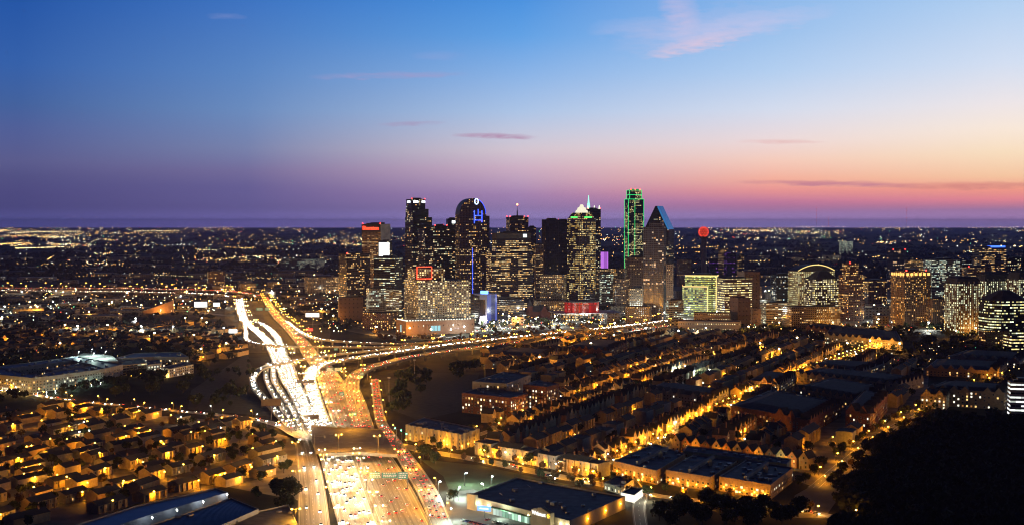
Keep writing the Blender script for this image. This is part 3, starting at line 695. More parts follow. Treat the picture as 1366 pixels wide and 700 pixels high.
# green outlined tower
t = tower('outlined_tower', 'tallest glass tower traced by green argon lights', 'skyscraper', 833.5, 858, 266, 385, grn, rot=14, ratio=.7, D=3350, mech=False, beacon=0,
          tiers=[(266, 1, 1, 0, 0), (254, .78, .78, 0, 0)])
b = MB(); w, d = t.w, t.dp; z1 = zat(266, t.d); z2 = t.h = zat(254, t.d); zlow = 8
for sx_, sy_ in ((-1, -1), (1, -1), (1, 1), (-1, 1)): 
    b.bar((sx_ * w * .505, sy_ * d * .505, zlow), (sx_ * w * .505, sy_ * d * .505, z1), .75); b.bar((sx_ * w * .395, sy_ * d * .395, z1), (sx_ * w * .395, sy_ * d * .395, z2), .75)
for a in (-.08,):
    b.bar((a * w, -d * .51, zlow), (a * w, -d * .51, z1), .55)
for z, q in ((z1, .505), (z2, .395), (z1 + 12, .395)):
    c = [(-q * w, -q * d, z), (q * w, -q * d, z), (q * w, q * d, z), (-q * w, q * d, z)]
    for i in range(4): b.bar(c[i], c[(i + 1) % 4], .7)
b.obj('argon_tube', green_neon, t.root)
b = MB(); b.box(0, 0, z2 - 1, w * .5, d * .5, 4); b.obj('roof_plant', metal_d, t.root)
b = MB()
for x in (-.3, 0, .3): b.ball((x * w, -.3 * d, z2 + 3), 1.6)
b.each('beacon', red_dot, t.root)
tower('apartment_tower', 'plain tan brick tower in front of the green outlined tower', 'apartment tower', 836, 858, 343, 392, tan, rot=14, ratio=.8, D=2900)
# prism tower
D = 2780; x0, x1 = xat(861, D, 90), xat(901.5, D, 90); xap = xat(880.5, D, 200) - (x0 + x1) / 2; hw = (x1 - x0) / 2; dp = 40; hw *= .8; xap *= .8
root = thing('prism_tower', 'slant topped glass tower whose steep roof edge shines blue', 'skyscraper', ((x0 + x1) / 2, D + dp / 2, 0), R(-24)); occupy((x0 + x1) / 2, D + 24, 40)
zl, zp, zr = zat(303, D), zat(275, D), zat(306, D)
b = MB(); c4 = rect(0, 0, hw * 2, dp); b.prism(c4, -.5, min(zl, zr), 0, None)
zm = min(zl, zr)
fr = [(-hw, zm), (hw, zm), (hw, zr), (xap + 3, zp), (xap - 3, zp), (-hw, zl)]
for y, rev in ((-dp / 2, False), (dp / 2, True)):
    q = fr[::-1] if rev else fr; b.face([(x, y, z) for x, z in q], 0, [(x + hw, z) for x, z in q])
b.obj('facade', [darkg], root)
bl = mat('blue_glass', (.10, .42, .75), .25, .85, var=.1)
b = MB(); b.face([(hw + .02, -dp / 2 - .6, zr), (hw + .02, dp / 2, zr), (xap + 3, dp / 2, zp), (xap + 3, -dp / 2 - .6, zp)])
o = b.obj('roof_slope', [bl], root)
b = MB(); b.bar((hw - .5, -dp / 2 - .5, zr - 1), (xap + 3, -dp / 2 - .5, zp - 1), 1.7); b.obj('edge_glow', glow('edge_blue', (.02, .16, .42), 1.0), root)  # glowing bar added for the blue sky mirrored in the roof glass
b = MB(); b.face([(-hw, -dp / 2, zl), (xap - 3, -dp / 2, zp), (xap - 3, dp / 2, zp), (-hw, dp / 2, zl)]); b.face([(xap - 3, -dp / 2, zp), (xap + 3, -dp / 2, zp), (xap + 3, dp / 2, zp), (xap - 3, dp / 2, zp)]); b.obj('back_slope', metal_d, root)
t = tower('residential_tower', 'pale gridded residential tower before the blue edged prism tower', 'skyscraper', 857.5, 889, 297.5, 416, museum, rot=-16, ratio=.7, D=2360, mech=True,
          tiers=[(303, 1, 1, 0, 0), (297.5, .62, .8, .1, 0)], fins=8)
tower('apartment_tower', 'brown shaft rising right behind the pale gridded tower', 'apartment tower', 886, 899, 352, 402, tan, rot=-10, ratio=.9, D=2620)
# violet lit tower
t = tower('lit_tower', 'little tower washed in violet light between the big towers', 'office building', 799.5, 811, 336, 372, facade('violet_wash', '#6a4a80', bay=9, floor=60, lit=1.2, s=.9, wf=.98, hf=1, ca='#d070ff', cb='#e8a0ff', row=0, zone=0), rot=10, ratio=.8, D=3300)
# ball tower
D = 4200; x = xat(938.5, D, 150); root = thing('ball_tower', 'slim concrete tower carrying a red glowing lattice ball', 'observation tower', (x, D, 0)); occupy(x, D, 25)
b = MB(); zc = zat(309.5, D); rb_ = 6.9 / F * D
for i in range(3):
    a = 2 * math.pi * i / 3; b.bar((7 * math.cos(a), 7 * math.sin(a), 0), (7 * math.cos(a), 7 * math.sin(a), zc - 5), 4.0, 0, 10)
b.bar((0, 0, 0), (0, 0, zc - 6), 6.5, 0, 10); b.bar((0, 0, zc - 24), (0, 0, zc - 16), 9, 0, 16, 18); b.obj('shaft', mat('shaft_concrete', (.28, .2, .2), .8), root)
b = MB(); nb = 9
for j in range(1, nb):
    ph = math.pi * j / nb
    for i in range(18):
        a0 = 2 * math.pi * (i + .5 * (j % 2)) / 18; a1 = a0 + 2 * math.pi / 18; p2 = math.pi * (j + 1) / nb
        f_ = lambda a, q: (rb_ * math.sin(q) * math.cos(a), rb_ * math.sin(q) * math.sin(a), zc + rb_ * math.cos(q))
        b.bar(f_(a0, ph), f_(a1, ph), .42, 0, 3)
        b.bar(f_(a0, ph), f_((a0 + a1) / 2, p2), .42, 0, 3); b.bar(f_(a1, ph), f_((a0 + a1) / 2, p2), .42, 0, 3)
        b.ball(f_(a0, ph), 1.15, 0, 5, 3)
b.obj('lattice_ball', glow('ball_red', (1, .07, .025), 1.15), root)
b = MB(); b.ball((0, 0, zc), rb_ * .72, 0, 16, 10); b.obj('ball_core', mat('ball_core', (.3, .1, .09), .6), root)
# front stepped cream residence with the red neon frame
D = 2190
t = tower('stepped_residence', 'cream stepped apartment tower full of lit windows with a red neon square', 'apartment tower', 537, 629, 373, 438, cream, rot=24, ratio=.75, D=D,
          tiers=[(373, 1, 1, 0, 0), (357.5, .58, .5, -.21, -.0)], mech=True)
b = MB(); cx, cyy, w, d, z1 = t.top; zt_, zb_ = zat(356.5, D), zat(379.5, D); xx = cx + w * .02; yy = -t.dp * .5 - 1; s = w * .235
yy = cyy - d / 2 - .8
zb2 = max(zb_, zat(372.5, D))
xa, xb = cx - w * .42, cx + w * .06
for a, c in (((xa, yy, zb2), (xa, yy, zt_)), ((xb, yy, zb2), (xb, yy, zt_)), ((xa, yy, zt_), (xb, yy, zt_)), ((xa, yy, zb2), (xb, yy, zb2))): b.bar(a, c, .75)
b.obj('neon_frame', red_neon, t.root)
p = P(581, 443); 
t = tower('podium', 'low wide brown podium with a white lit rim at the foot of the cream residence', 'podium', 527, 634, 425, 445, fc('podium_wall', '#8a6e5c', bay=9, floor=30, lit=.0, s=1, wf=.1, hf=.1), rot=24, ratio=.42, D=2085, mech=False)
w, d, h = t.w, t.dp, t.h; b = MB()
for i in range(int(w / 5)): b.box(-w / 2 + 2.5 + i * 5, -d / 2 + 1, h, 2.4, .5, 1.3)
for i in range(int(d / 5)): b.box(-w / 2 + 1, -d / 2 + 2.5 + i * 5, h, .5, 2.4, 1.3)
b.each('rim_light', glow('rim_white', (.9, 1, .85), 2.2), t.root); b = MB()
for k in range(3): b.box(-w * .12 + k * 6, -d / 2 - .2, 6, 5, .3, 9)
b.box(-w / 2 - .2, 0, 4, .3, 5, 12); b.each('stair_window', glow('teal_window', (.35, .8, .9), .9), t.root)
for i in range(6): light(lamp_data('podium_flood', (1, .95, .72), 17000, 1.0), t.root, (-w * .42 + i * w * .165, -d / 2 + 4, h + 4))
for i in range(3): light(lamp_data('podium_flood', (1, .95, .72), 17000, 1.0), t.root, (-w / 2 + 3, -d * .3 + i * d * .3, h + 4))
# blue lit cube
t = tower('museum_cube', 'grey windowless cube with one wall washed in blue light', 'museum', 629, 663, 391, 420, fc('cube_grey', '#8e8a94', bay=40, floor=60, lit=.0, s=0), rot=-38, ratio=.8, D=2330, mech=False)
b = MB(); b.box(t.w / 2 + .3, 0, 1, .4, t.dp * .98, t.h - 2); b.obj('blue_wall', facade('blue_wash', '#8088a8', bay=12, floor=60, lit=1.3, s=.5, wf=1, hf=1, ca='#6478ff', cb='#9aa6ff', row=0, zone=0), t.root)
b = MB(); b.box(0, 0, t.h - 1, t.w * .45, 3, 6); b.obj('sign', glow('sign_blue', (.12, .3, 1), 4), t.root)
for q_ in ((-.2, -1.1), (.3, -1.1)): light(lamp_data('cube_fill', (.95, .9, 1), 45000, 1), t.root, (q_[0] * t.w, -t.dp * .5 - 14, 8))  # lights added to lift the grey faces, no fixture built
# gabled dark brick church
D = 2480; x = xat(718, D, 10); root = thing('brick_church', 'dark red brick church with steep gables beside the red drum hall', 'church', (x, D, 0), R(20)); occupy(x, D, 30)
b = MB(); bw = 40; rm = mat('church_brick', (.16, .06, .05), .85)
b.prism(rect(0, 0, 44, 18), 0, 13, 0); b.prism(rect(6, -4, 15, 30), 0, 14, 0); b.prism(rect(-20, -6, 8, 8), 0, 24, 0)
for (cx, cy_, w, d, z, hh, ax) in ((0, 0, 44, 18, 13, 11, 0), (6, -4, 15, 30, 14, 12, 1)):
    if ax == 0:
        b.face([(-22, -9, z), (22, -9, z), (22, 0, z + hh), (-22, 0, z + hh)], 1); b.face([(22, 9, z), (-22, 9, z), (-22, 0, z + hh), (22, 0, z + hh)], 1); b.face([(-22, -9, z), (-22, 0, z + hh), (-22, 9, z)], 0); b.face([(22, -9, z), (22, 9, z), (22, 0, z + hh)], 0)
    else:
        b.face([(cx - w / 2, cy_ - 15, z), (cx, cy_ - 15, z + hh), (cx, cy_ + 15, z + hh), (cx - w / 2, cy_ + 15, z)], 1); b.face([(cx + w / 2, cy_ - 15, z), (cx + w / 2, cy_ + 15, z), (cx, cy_ + 15, z + hh), (cx, cy_ - 15, z + hh)], 1); b.face([(cx - w / 2, cy_ - 15, z), (cx + w / 2, cy_ - 15, z), (cx, cy_ - 15, z + hh)], 0)
frus_ = [(-24, -10), (-16, -10), (-16, -2), (-24, -2)]
for i in range(4): b.face([frus_[i] + (24,), frus_[(i + 1) % 4] + (24,), (-20, -6, 38)], 1)
b.obj('church_body', [rm, roof_d], root)
# opera hall: red drum under a broad flat canopy
D = 2400; x = xat(777, D, 10); root = thing('opera_hall', 'round concert hall with a red glowing glass drum above a broad flat canopy', 'opera house', (x, D + 30, 0)); occupy(x, D + 30, 75)
b = MB(); q = [(34 * math.cos(2 * math.pi * i / 32), 26 * math.sin(2 * math.pi * i / 32)) for i in range(32)]
b.prism(q, zat(417, D + 30), zat(403.5, D), 0, 1); q2 = [(a * 1.02, c * 1.02) for a, c in q]; b.prism(q2, zat(403.5, D), zat(402, D), 1, 1)
b.obj('drum', [facade('drum_red', '#50100c', bay=1.6, floor=30, lit=1.3, s=.6, wf=.8, hf=.97, ca='#ff1408', cb='#ff3020', row=0, zone=.1, glass='#3a0806'), roof_d], root)
b = MB(); b.prism(rect(8, 2, 132, 78, R(12)), zat(416.5, D + 30), zat(416.5, D + 30) + 1.6, 0, 0, bottom=True); b.obj('canopy', mat('canopy_metal', (.66, .65, .68), .5), root)
b = MB()
for i in range(9):
    for j in (-1, 1):
        c, s = math.cos(R(12)), math.sin(R(12)); u, v = -60 + i * 15, j * 36
        b.bar((8 + u * c - v * s, 2 + u * s + v * c, 0), (8 + u * c - v * s, 2 + u * s + v * c, zat(416.5, D + 30)), .45)
b.each('column', stone_w, root)
b = MB(); q = [(40 * math.cos(2 * math.pi * i / 32), 30 * math.sin(2 * math.pi * i / 32)) for i in range(32)]
b.prism(q, 0, zat(416.5, D + 30) - .2, 0, None); b.obj('foyer', facade('foyer_lit', '#403830', bay=3, floor=4.5, lit=.8, s=1.2, wf=.85, hf=.6), root)
# right-hand group
t = tower('office_building', 'stepped office building outlined in golden light', 'office building', 913, 959, 366.5, 412, green_o, rot=-14, ratio=.5, D=2560, mech=True)
b = MB(); w, d, h = t.w, t.dp, t.h
b.box(0, -d / 2 - .6, h - 2.4, w, .8, 2.6); b.box(w / 2 + .6, 0, h - 2.4, .8, d, 2.6); b.box(w / 2 - 1, -d / 2 - .7, 12, 2, .8, h - 14); b.obj('light_band', warm_lit, t.root)
t = tower('office_building', 'lower wing below the golden outlined office, also edged in light', 'office building', 910, 946, 381, 416, green_o, rot=-14, ratio=.35, D=2500, mech=False)
b = MB(); w, d, h = t.w, t.dp, t.h; b.box(0, -d / 2 - .6, h - 2, w, .8, 2.2); b.box(w / 2 - 1, -d / 2 - .7, 6, 2, .8, h - 8); b.obj('light_band', warm_lit, t.root)
MATCOL['strip_brown'] = (.12, .09, .08)
strip = fc('strip_brown', '#5c4840', bay=3.0, floor=4.6, lit=.85, s=1.8, wf=.95, hf=.34, row=.35, zone=.2, ca='#ffe080', cb='#fff4c0', pair=.8)
t = tower('office_building', 'brown office block with long bright strips of windows', 'office building', 957, 1003, 371, 418, strip, rot=20, ratio=.5, D=2420)
t = tower('office_building', 'windowless brown stair tower behind the striped office block', 'office building', 984, 1013, 362, 415, fc('blank_brown', '#6a5248', bay=8, floor=8, lit=.02, s=1, wf=.2, hf=.2), rot=20, ratio=.8, D=2480, mech=False)
t = tower('museum_wing', 'blank violet brown cube standing before the striped office', 'museum', 974, 1001, 396, 428, MATS['blank_brown'], rot=26, ratio=.9, D=2270, mech=False)
tower('museum_wing', 'long low stone museum with a line of small lit openings', 'museum', 903, 990, 427, 443, fc('low_stone', '#9a8878', bay=4, floor=9, lit=.9, s=1.4, wf=.35, hf=.22, ca='#ffe090', cb='#fff4c0'), rot=-8, ratio=.35, D=2150, mech=False)
tower('museum_wing', 'set back upper storey of the long stone museum', 'museum', 925, 975, 416, 433, MATS['low_stone'], rot=-8, ratio=.4, D=2260, mech=False)
tower('museum_wing', 'stone gallery wing reaching right from the blank cube', 'museum', 992, 1014, 410, 430, MATS['blank_brown'], rot=26, ratio=1.6, D=2300, mech=False)
tower('office_building', 'dark blue lit box beside the curved bank building', 'office building', 1029, 1056, 366, 404, blueg, rot=16, ratio=.7, D=2520)
tower('garage_building', 'bright lit open garage below the dark blue box', 'parking garage', 1016, 1052, 403, 424, garage, rot=10, ratio=.6, D=2330, mech=False)
# curved roof bank building
D = 2480
t = tower('bank_building', 'broad bank building with a lit curved roof and cream window grid', 'bank', 1052, 1112, 361, 412, fc('bank_grid', '#b0a080', bay=4.2, floor=4.0, lit=.75, s=1.4, wf=.55, hf=.48, row=.3, zone=.4, ca='#ffe890', cb='#f4ffd0'), rot=16, ratio=.5, D=D, mech=False)
b = MB(); w, d, h = t.w, t.dp, t.h; zc = zat(354, D) - h; n = 12
pr_ = [(-w / 2 + w * i / n, h + 1 + zc * (1 - (2 * i / n - 1) ** 2)) for i in range(n + 1)]
for (xa, za_), (xb, zb_) in zip(pr_, pr_[1:]):
    b.face([(xa, -d / 2, za_), (xb, -d / 2, zb_), (xb, d / 2, zb_), (xa, d / 2, za_)], 0); b.face([(xa, -d / 2, h - 1), (xb, -d / 2, h - 1), (xb, -d / 2, zb_), (xa, -d / 2, za_)], 0)
b.obj('curved_roof', metal_d, t.root)
b = MB()
for (xa, za_), (xb, zb_) in zip(pr_, pr_[1:]): b.bar((xa, -d / 2 - .8, za_), (xb, -d / 2 - .8, zb_), .9)
b.obj('roof_light', warm_lit, t.root)
t = tower('domed_tower', 'dark stone tower with a hipped dark crown in front of the curved bank', 'office building', 1074, 1118, 372, 418, fc('dark_stone', '#4a3c38', bay=3.6, floor=4, lit=.62, s=1.9, wf=.5, hf=.55, row=.2, zone=.4, ca='#ffe080', cb='#fff4d0'), rot=22, ratio=.7, D=2260, mech=False)
b = MB(); w, d, h = t.w, t.dp, t.h; q0, q1 = rect(0, 0, w, d), rect(0, 0, w * .35, d * .3); zz = zat(361.5, t.d)
for i in range(4): b.face([q0[i] + (h,), q0[(i + 1) % 4] + (h,), q1[(i + 1) % 4] + (zz,), q1[i] + (zz,)])
b.face([p + (zz,) for p in q1]); b.bar((0, 0, zz), (0, 0, zz + 5), 1); b.obj('hip_roof', roof_d, t.root)
b = MB(); b.box(w / 2 + .4, 0, h * .45, .5, d * .5, h * .35); b.obj('lit_screen', glow('atrium_white', (.8, .85, 1), 1.1), t.root)
tower('stone_podium', 'long lit stone podium under the hipped dark tower', 'office building', 1045, 1120, 408, 427, tanlow, rot=12, ratio=.4, D=2200, mech=False)
tower('office_tower', 'dark chamfered tower with few lights right of the bank building', 'skyscraper', 1120, 1152, 366, 413, brick, rot=24, ratio=.8, D=2380, beacon=1, tiers=[(366, 1, 1, 0, 0), (351, .55, .8, -.1, 0)])
tower('apartment_tower', 'slim distant apartment tower with lit rooftop', 'apartment tower', 1184, 1207, 333, 372, museum, rot=18, ratio=.7, D=3400, beacon=3)
t = tower('apartment_tower', 'brown stone residence with golden lit crown windows', 'apartment tower', 1190, 1240, 366, 423, fc('ritz_stone', '#7a6250', bay=4, floor=3.6, lit=.34, s=1.7, wf=.4, hf=.5, ca='#ffa83c', cb='#ffd080', pair=.1), rot=20, ratio=.7, D=2260, beacon=2, tiers=[(366, 1, 1, 0, 0), (361, .8, .8, 0, 0)])
b = MB(); w, d, h = t.w, t.dp, zat(366, t.d)
for i in range(6): b.box(-w * .4 + i * w * .16, -d / 2 - .5, h - 1, w * .09, .8, 5); b.box(-w / 2 - .5, -d * .4 + i * d * .16, h - 1, .8, d * .09, 5)
b.each('crown_light', glow('crown_amber', (1, .5, .12), 2.0), t.root)
tower('apartment_block', 'small brown apartment block leaning on the golden crowned residence', 'apartment building', 1238, 1258, 398, 424, MATS['ritz_stone'], rot=20, ratio=.7, D=2240)
tower('office_building', 'white green lit glass office behind the residences', 'office building', 1233, 1279, 346, 384, whiteo, rot=14, ratio=.5, D=3050)
tower('hotel_building', 'pale hotel with a row of golden windows along its top', 'hotel', 1284, 1322, 356, 388, tanh, rot=14, ratio=.4, D=2800, beacon=1)
t = tower('office_tower', 'curved grey office tower with a blue lit open crown', 'skyscraper', 1297, 1341, 330, 378, fc('grey_office', '#76707c', bay=3.2, floor=3.9, lit=.4, s=1.2, wf=.95, hf=.4, row=.6), rot=18, ratio=.5, D=3000, mech=True)
b = MB(); w, d, h = t.w, t.dp, t.h; b.box(w * .25, -d * .1, h - 1, w * .5, d * .6, 5); b.each('crown_light', glow('crown_blue', (.05, .15, 1), 2.5), t.root)
# mansard roofed hotel group
def mansard(label, xl, xr, yt, yb, D, rot, ratio, ym):
    t = tower('mansard_building', label, 'hotel', xl, xr, ym, yb, cresc, rot=rot, ratio=ratio, D=D, mech=False, fins=0, group='mansard roofed buildings on the right')
    w, d, h = t.w, t.dp, t.h; z = zat(yt, t.d); b = MB(); q0, q1, q2 = rect(0, 0, w * 1.02, d * 1.02), rect(0, 0, w * .84, d * .78), rect(0, 0, w * .6, d * .3); zm = h + (z - h) * .75
    for i in range(4):
        j = (i + 1) % 4; b.face([q0[i] + (h,), q0[j] + (h,), q1[j] + (zm,), q1[i] + (zm,)]); b.face([q1[i] + (zm,), q1[j] + (zm,), q2[j] + (z,), q2[i] + (z,)])
    b.face([p + (z,) for p in q2]); b.obj('mansard_roof', roof_d, t.root)
    b = MB()
    for i in range(5): b.box(-w * .4 + i * w * .2, -d * .47, h + .5, 2.6, 2, 4)
    b.each('dormer', stone_w, t.root)
    b = MB()
    for i in range(int(w / 9)): b.bar((-w / 2 + 4 + i * 9, -d / 2 - .5, 3), (-w / 2 + 4 + i * 9, -d / 2 - .5, h), .8)
    b.each('pilaster', stone_w, t.root)
    return t
mansard('mansard roofed tower with tall white lit windows, leftmost of its group', 1262, 1307, 368, 446, 2080, 16, .7, 378)
mansard('mansard roofed slab behind the dark ribbon windowed building', 1300, 1352, 362, 438, 2250, 16, .5, 374)
mansard('mansard roofed wing running out at the right edge of the photo', 1344, 1400, 360, 438, 2180, 16, .5, 372)
t = tower('ribbon_building', 'dark faceted building with bright ribbon windows and hipped dark roof', 'office building', 1307, 1372, 399, 458, fc('ribbon_bright', '#1c1a1c', bay=3.4, floor=4.4, lit=.62, s=1.7, wf=.88, hf=.40, row=.4, zone=.5, ca='#ffe88a', cb='#f0ffd8', pair=.4), rot=10, ratio=.8, D=1900, mech=False,
      poly=[(-.3, -.5), (.3, -.5), (.5, -.25), (.5, .3), (.3, .5), (-.3, .5), (-.5, .3), (-.5, -.25)])
b = MB(); w, d, h = t.w, t.dp, t.h; pl = [(-.3, -.5), (.3, -.5), (.5, -.25), (.5, .3), (.3, .5), (-.3, .5), (-.5, .3), (-.5, -.25)]; zz = zat(386.5, t.d)
for i in range(8):
    a, c = pl[i], pl[(i + 1) % 8]; b.face([(a[0] * w, a[1] * d, h), (c[0] * w, c[1] * d, h), (c[0] * w * .25, c[1] * d * .25, zz), (a[0] * w * .25, a[1] * d * .25, zz)])
b.face([(a[0] * w * .25, a[1] * d * .25, zz) for a in pl]); b.obj('hip_roof', roof_d, t.root)
tower('brick_building', 'brown brick base block left of the dark ribbon windowed building', 'office building', 1308, 1345, 440, 462, brick, rot=10, ratio=.5, D=1830, mech=False)
tower('brick_building', 'low pale building with one bright strip at the right edge', 'office building', 1342, 1390, 446, 466, strip, rot=6, ratio=.5, D=1790, mech=False)
# far single buildings
tower('twin_building', 'white lit twin block far out on the plain, left one', 'building', 1120, 1128, 321, 333, whiteo, rot=8, ratio=.7, D=7000, mech=False)
tower('twin_building', 'white lit twin block far out on the plain, right one', 'building', 1129, 1137, 322, 333, whiteo, rot=8, ratio=.7, D=7000, mech=False)
for k, (xl, xr, yt, yb, D, m, lb) in enumerate([
    (903, 922, 346, 372, 3700, tan, 'brown slab beyond the blue edged prism tower'), (958, 968, 332, 352, 4300, tanh, 'slim lit tower beside the ball tower'),
    (966, 982, 337, 356, 4250, fc('violet_hotel', '#3a3040', bay=5, floor=6, lit=.3, s=.7, wf=.5, hf=.5, ca='#a040ff', cb='#c080ff'), 'violet lit hotel near the ball tower'), (946, 958, 345, 358, 4250, MATS['violet_hotel'], 'low violet lit block at the foot of the ball tower'),
    (984, 992, 340, 356, 4300, brown, 'narrow brown block right of the violet lit hotel'),
    (795, 836, 358, 384, 3000, tanlow, 'grey low office between the crowned and outlined towers'), (800, 818, 366, 396, 2780, whiteo, 'bright window fronted hall below the violet tower'),
    (818, 838, 371, 398, 2750, tanh, 'pale cubic block below the green outlined tower'), (836, 862, 384, 404, 2560, tanlow, 'low lit row in front of the tan brick tower'),
    (720, 756, 366, 392, 2640, tanlow, 'flat roofed block below the finned towers'), (488, 516, 384, 412, 2330, whiteo, 'bright windowed block below the black glass block'),
    (514, 536, 386, 410, 2300, garage, 'lit garage with an arched bright doorway under the black block'), (450, 485, 396, 414, 2360, MATS['blank_brown'], 'low brown windowless building by the brown office tower'),
    (484, 530, 416, 436, 2180, brick, 'long brick apartment row before the cream residence'), (405, 453, 369, 388, 3300, tanlow, 'long pale lit apartment slab left of downtown'),
    (283, 312, 381, 392, 3380, tanlow, 'yellowish lit low slab far left of downtown'), (317, 343, 378, 391, 3360, tanlow, 'second yellowish lit slab beside the far junction'),
    (375, 432, 345, 356, 4800, fc('grey_long', '#6c6c72', bay=6, floor=4, lit=.5, s=.5, wf=.8, hf=.4, ca='#ffe0b0', cb='#e0fff0'), 'long grey lit block on the plain left of downtown'), (276, 300, 362, 382, 3600, brick, 'dark block among lights left of the junction'),
    (53, 68, 387, 401, 3330, fc('plain_grey', '#8a8890', bay=20, floor=30, lit=0, s=0), 'plain grey tower block beside the far elevated road'),
    (1152, 1182, 374, 398, 2900, brick, 'dark brick block among street lights right of the bank'), (1004, 1028, 398, 414, 2700, garage, 'bright storefront hall between museum and bank'),
    (1258, 1266, 392, 430, 2240, brown, 'thin brown tower squeezed left of the mansard group'), (1280, 1298, 348, 372, 3300, blueg, 'dark glass office behind the golden windowed hotel'),
    (1336, 1372, 344, 366, 3200, darkg, 'dark office by the blue crowned tower'), (1206, 1232, 347, 372, 3150, tanh, 'plain pale block left of the white green office'),
    (608, 640, 394, 428, 2290, darkg, 'dark low tower between residence and blue cube'), (712, 756, 400, 410, 2560, tanlow, 'low hall behind the church'),
    (646, 700, 398, 408, 2560, yell, 'lit base building under the broad yellow office'), (834, 870, 408, 420, 2320, tanlow, 'small hall right of the red drum'),
    (888, 912, 400, 420, 2330, whiteo, 'lit pavilion right of the pale gridded tower')]):
    tower('city_building', lb, 'building', xl, xr, yt, yb, m, rot=(12, -14, 20, 8)[k % 4], ratio=(.5, .7, .6)[k % 3], D=D, mech=(k % 2 == 0))
# ------------------------------------------------------------------ nearer buildings drawn from their roof outlines
win_warm = glow('window_warm', (1, .62, .2), 1.7)
win_white = glow('window_white', (1, .93, .7), 1.9)
win_dim = glow('window_dim', (1, .42, .12), .45)
win_dark = mat('window_dark', (.02, .022, .03), .12, var=.1)
frame_m = mat('window_frame', (.5, .48, .44), .6)
def window_mesh(w, h, m, name):
    b = MB(); b.face([(-w / 2, -.02, 0), (w / 2, -.02, 0), (w / 2, -.02, h), (-w / 2, -.02, h)], 0)
    for x0, x1, z0, z1 in ((-w / 2 - .12, -w / 2, -.12, h + .12), (w / 2, w / 2 + .12, -.12, h + .12), (-w / 2, w / 2, h, h + .12), (-w / 2 - .05, w / 2 + .05, -.2, 0), (-.05, .05, 0, h)):
        b.box((x0 + x1) / 2, -.06, z0, x1 - x0, .12, z1 - z0, 1)
    return b.mesh(name, [m, frame_m])
WM = {}
def window(parent, loc, rz, w=1.5, h=1.8, kind=None, p=(.1, .1, .1), name='window'):
    if kind is None:
        q = rnd.random(); kind = 'warm' if q < p[0] else 'white' if q < p[0] + p[1] else 'dim' if q < sum(p) else 'dark'
    k = (w, h, kind)
    if k not in WM: WM[k] = window_mesh(w, h, {'warm': win_warm, 'white': win_white, 'dim': win_dim, 'dark': win_dark}[kind], 'window')
    o = bpy.data.objects.new(name, WM[k]); col.objects.link(o); o.parent = parent; o.location = loc; o.rotation_euler = (0, 0, rz); return o
def ccw(q):
    a = sum(q[i][0] * q[(i + 1) % len(q)][1] - q[(i + 1) % len(q)][0] * q[i][1] for i in range(len(q)))
    return q if a > 0 else q[::-1]
roofp_d = mat('shingle_slate', (.055, .056, .075), .85, var=.5, scale=.25)
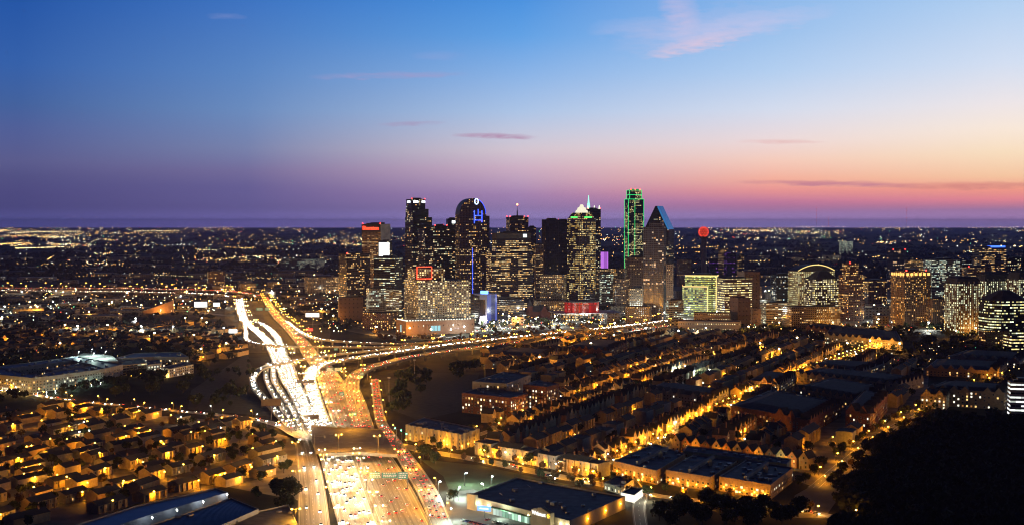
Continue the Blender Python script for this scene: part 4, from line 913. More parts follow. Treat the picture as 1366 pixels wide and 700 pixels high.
def roofed(name, label, cat, roofpx, h, wm_, rm_=None, wins=None, storey=3.3, wp=(.1, .08, .1), maxw=100, clutter=6, ww=(1.5, 1.8), gap=3.6, occ=True, parapet=.9, holes=None, group=None, z0w=1.0, gables=False):
    q = ccw([(P(x, y, h).x, P(x, y, h).y) for x, y in roofpx]); n = len(q)
    cx, cy_ = sum(p[0] for p in q) / n, sum(p[1] for p in q) / n
    root = thing(name, label, cat, (cx, cy_, 0), 0, group)
    lp = [(p[0] - cx, p[1] - cy_) for p in q]
    if occ:
        for i in range(n):
            a, c = q[i], q[(i + 1) % n]; l = math.dist(a, c)
            for k in range(int(l / 8) + 1): t = k * 8 / max(l, 1); occupy(a[0] + (c[0] - a[0]) * t, a[1] + (c[1] - a[1]) * t, 6)
        occupy(cx, cy_, min(math.dist(p, (0, 0)) for p in lp) * .9)
    b = MB(); b.prism(lp, -.3, h, 0, None); b.obj('wall', wm_, root)
    rb = MB(); ins = [(p[0] * .985, p[1] * .985) for p in lp]
    rb.face([(p[0], p[1], h - parapet) for p in ins], 0)
    for i in range(n):
        a, c, e, f_ = lp[i], lp[(i + 1) % n], ins[(i + 1) % n], ins[i]
        rb.face([(a[0], a[1], h), (c[0], c[1], h), (e[0], e[1], h), (f_[0], f_[1], h)], 1); rb.face([(f_[0], f_[1], h), (e[0], e[1], h), (e[0], e[1], h - parapet), (f_[0], f_[1], h - parapet)], 1)
    rb.obj('roof', [rm_ or roof_n, coping], root)
    if clutter:
        cb = MB(); done = 0
        xs_ = [p[0] for p in lp]; ys_ = [p[1] for p in lp]
        for k in range(clutter * 6):
            x, y = rnd.uniform(min(xs_), max(xs_)) * .8, rnd.uniform(min(ys_), max(ys_)) * .8
            if inpoly(x, y, lp):
                cb.box(x, y, h - parapet, rnd.uniform(1.5, 4), rnd.uniform(1.5, 3), rnd.uniform(.8, 1.9), 0, rnd.choice((.3, 1.0))); done += 1
                if done >= clutter: break
        for k in range(max(2, clutter // 3)):
            x, y = rnd.uniform(min(xs_), max(xs_)) * .7, rnd.uniform(min(ys_), max(ys_)) * .7; a = rnd.choice((.3, 1.87)); l = rnd.uniform(4, 12)
            if inpoly(x, y, lp) and inpoly(x + math.cos(a) * l, y + math.sin(a) * l, lp): cb.bar((x, y, h - parapet + .4), (x + math.cos(a) * l, y + math.sin(a) * l, h - parapet + .4), rnd.choice((.18, .4)))
        if cb.f: cb.each('roof_unit', plant_m, root)
    if wins is not None:
        cand = []
        for i in range(n):
            a, c = lp[i], lp[(i + 1) % n]; l = math.dist(a, c); nx, ny = (c[1] - a[1]) / l, -(c[0] - a[0]) / l
            mx_, my_ = cx + (a[0] + c[0]) / 2, cy_ + (a[1] + c[1]) / 2
            if nx * -mx_ + ny * -my_ < 0: continue
            rz = math.atan2(c[1] - a[1], c[0] - a[0]); m_ = int(l / gap)
            for s_ in range(int((h - z0w) / storey)):
                for j in range(m_):
                    t = (j + .5) / m_; cand.append(((a[0] + (c[0] - a[0]) * t + nx * .03, a[1] + (c[1] - a[1]) * t + ny * .03, z0w + s_ * storey), rz))
        if len(cand) > maxw: rnd.shuffle(cand); cand = cand[:maxw]
        for loc, rz in cand: window(root, loc, rz, ww[0], ww[1], p=wp)
    if gables:
        gm, gr = MB(), MB()
        for i in range(n):
            a, c = lp[i], lp[(i + 1) % n]; l = math.dist(a, c); nx, ny = (c[1] - a[1]) / l, -(c[0] - a[0]) / l
            if nx * -(cx + (a[0] + c[0]) / 2) + ny * -(cy_ + (a[1] + c[1]) / 2) < 0: continue
            m_ = max(1, int(l / rnd.uniform(9, 13))); tx, ty = (c[0] - a[0]) / l, (c[1] - a[1]) / l
            for j in range(m_):
                if rnd.random() < .15: continue
                t = (j + .5) * l / m_; w_ = l / m_ * .36; hh = w_ * 1.15; zb = h - .2
                pt = lambda u, o, z: (a[0] + tx * u + nx * o, a[1] + ty * u + ny * o, z)
                gm.face([pt(t - w_, .25, zb - 3), pt(t + w_, .25, zb - 3), pt(t + w_, .25, zb), pt(t, .25, zb + hh), pt(t - w_, .25, zb)])
                for s_ in (-1, 1): gr.face([pt(t + s_ * (w_ + .4), .5, zb - .3), pt(t, .5, zb + hh + .25), pt(t, -9, zb + hh + .25), pt(t + s_ * (w_ + .4), -9, zb - .3)])
        gm.each('gable', wm_, root); gr.each('gable_roof', roofp_d, root)
        ins2 = [(p[0] * .9, p[1] * .9) for p in lp]; in3 = [(p[0] * .62, p[1] * .62) for p in lp]; hb = MB()
        for i in range(n): j = (i + 1) % n; hb.face([ins2[i] + (h - .3,), ins2[j] + (h - .3,), in3[j] + (h + 2.6,), in3[i] + (h + 2.6,)])
        hb.face([p + (h + 2.6,) for p in in3]); hb.obj('pitched_roof', roofp_d, root)
    root['h'] = h; return root, lp, (cx, cy_)
roof_n = mat('roof_membrane', (.11, .115, .14), .75, var=.65, scale=.14)
coping = mat('roof_coping', (.26, .26, .28), .7, var=.2)
plant_m = mat('roof_unit_metal', (.30, .31, .33), .5, .4, var=.3)
roof_bl = mat('metal_roof_blue', (.10, .13, .24), .42, .3, var=.3, scale=.1)
brick_m = mat('brick_red', (.24, .10, .06), .9, var=.35, scale=.6)
brick_o = mat('brick_tan', (.34, .24, .15), .9, var=.3, scale=.5)
stucco = mat('stucco_cream', (.46, .40, .28), .9, var=.2, scale=.2)
stucco_g = mat('stucco_grey', (.30, .29, .29), .9, var=.25, scale=.2)
white_m = mat('render_white', (.6, .6, .58), .85, var=.15, scale=.2)
green_m = mat('cladding_green', (.22, .34, .30), .7, var=.2)

# ------------------------------------------------------------------ lamps
pole_m = mat('lamp_pole_metal', (.12, .12, .12), .5, .5)
amber_lens = glow('lens_amber', (1, .50, .05), 26); white_lens = glow('lens_white', (.92, 1, .95), 22); warm_lens = glow('lens_warm', (1, .75, .35), 28)
def lamp_proto(name, label, lens, h, arm, r, ld, twin=False):
    t = thing(name, label, 'street lamp', (0, -400, 0))
    b = MB(); b.bar((0, 0, 0), (0, 0, h), .16, 0, 6, .09); b.bar((0, 0, 0), (0, 0, .8), .28, 0, 6)
    hd = MB(); sides = (1, -1) if twin else (1,)
    for s_ in sides:
        b.bar((0, 0, h - .1), (s_ * arm, 0, h + .35), .07, 0, 4)
        hd.ball((s_ * arm, 0, h + .1), r, 0, 8, 5, .8)
    hb = MB()
    for s_ in sides: hb.box(s_ * arm, 0, h + .1 + r * .75, r * 1.3, r * .9, .18, 0)
    b.obj('pole', pole_m, t); hd.obj('lamp_lens', lens, t); hb.obj('lamp_hood', pole_m, t)
    if ld: light(ld, t, (arm if not twin else 0, 0, h - .75 - r))
    return t
L_street = lamp_data('sodium_street', SODIUM, 6800, .5)
L_dim = lamp_data('sodium_dim', SODIUM, 4600, .5)
L_high = lamp_data('sodium_high', (1, .40, .03), 36000, .6)
L_white = lamp_data('white_lot', (.75, 1, .85), 22000, .5)
L_city = lamp_data('city_amber', (1, .42, .05), 46000, 2.0)
L_cityw = lamp_data('city_white', (.95, 1, .88), 60000, 2.0)
lamp_a = lamp_proto('street_lamp', 'amber street lamp', amber_lens, 6.4, 1.5, .6, L_street)
lamp_d = lamp_proto('street_lamp', 'amber street lamp', amber_lens, 5.2, 1.1, .5, L_dim)
lamp_e = lamp_proto('street_lamp', 'pale street lamp', white_lens, 7, 1.3, .5, lamp_data('street_pale', (1, .80, .45), 2200, .5))
lamp_p = lamp_proto('highway_lamp', 'added pale motorway lamp', warm_lens, 13, 2.4, .55, lamp_data('pale_high', (1, .80, .50), 15000, .6), True)  # added lamps that keep the inbound lanes white whatever the cars do
lamp_h = lamp_proto('highway_lamp', 'tall amber motorway lamp', amber_lens, 14, 2.4, .62, L_high, True)
lamp_w = lamp_proto('lot_lamp', 'white lot lamp', white_lens, 9, 1.4, .55, L_white)
lamp_ca = lamp_proto('city_lamp', 'amber city lamp', warm_lens, 14, 2.0, 1.3, L_city)
lamp_cw = lamp_proto('city_lamp', 'white city lamp', white_lens, 14, 2.0, 1.3, L_cityw)
used = {}; LQ = []
def put_lamp(proto, x, y, z=0, rz=0, label=None, group=None):
    if proto is lamp_a or proto is lamp_d:
        if rnd.random() < .07: proto = lamp_e
    LQ.append((math.hypot(x, y), proto, x, y, z, rz, label, group))
def lay_lamp(proto, x, y, z=0, rz=0, label=None, group=None):
    if proto.name not in used:
        used[proto.name] = 1; proto.location = (x, y, z); proto.rotation_euler = (0, 0, rz); proto['label'] = label; proto['group'] = group; return proto
    return dup(proto, (x, y, z), rz, label, group)
def lamps_along(key, proto, spacing, off, label, group, t0=0, t1=1, both=True, jit=2.0):
    ln = ROADS[key]; d = ln.len * t0 + spacing / 2; side = 1
    while d < ln.len * t1:
        c, t, g_ = ln.at(d); o = c[3] / 2 + off
        for s_ in ((1, -1) if both else (side,)):
            nx, ny = t[1] * s_, -t[0] * s_
            qx, qy = proj(c[0] + nx * o, c[1] + ny * o, 0)
            if 410 < qx < 534 and 566 < qy < 616 and key in ('O', 'FL', 'M', 'C', 'R', 'B'): continue
            put_lamp(proto, c[0] + nx * o, c[1] + ny * o, max(c[2], 0) + getattr(ln, 'zoff', 0), math.atan2(-ny, -nx), label, group)
        side = -side; d += spacing + rnd.uniform(-jit, jit)
lamps_along('S1', lamp_a, 22, 2.2, 'amber street lamp among the trees of the bright diagonal street', 'lamps of the bright diagonal street', both=True)
lamps_along('S5', lamp_a, 20, 2.0, 'amber street lamp along the road in front of the lit townhouses', 'lamps of the road by the store', .06, 1, both=False)
lamps_along('S2r', lamp_a, 26, 2.0, 'amber street lamp on the narrow street beside the brick apartments', 'lamps of the narrow inner street', both=False)
lamps_along('S4', lamp_a, 30, 2.0, 'amber street lamp on the street skirting the dark wood', 'lamps by the dark wood', both=False)
lamps_along('O', lamp_h, 70, 1.5, 'tall amber lamp beside the red tail light carriageway', 'lamps of the outbound carriageway', .02, .98, both=True)
lamps_along('R', lamp_h, 52, .3, 'tall amber lamp on the right flyover parapet', 'lamps of the right flyover', .2, 1, both=False)
lamps_along('FL', lamp_h, 60, 1.2, 'tall amber lamp on the left frontage road', 'lamps of the left frontage road', both=False)
lamps_along('B', lamp_p, 40, .6, 'tall pale lamp added to brighten the near headlight carriageway', 'added pale lamps of the near inbound carriageway', .0, 1)
lamps_along('M', lamp_p, 60, .6, 'tall pale lamp added to brighten the left headlight carriageway', 'added pale lamps of the left inbound carriageway', .1, .95, both=False)
lamps_along('C', lamp_p, 60, .6, 'tall pale lamp added to brighten the lower curve of the white flyover', 'added pale lamps of the white flyover', .62, 1, both=False)
for px, py in ((452, 602.5), (503, 604), (470, 573)):  # lamps added to lighten the dark bridge deck
    p = P(px, py, 6.6); LQ.append((p.length, lamp_h, p.x, p.y, 6.6, 0.5, 'amber lamp added to brighten the road bridge deck', 'added lamps of the road bridge'))
lamps_along('FR', lamp_d, 40, 1.5, 'amber lamp on the curved right frontage road', 'lamps of the right frontage road', both=False)
lamps_along('XW', lamp_a, 26, 2, 'amber lamp along the cross street west of the bridge', 'lamps of the west cross street', .1, 1, both=False)
lamps_along('M', lamp_h, 90, 1.5, 'tall amber lamp beside the white headlight carriageway', 'lamps of the inbound carriageway', .05, .8, both=False)
lamps_along('C', lamp_h, 48, .3, 'tall amber lamp on the parapet of the long curved flyover', 'lamps of the long flyover', .0, .8, both=False)
lamps_along('I1', lamp_h, 55, .3, 'tall amber lamp on the nearer far elevated motorway', 'lamps of the nearer far elevated road', both=False)
lamps_along('I2', lamp_h, 55, .3, 'tall amber lamp on the far elevated motorway', 'lamps of the far elevated road', both=False)
lamps_along('D1', lamp_cw, 70, 3, 'white lamp on the street before the downtown blocks', 'lamps of the downtown front street', both=False)
lamps_along('D2', lamp_ca, 80, 3, 'amber lamp on the street below the bank building', 'lamps of the street by the bank', both=False)
for px, py, k in ((645, 655, 1), (655, 645, 1), (612, 660, 1), (620, 640, 1), (603, 690, 1), (585, 652, 1), (740, 648, 1)):
    p = P(px, py + (7 if k else 12)); put_lamp(lamp_w, p.x, p.y, 0, rnd.uniform(0, 6), ('white lamp lighting the court behind the courtyard apartments', 'white lamp standing on the lot around the dark roofed store')[k], ('court lamps', 'store lot lamps')[k])
# strong city lamps, each put in for a cluster of lit lots
CL = [(520, 430, 0), (548, 448, 0), (640, 436, 1), (655, 430, 1), (672, 428, 1), (660, 440, 1), (690, 432, 0), (700, 420, 1), (620, 446, 1), (600, 450, 1), (575, 450, 0), (500, 446, 0), (760, 423, 0), (810, 424, 0), (840, 425, 1),
      (740, 402, 1), (820, 400, 1), (870, 422, 1), (890, 425, 1), (910, 425, 1), (930, 420, 0), (955, 424, 1), (965, 440, 1), (1010, 418, 1), (1020, 395, 1), (1030, 430, 0), (1060, 430, 0), (1085, 432, 1), (1125, 420, 1), (1140, 428, 0),
      (1165, 415, 0), (1178, 400, 1), (1215, 430, 0), (1238, 440, 1), (1250, 434, 0), (1300, 448, 0), (1170, 440, 0), (1110, 440, 0), (1275, 452, 0), (1000, 446, 0), (1040, 440, 0), (470, 408, 0), (440, 396, 0), (430, 420, 0), (445, 430, 0), (480, 425, 0),
      (380, 420, 0), (360, 408, 0), (340, 402, 0), (300, 410, 1), (410, 380, 1), (420, 372, 0), (440, 385, 1), (330, 385, 0), (290, 396, 0), (400, 395, 0), (372, 383, 0), (240, 402, 1), (214, 412, 0), (265, 415, 0), (190, 415, 0), (150, 410, 0),
      (70, 410, 1), (30, 396, 1), (100, 392, 0), (170, 398, 0), (250, 395, 0), (40, 418, 0), (120, 425, 0), (320, 436, 0), (300, 448, 1), (275, 440, 0), (258, 458, 0), (205, 455, 0), (130, 452, 0), (80, 470, 0), (300, 470, 0), (270, 478, 0),
      (680, 455, 0), (740, 462, 0), (720, 490, 0), (820, 458, 0), (860, 448, 1), (905, 452, 1), (940, 448, 1), (1015, 470, 0), (1065, 462, 0), (1040, 478, 0), (1130, 470, 0), (1160, 466, 0), (1200, 470, 0), (790, 470, 0), (650, 475, 0)]
_r = random.Random(5)
for _ in range(60):
    x_ = _r.uniform(-10, 520); y_ = _r.uniform(392, 446)
    if 300 < x_ < 440 and y_ > 398 or not free(P(x_, y_).x, P(x_, y_).y, 8): continue
    CL.append((x_, y_, 0 if _r.random() < .75 else 1))
for _ in range(26):
    x_ = _r.uniform(640, 1250); y_ = _r.uniform(392, 444)
    if free(P(x_, y_).x, P(x_, y_).y, 8): CL.append((x_, y_, 0 if _r.random() < .6 else 1))
for px, py, k in CL:
    if 830 < px < 915: k = 1
    p = P(px, py); put_lamp((lamp_ca, lamp_cw)[k], p.x, p.y, 0, rnd.uniform(0, 6), ('amber lamp on a tall pole standing for a cluster of city lights', 'white lamp on a tall pole standing for a cluster of city lights')[k], ('amber lamps among the city blocks', 'white lamps among the city blocks')[k])

# ------------------------------------------------------------------ store, warehouses, lofts, apartments
st, lp, (cx, cy_) = roofed('store', 'big dark roofed store with cream front and glowing entrance sign', 'supermarket', [(624, 660), (690, 636), (834, 661), (760, 694)], 8.5, stucco, mat('store_roof', (.075, .08, .10), .65, var=.65, scale=.16), clutter=12)
q = [(P(x, y, 8.5).x - cx, P(x, y, 8.5).y - cy_) for x, y in ((624, 660), (760, 694), (834, 661))]
A, B_, C_ = q; ax = Vector((B_[0] - A[0], B_[1] - A[1], 0)); wl = ax.length; ax.normalize(); nrm = Vector((ax.y, -ax.x, 0)); rz = math.atan2(ax.y, ax.x)
def onf(t, o, z): return Vector((A[0], A[1], 0)) + ax * (wl * t) + nrm * o + Vector((0, 0, z))
b = MB()
for t, w_, d, h in ((.77, 17, 3.5, 11), (.06, 9, 2, 10.5)):
    c = onf(t, d / 2 - .1, 0); b.box(c.x, c.y, 0, w_, d, h, 0, rz)
    if t > .5:
        e0, e1, e2 = onf(t - w_ / 2 / wl, d, h), onf(t + w_ / 2 / wl, d, h), onf(t, d, h + 2.6); f0, f1, f2 = onf(t - w_ / 2 / wl, 0, h), onf(t + w_ / 2 / wl, 0, h), onf(t, 0, h + 2.6)
        b.face([e0, e1, e2]); b.face([e0, e2, f2, f0]); b.face([e2, e1, f1, f2])
b.each('entrance_porch', stucco, st)
b = MB(); c = onf(.45, .5, 0); b.box(c.x, c.y, .4, 34, .6, 4.2, 0, rz); b.obj('shop_window', facade('shop_glass', '#203028', bay=3, floor=5, lit=1.0, s=1.5, wf=.9, hf=.9, ca='#b8ffd0', cb='#e8fff0', row=0, zone=.2), st)
b = MB(); c = onf(.45, 1.1, 0); b.box(c.x, c.y, 4.9, 36, 2.4, .5, 0, rz); b.obj('awning', mat('awning_green', (.05, .16, .08), .7), st)
text('sign', 'Walmart', 3.4, white_lit, st, onf(.755, 3.75, 9.3), (R(90), 0, rz), .08, bold=.06)
b = MB(); c0 = onf(.845, 3.8, 9.3)
for k in range(6):
    a = math.pi * k / 3; d_ = ax * math.cos(a) + Vector((0, 0, 1)) * math.sin(a); b.bar(c0 + d_ * .45, c0 + d_ * 1.4, .22)
b.obj('spark_emblem', glow('spark_yellow', (1, .6, .05), 2.5), st)
for t in (.12, .22, .62, .92, .98):
    c = onf(t, .4, 5.6); b = MB(); b.ball(c, .42); b.obj('wall_light', warm_lens, st)
    light(lamp_data('store_wall', (1, .92, .6), 900, .3), st, onf(t, 1.6, 5.2))
c = onf(.4, 5, 4.2); light(lamp_data('store_front', (.75, 1, .8), 6000, 2), st, c)
ax2 = Vector((C_[0] - B_[0], C_[1] - B_[1], 0)); l2 = ax2.length; ax2.normalize(); n2 = Vector((ax2.y, -ax2.x, 0))
for t in (.3, .62, .9):
    c = Vector((B_[0], B_[1], 5)) + ax2 * l2 * t + n2 * .5; b = MB(); b.ball(c, .45); b.obj('wall_light', amber_lens, st); light(lamp_data('store_side', SODIUM, 2000, .3), st, c + n2 * 1.6)
p = P(646, 690); t = thing('pole_sign', 'blue lit rectangular sign on a pole before the store', 'sign', (p.x, p.y, 0), R(-20))
b = MB(); b.bar((0, 0, 0), (0, 0, 5), .3); b.obj('pole', pole_m, t); b = MB(); b.box(0, 0, 4.5, 9, .8, 3.2); b.obj('sign_face', glow('sign_face_blue', (.12, .3, 1), 2.2), t)
b = MB(); b.box(0, -.43, 5.7, 6, .05, .7); b.obj('lettering', white_lit, t)
fs, lp, c0 = roofed('fuel_shop', 'small flat roofed shop glowing at the street corner', 'shop', [(806, 643), (828, 650), (846, 638), (824, 633)], 5, stucco, clutter=4, wins=1, wp=(.3, .5, .1), storey=4)
fs2, lp, c0 = roofed('fuel_canopy', 'bright lit forecourt roof next to the corner shop', 'canopy', [(828, 656), (846, 660), (858, 651), (842, 648)], 5.2, glow('canopy_edge', (1, .95, .8), 1.2), clutter=0)
light(lamp_data('forecourt', (1, .9, .6), 9000, 2), fs2, (-8, -14, 4)); light(lamp_data('forecourt', (1, .95, .8), 14000, 2), fs2, (10, -12, 4))
wa, lp, c0 = roofed('warehouse', 'long blue metal warehouse roof at the bottom, back one of the pair', 'warehouse', [(60, 712), (180, 674), (288, 650), (304, 656), (200, 686), (120, 712)], 9, mat('corrugated', (.2, .22, .28), .6, .3), roof_bl, clutter=0)
wa2, lp, c0 = roofed('warehouse', 'long blue metal warehouse roof at the bottom, front one of the pair', 'warehouse', [(150, 716), (308, 663), (345, 678), (258, 716)], 10, MATS['corrugated'], roof_bl, clutter=2)
for px, py in ((203, 689), (236, 679), (271, 668), (303, 658)):
    p = P(px, py, 9.4) - wa2.location; b = MB(); b.bar((p.x, p.y + 1, 8), (p.x, p.y, 9.4), .1); b.ball((p.x, p.y, 9.2), .55); b.obj('wall_light', white_lens, wa2)
    light(lamp_data('dock', (.9, 1, .95), 900, .3), wa2, (p.x, p.y + 2.2, 8.2))
b = MB(); q = [P(x, y, 10) - wa2.location for x, y in ((150, 716), (308, 663), (345, 678), (258, 716))]
for k in range(44):
    t = (k + .5) / 44; a, c = q[0].lerp(q[1], t), q[3].lerp(q[2], t); b.bar((a.x, a.y, 9.16), (c.x, c.y, 9.16), .09)
b.obj('roof_seam', roof_bl, wa2)
roofed('depot', 'dark flat depot roof at the bottom right of the warehouses', 'warehouse', [(300, 690), (385, 672), (398, 700), (320, 716)], 8, stucco_g, clutter=8)
LW = dict(wins=1, storey=3.6, wp=(.1, .1, .12), gap=4.2, ww=(1.8, 1.5))
for lab, pts in (('left one of the three brick loft blocks by the street', [(818, 614), (876, 627), (914, 604), (874, 591)]),
                 ('middle one of the three brick loft blocks by the street', [(888, 626), (948, 635.5), (983, 614), (926, 605)]),
                 ('right one of the three brick loft blocks by the street', [(959, 634.5), (1028, 646), (1058, 623), (996, 612)])):
    r, lp, c0 = roofed('loft_block', 'flat roofed brick loft block, ' + lab, 'apartment building', pts, 10.5, brick_o, mat('loft_roof', (.11, .12, .16), .7, var=.5, scale=.12), clutter=16, group='brick loft blocks', **LW)
    q = [(P(x, y, 10.5).x - c0[0], P(x, y, 10.5).y - c0[1]) for x, y in pts]; f0, f1, b1, b0 = [Vector(p + (0,)) for p in q]
    b = MB()
    for t0, t1 in ((.44, .50),):
        b.prism(ccw([tuple((f0.lerp(f1, t0)).lerp(b0.lerp(b1, t0), .1))[:2], tuple((f0.lerp(f1, t1)).lerp(b0.lerp(b1, t1), .1))[:2], tuple((f0.lerp(f1, t1)).lerp(b0.lerp(b1, t1), .97))[:2], tuple((f0.lerp(f1, t0)).lerp(b0.lerp(b1, t0), .97))[:2]]), 9.5, 12.2, 0, 0)
    b.obj('spine_wall', stucco_g, r)
    c = f0.lerp(f1, .62).lerp(b0.lerp(b1, .62), .6); b = MB(); b.box(c.x, c.y, 9.6, 2.6, 2.6, 3.4, 0, .3); b.face([(c.x - 1.5, c.y - 1.5, 13), (c.x + 1.5, c.y - 1.5, 13), (c.x, c.y, 15)]); b.face([(c.x + 1.5, c.y - 1.5, 13), (c.x + 1.5, c.y + 1.5, 13), (c.x, c.y, 15)]); b.obj('stair_cupola', stucco, r)
    ad = (f1 - f0).normalized(); nd = Vector((ad.y, -ad.x, 0))
    for t in (.1, .3, .5, .7, .9):
        c = f0.lerp(f1, t) + nd * .4; b = MB(); b.ball((c.x, c.y, 3.6), .35); b.obj('wall_light', amber_lens, r)
        o = c + nd * 1.8; light(lamp_data('loft_wall', SODIUM, 1800, .3), r, (o.x, o.y, 3.4))
gb, lp, c0 = roofed('green_block', 'long low block with a pale green lit back wall behind the lofts', 'apartment building', [(911, 600), (1050, 618), (1056, 611), (917, 593)], 9, green_m, MATS['loft_roof'], clutter=14, wins=1, wp=(.02, .05, .05), gap=6)
for x in (930, 965, 1000, 1035):
    p = P(x, 619 - (1000 - x) * .09); light(lamp_data('green_wall', (.5, 1, .75), 1500, .6), gb, (p.x - c0[0], p.y - c0[1] - 4, 5))
AP = dict(wins=1, storey=3.3, gap=3.8, ww=(1.7, 1.9))
roofed('brick_apartments', 'red brick apartment block with stacked balconies facing the dark field', 'apartment building', [(616, 523), (681, 530), (704, 524), (640, 516)], 20, brick_m, wp=(.1, .22, .12), **AP)
roofed('brick_apartments', 'taller red brick apartment block right of the balconied one', 'apartment building', [(698, 512), (729, 515.5), (746, 511), (716, 506.5)], 24, brick_m, wp=(.12, .2, .14), **AP)
roofed('grey_apartments', 'grey slab apartment block rising behind the red brick blocks', 'apartment building', [(630, 508), (676, 511), (708, 499), (672, 495)], 26, stucco_g, wp=(.06, .12, .1), **AP)
wt, lp, c0 = roofed('terrace_block', 'cream three storey terrace with flat roofs lit from the pavement', 'terrace', [(541, 566), (615, 579), (640, 571), (566, 556)], 13, stucco, MATS['loft_roof'], clutter=22, wp=(.05, .03, .1), **AP)
q = [(P(x, y, 13).x - c0[0], P(x, y, 13).y - c0[1]) for x, y in ((541, 566), (615, 579), (640, 571))]
f0, f1, f2 = [Vector(p + (0,)) for p in q]
for a, c, n_ in ((f0, f1, 9), (f1, f2, 3)):
    ad = (c - a).normalized(); nd = Vector((ad.y, -ad.x, 0)); pb = MB()
    for i in range(n_):
        m_ = a.lerp(c, (i + .5) / n_) + nd * .9; pb.box(m_.x, m_.y, 0, 3.2, 2, 13.8, 0, math.atan2(ad.y, ad.x))
        l_ = a.lerp(c, i / n_ + .02) + nd * 2; light(lamp_data('terrace_wall', SODIUM, 1100, .3), wt, (l_.x, l_.y, 3))
        bb = MB(); l_ = a.lerp(c, i / n_ + .02) + nd * .5; bb.ball((l_.x, l_.y, 3.4), .4); bb.obj('wall_light', amber_lens, wt)
    pb.each('bay', stucco, wt)
# courtyard apartments on the left
H_ = 17
wings = [([(-12, 489), (-12, 498), (43, 503.5), (64, 500), (30, 496.5), (10, 491)], 'wall'), ([(43, 503.5), (70, 500.5), (140, 491), (126, 486.5), (64, 496)], 'wall'), ([(126, 486.5), (140, 491), (164, 485.5), (100, 474.5), (84, 477)], 'wall'), ([(10, 491), (-12, 489), (84, 477), (97, 480)], 'wall'), ([(60, 492), (70, 493.5), (112, 486), (104, 484)], 'wall')]
labs = ['front left wing of the blue roofed courtyard apartments, white pillars lit', 'front right wing of the blue roofed courtyard apartments, ground floor glowing', 'right end wing of the blue roofed courtyard apartments', 'back wing of the blue roofed courtyard apartments', 'middle wing inside the blue roofed courtyard apartments']
blu = mat('courtyard_roof', (.12, .15, .26), .6, .1, var=.45, scale=.07)
for (pts, _), lb in zip(wings, labs):
    r, lp, c0 = roofed('courtyard_apartments', lb, 'apartment building', pts, H_, stucco_g, blu, clutter=14, wp=(.07, .1, .08), occ=True, group='courtyard apartment wings', **AP)
pk, lp, c0 = roofed('parking_deck', 'pale open roof deck of the car park glowing behind the courtyard apartments', 'parking garage', [(92, 479), (104, 482.5), (158, 481), (150, 474), (112, 470)], 15, stucco_g, mat('deck_pale', (.42, .43, .44), .8, var=.3, scale=.2), clutter=4)
for x, y in ((104, 478), (122, 474.5), (140, 477.5), (124, 480)):
    p = P(x, y, 14.2); put_lamp(lamp_w, p.x, p.y, 14.1, 1.0, 'white lamp on the roof deck behind the courtyard apartments', 'roof deck lamps')
def wash(px, py, z, key, c, pw, rad=.6):
    p = P(px, py); h = thing('flood_lamp', 'small ground flood lamp washing the building wall', 'lamp', (p.x, p.y, 0), 0, 'wall washing lamps'); b = MB(); b.bar((0, 0, 0), (0, 0, z), .08); b.ball((0, 0, z), .35); b.obj('lamp_body', {'g': white_lens, 'a': amber_lens}[key[0]], h)
    light(lamp_data(key, c, pw, rad), h, (0, -.9, z))
for x, y in ((50, 526.5), (62, 525), (74, 523), (86, 520.5), (98, 518), (110, 515.5), (122, 513), (134, 511)): wash(x, y + 1, 3, 'g_wash', (.6, 1, .72), 2600)
for x, y in ((3, 521), (14, 522.5), (26, 524), (37, 526)): wash(x, y + 1, 3, 'a_wash', (1, .6, .16), 4200)
roofed('lit_garage', 'white lit open parking deck joined to the courtyard apartments', 'parking garage', [(163, 487), (196, 483), (190, 477), (155, 481)], 13, MATS['garage_deck'], clutter=3)
roofed('apartment_house', 'white panelled apartment house right of the lit parking deck', 'apartment building', [(197, 486), (216, 484), (212, 479), (193, 481)], 12, white_m, clutter=3, wp=(.3, .3, .1), **AP)
roofed('apartment_house', 'long dark roofed apartment house behind the lit parking deck', 'apartment building', [(150, 478), (205, 475), (252, 475.5), (240, 469), (180, 470)], 14, stucco_g, blu, clutter=10, wp=(.15, .25, .1), **AP)
r, lp, c0 = roofed('bay_terrace', 'row of white bay fronted terraces at the right end of the apartments', 'terrace', [(215, 489), (226, 491.5), (258, 485.5), (246, 482)], 11, white_m, clutter=6, wp=(.1, .1, .1), **AP)
for x, y in ((222, 503), (240, 500), (252, 498), (175, 501), (188, 500)): wash(x, y, 3, 'a_wash', (1, .6, .16), 4200)
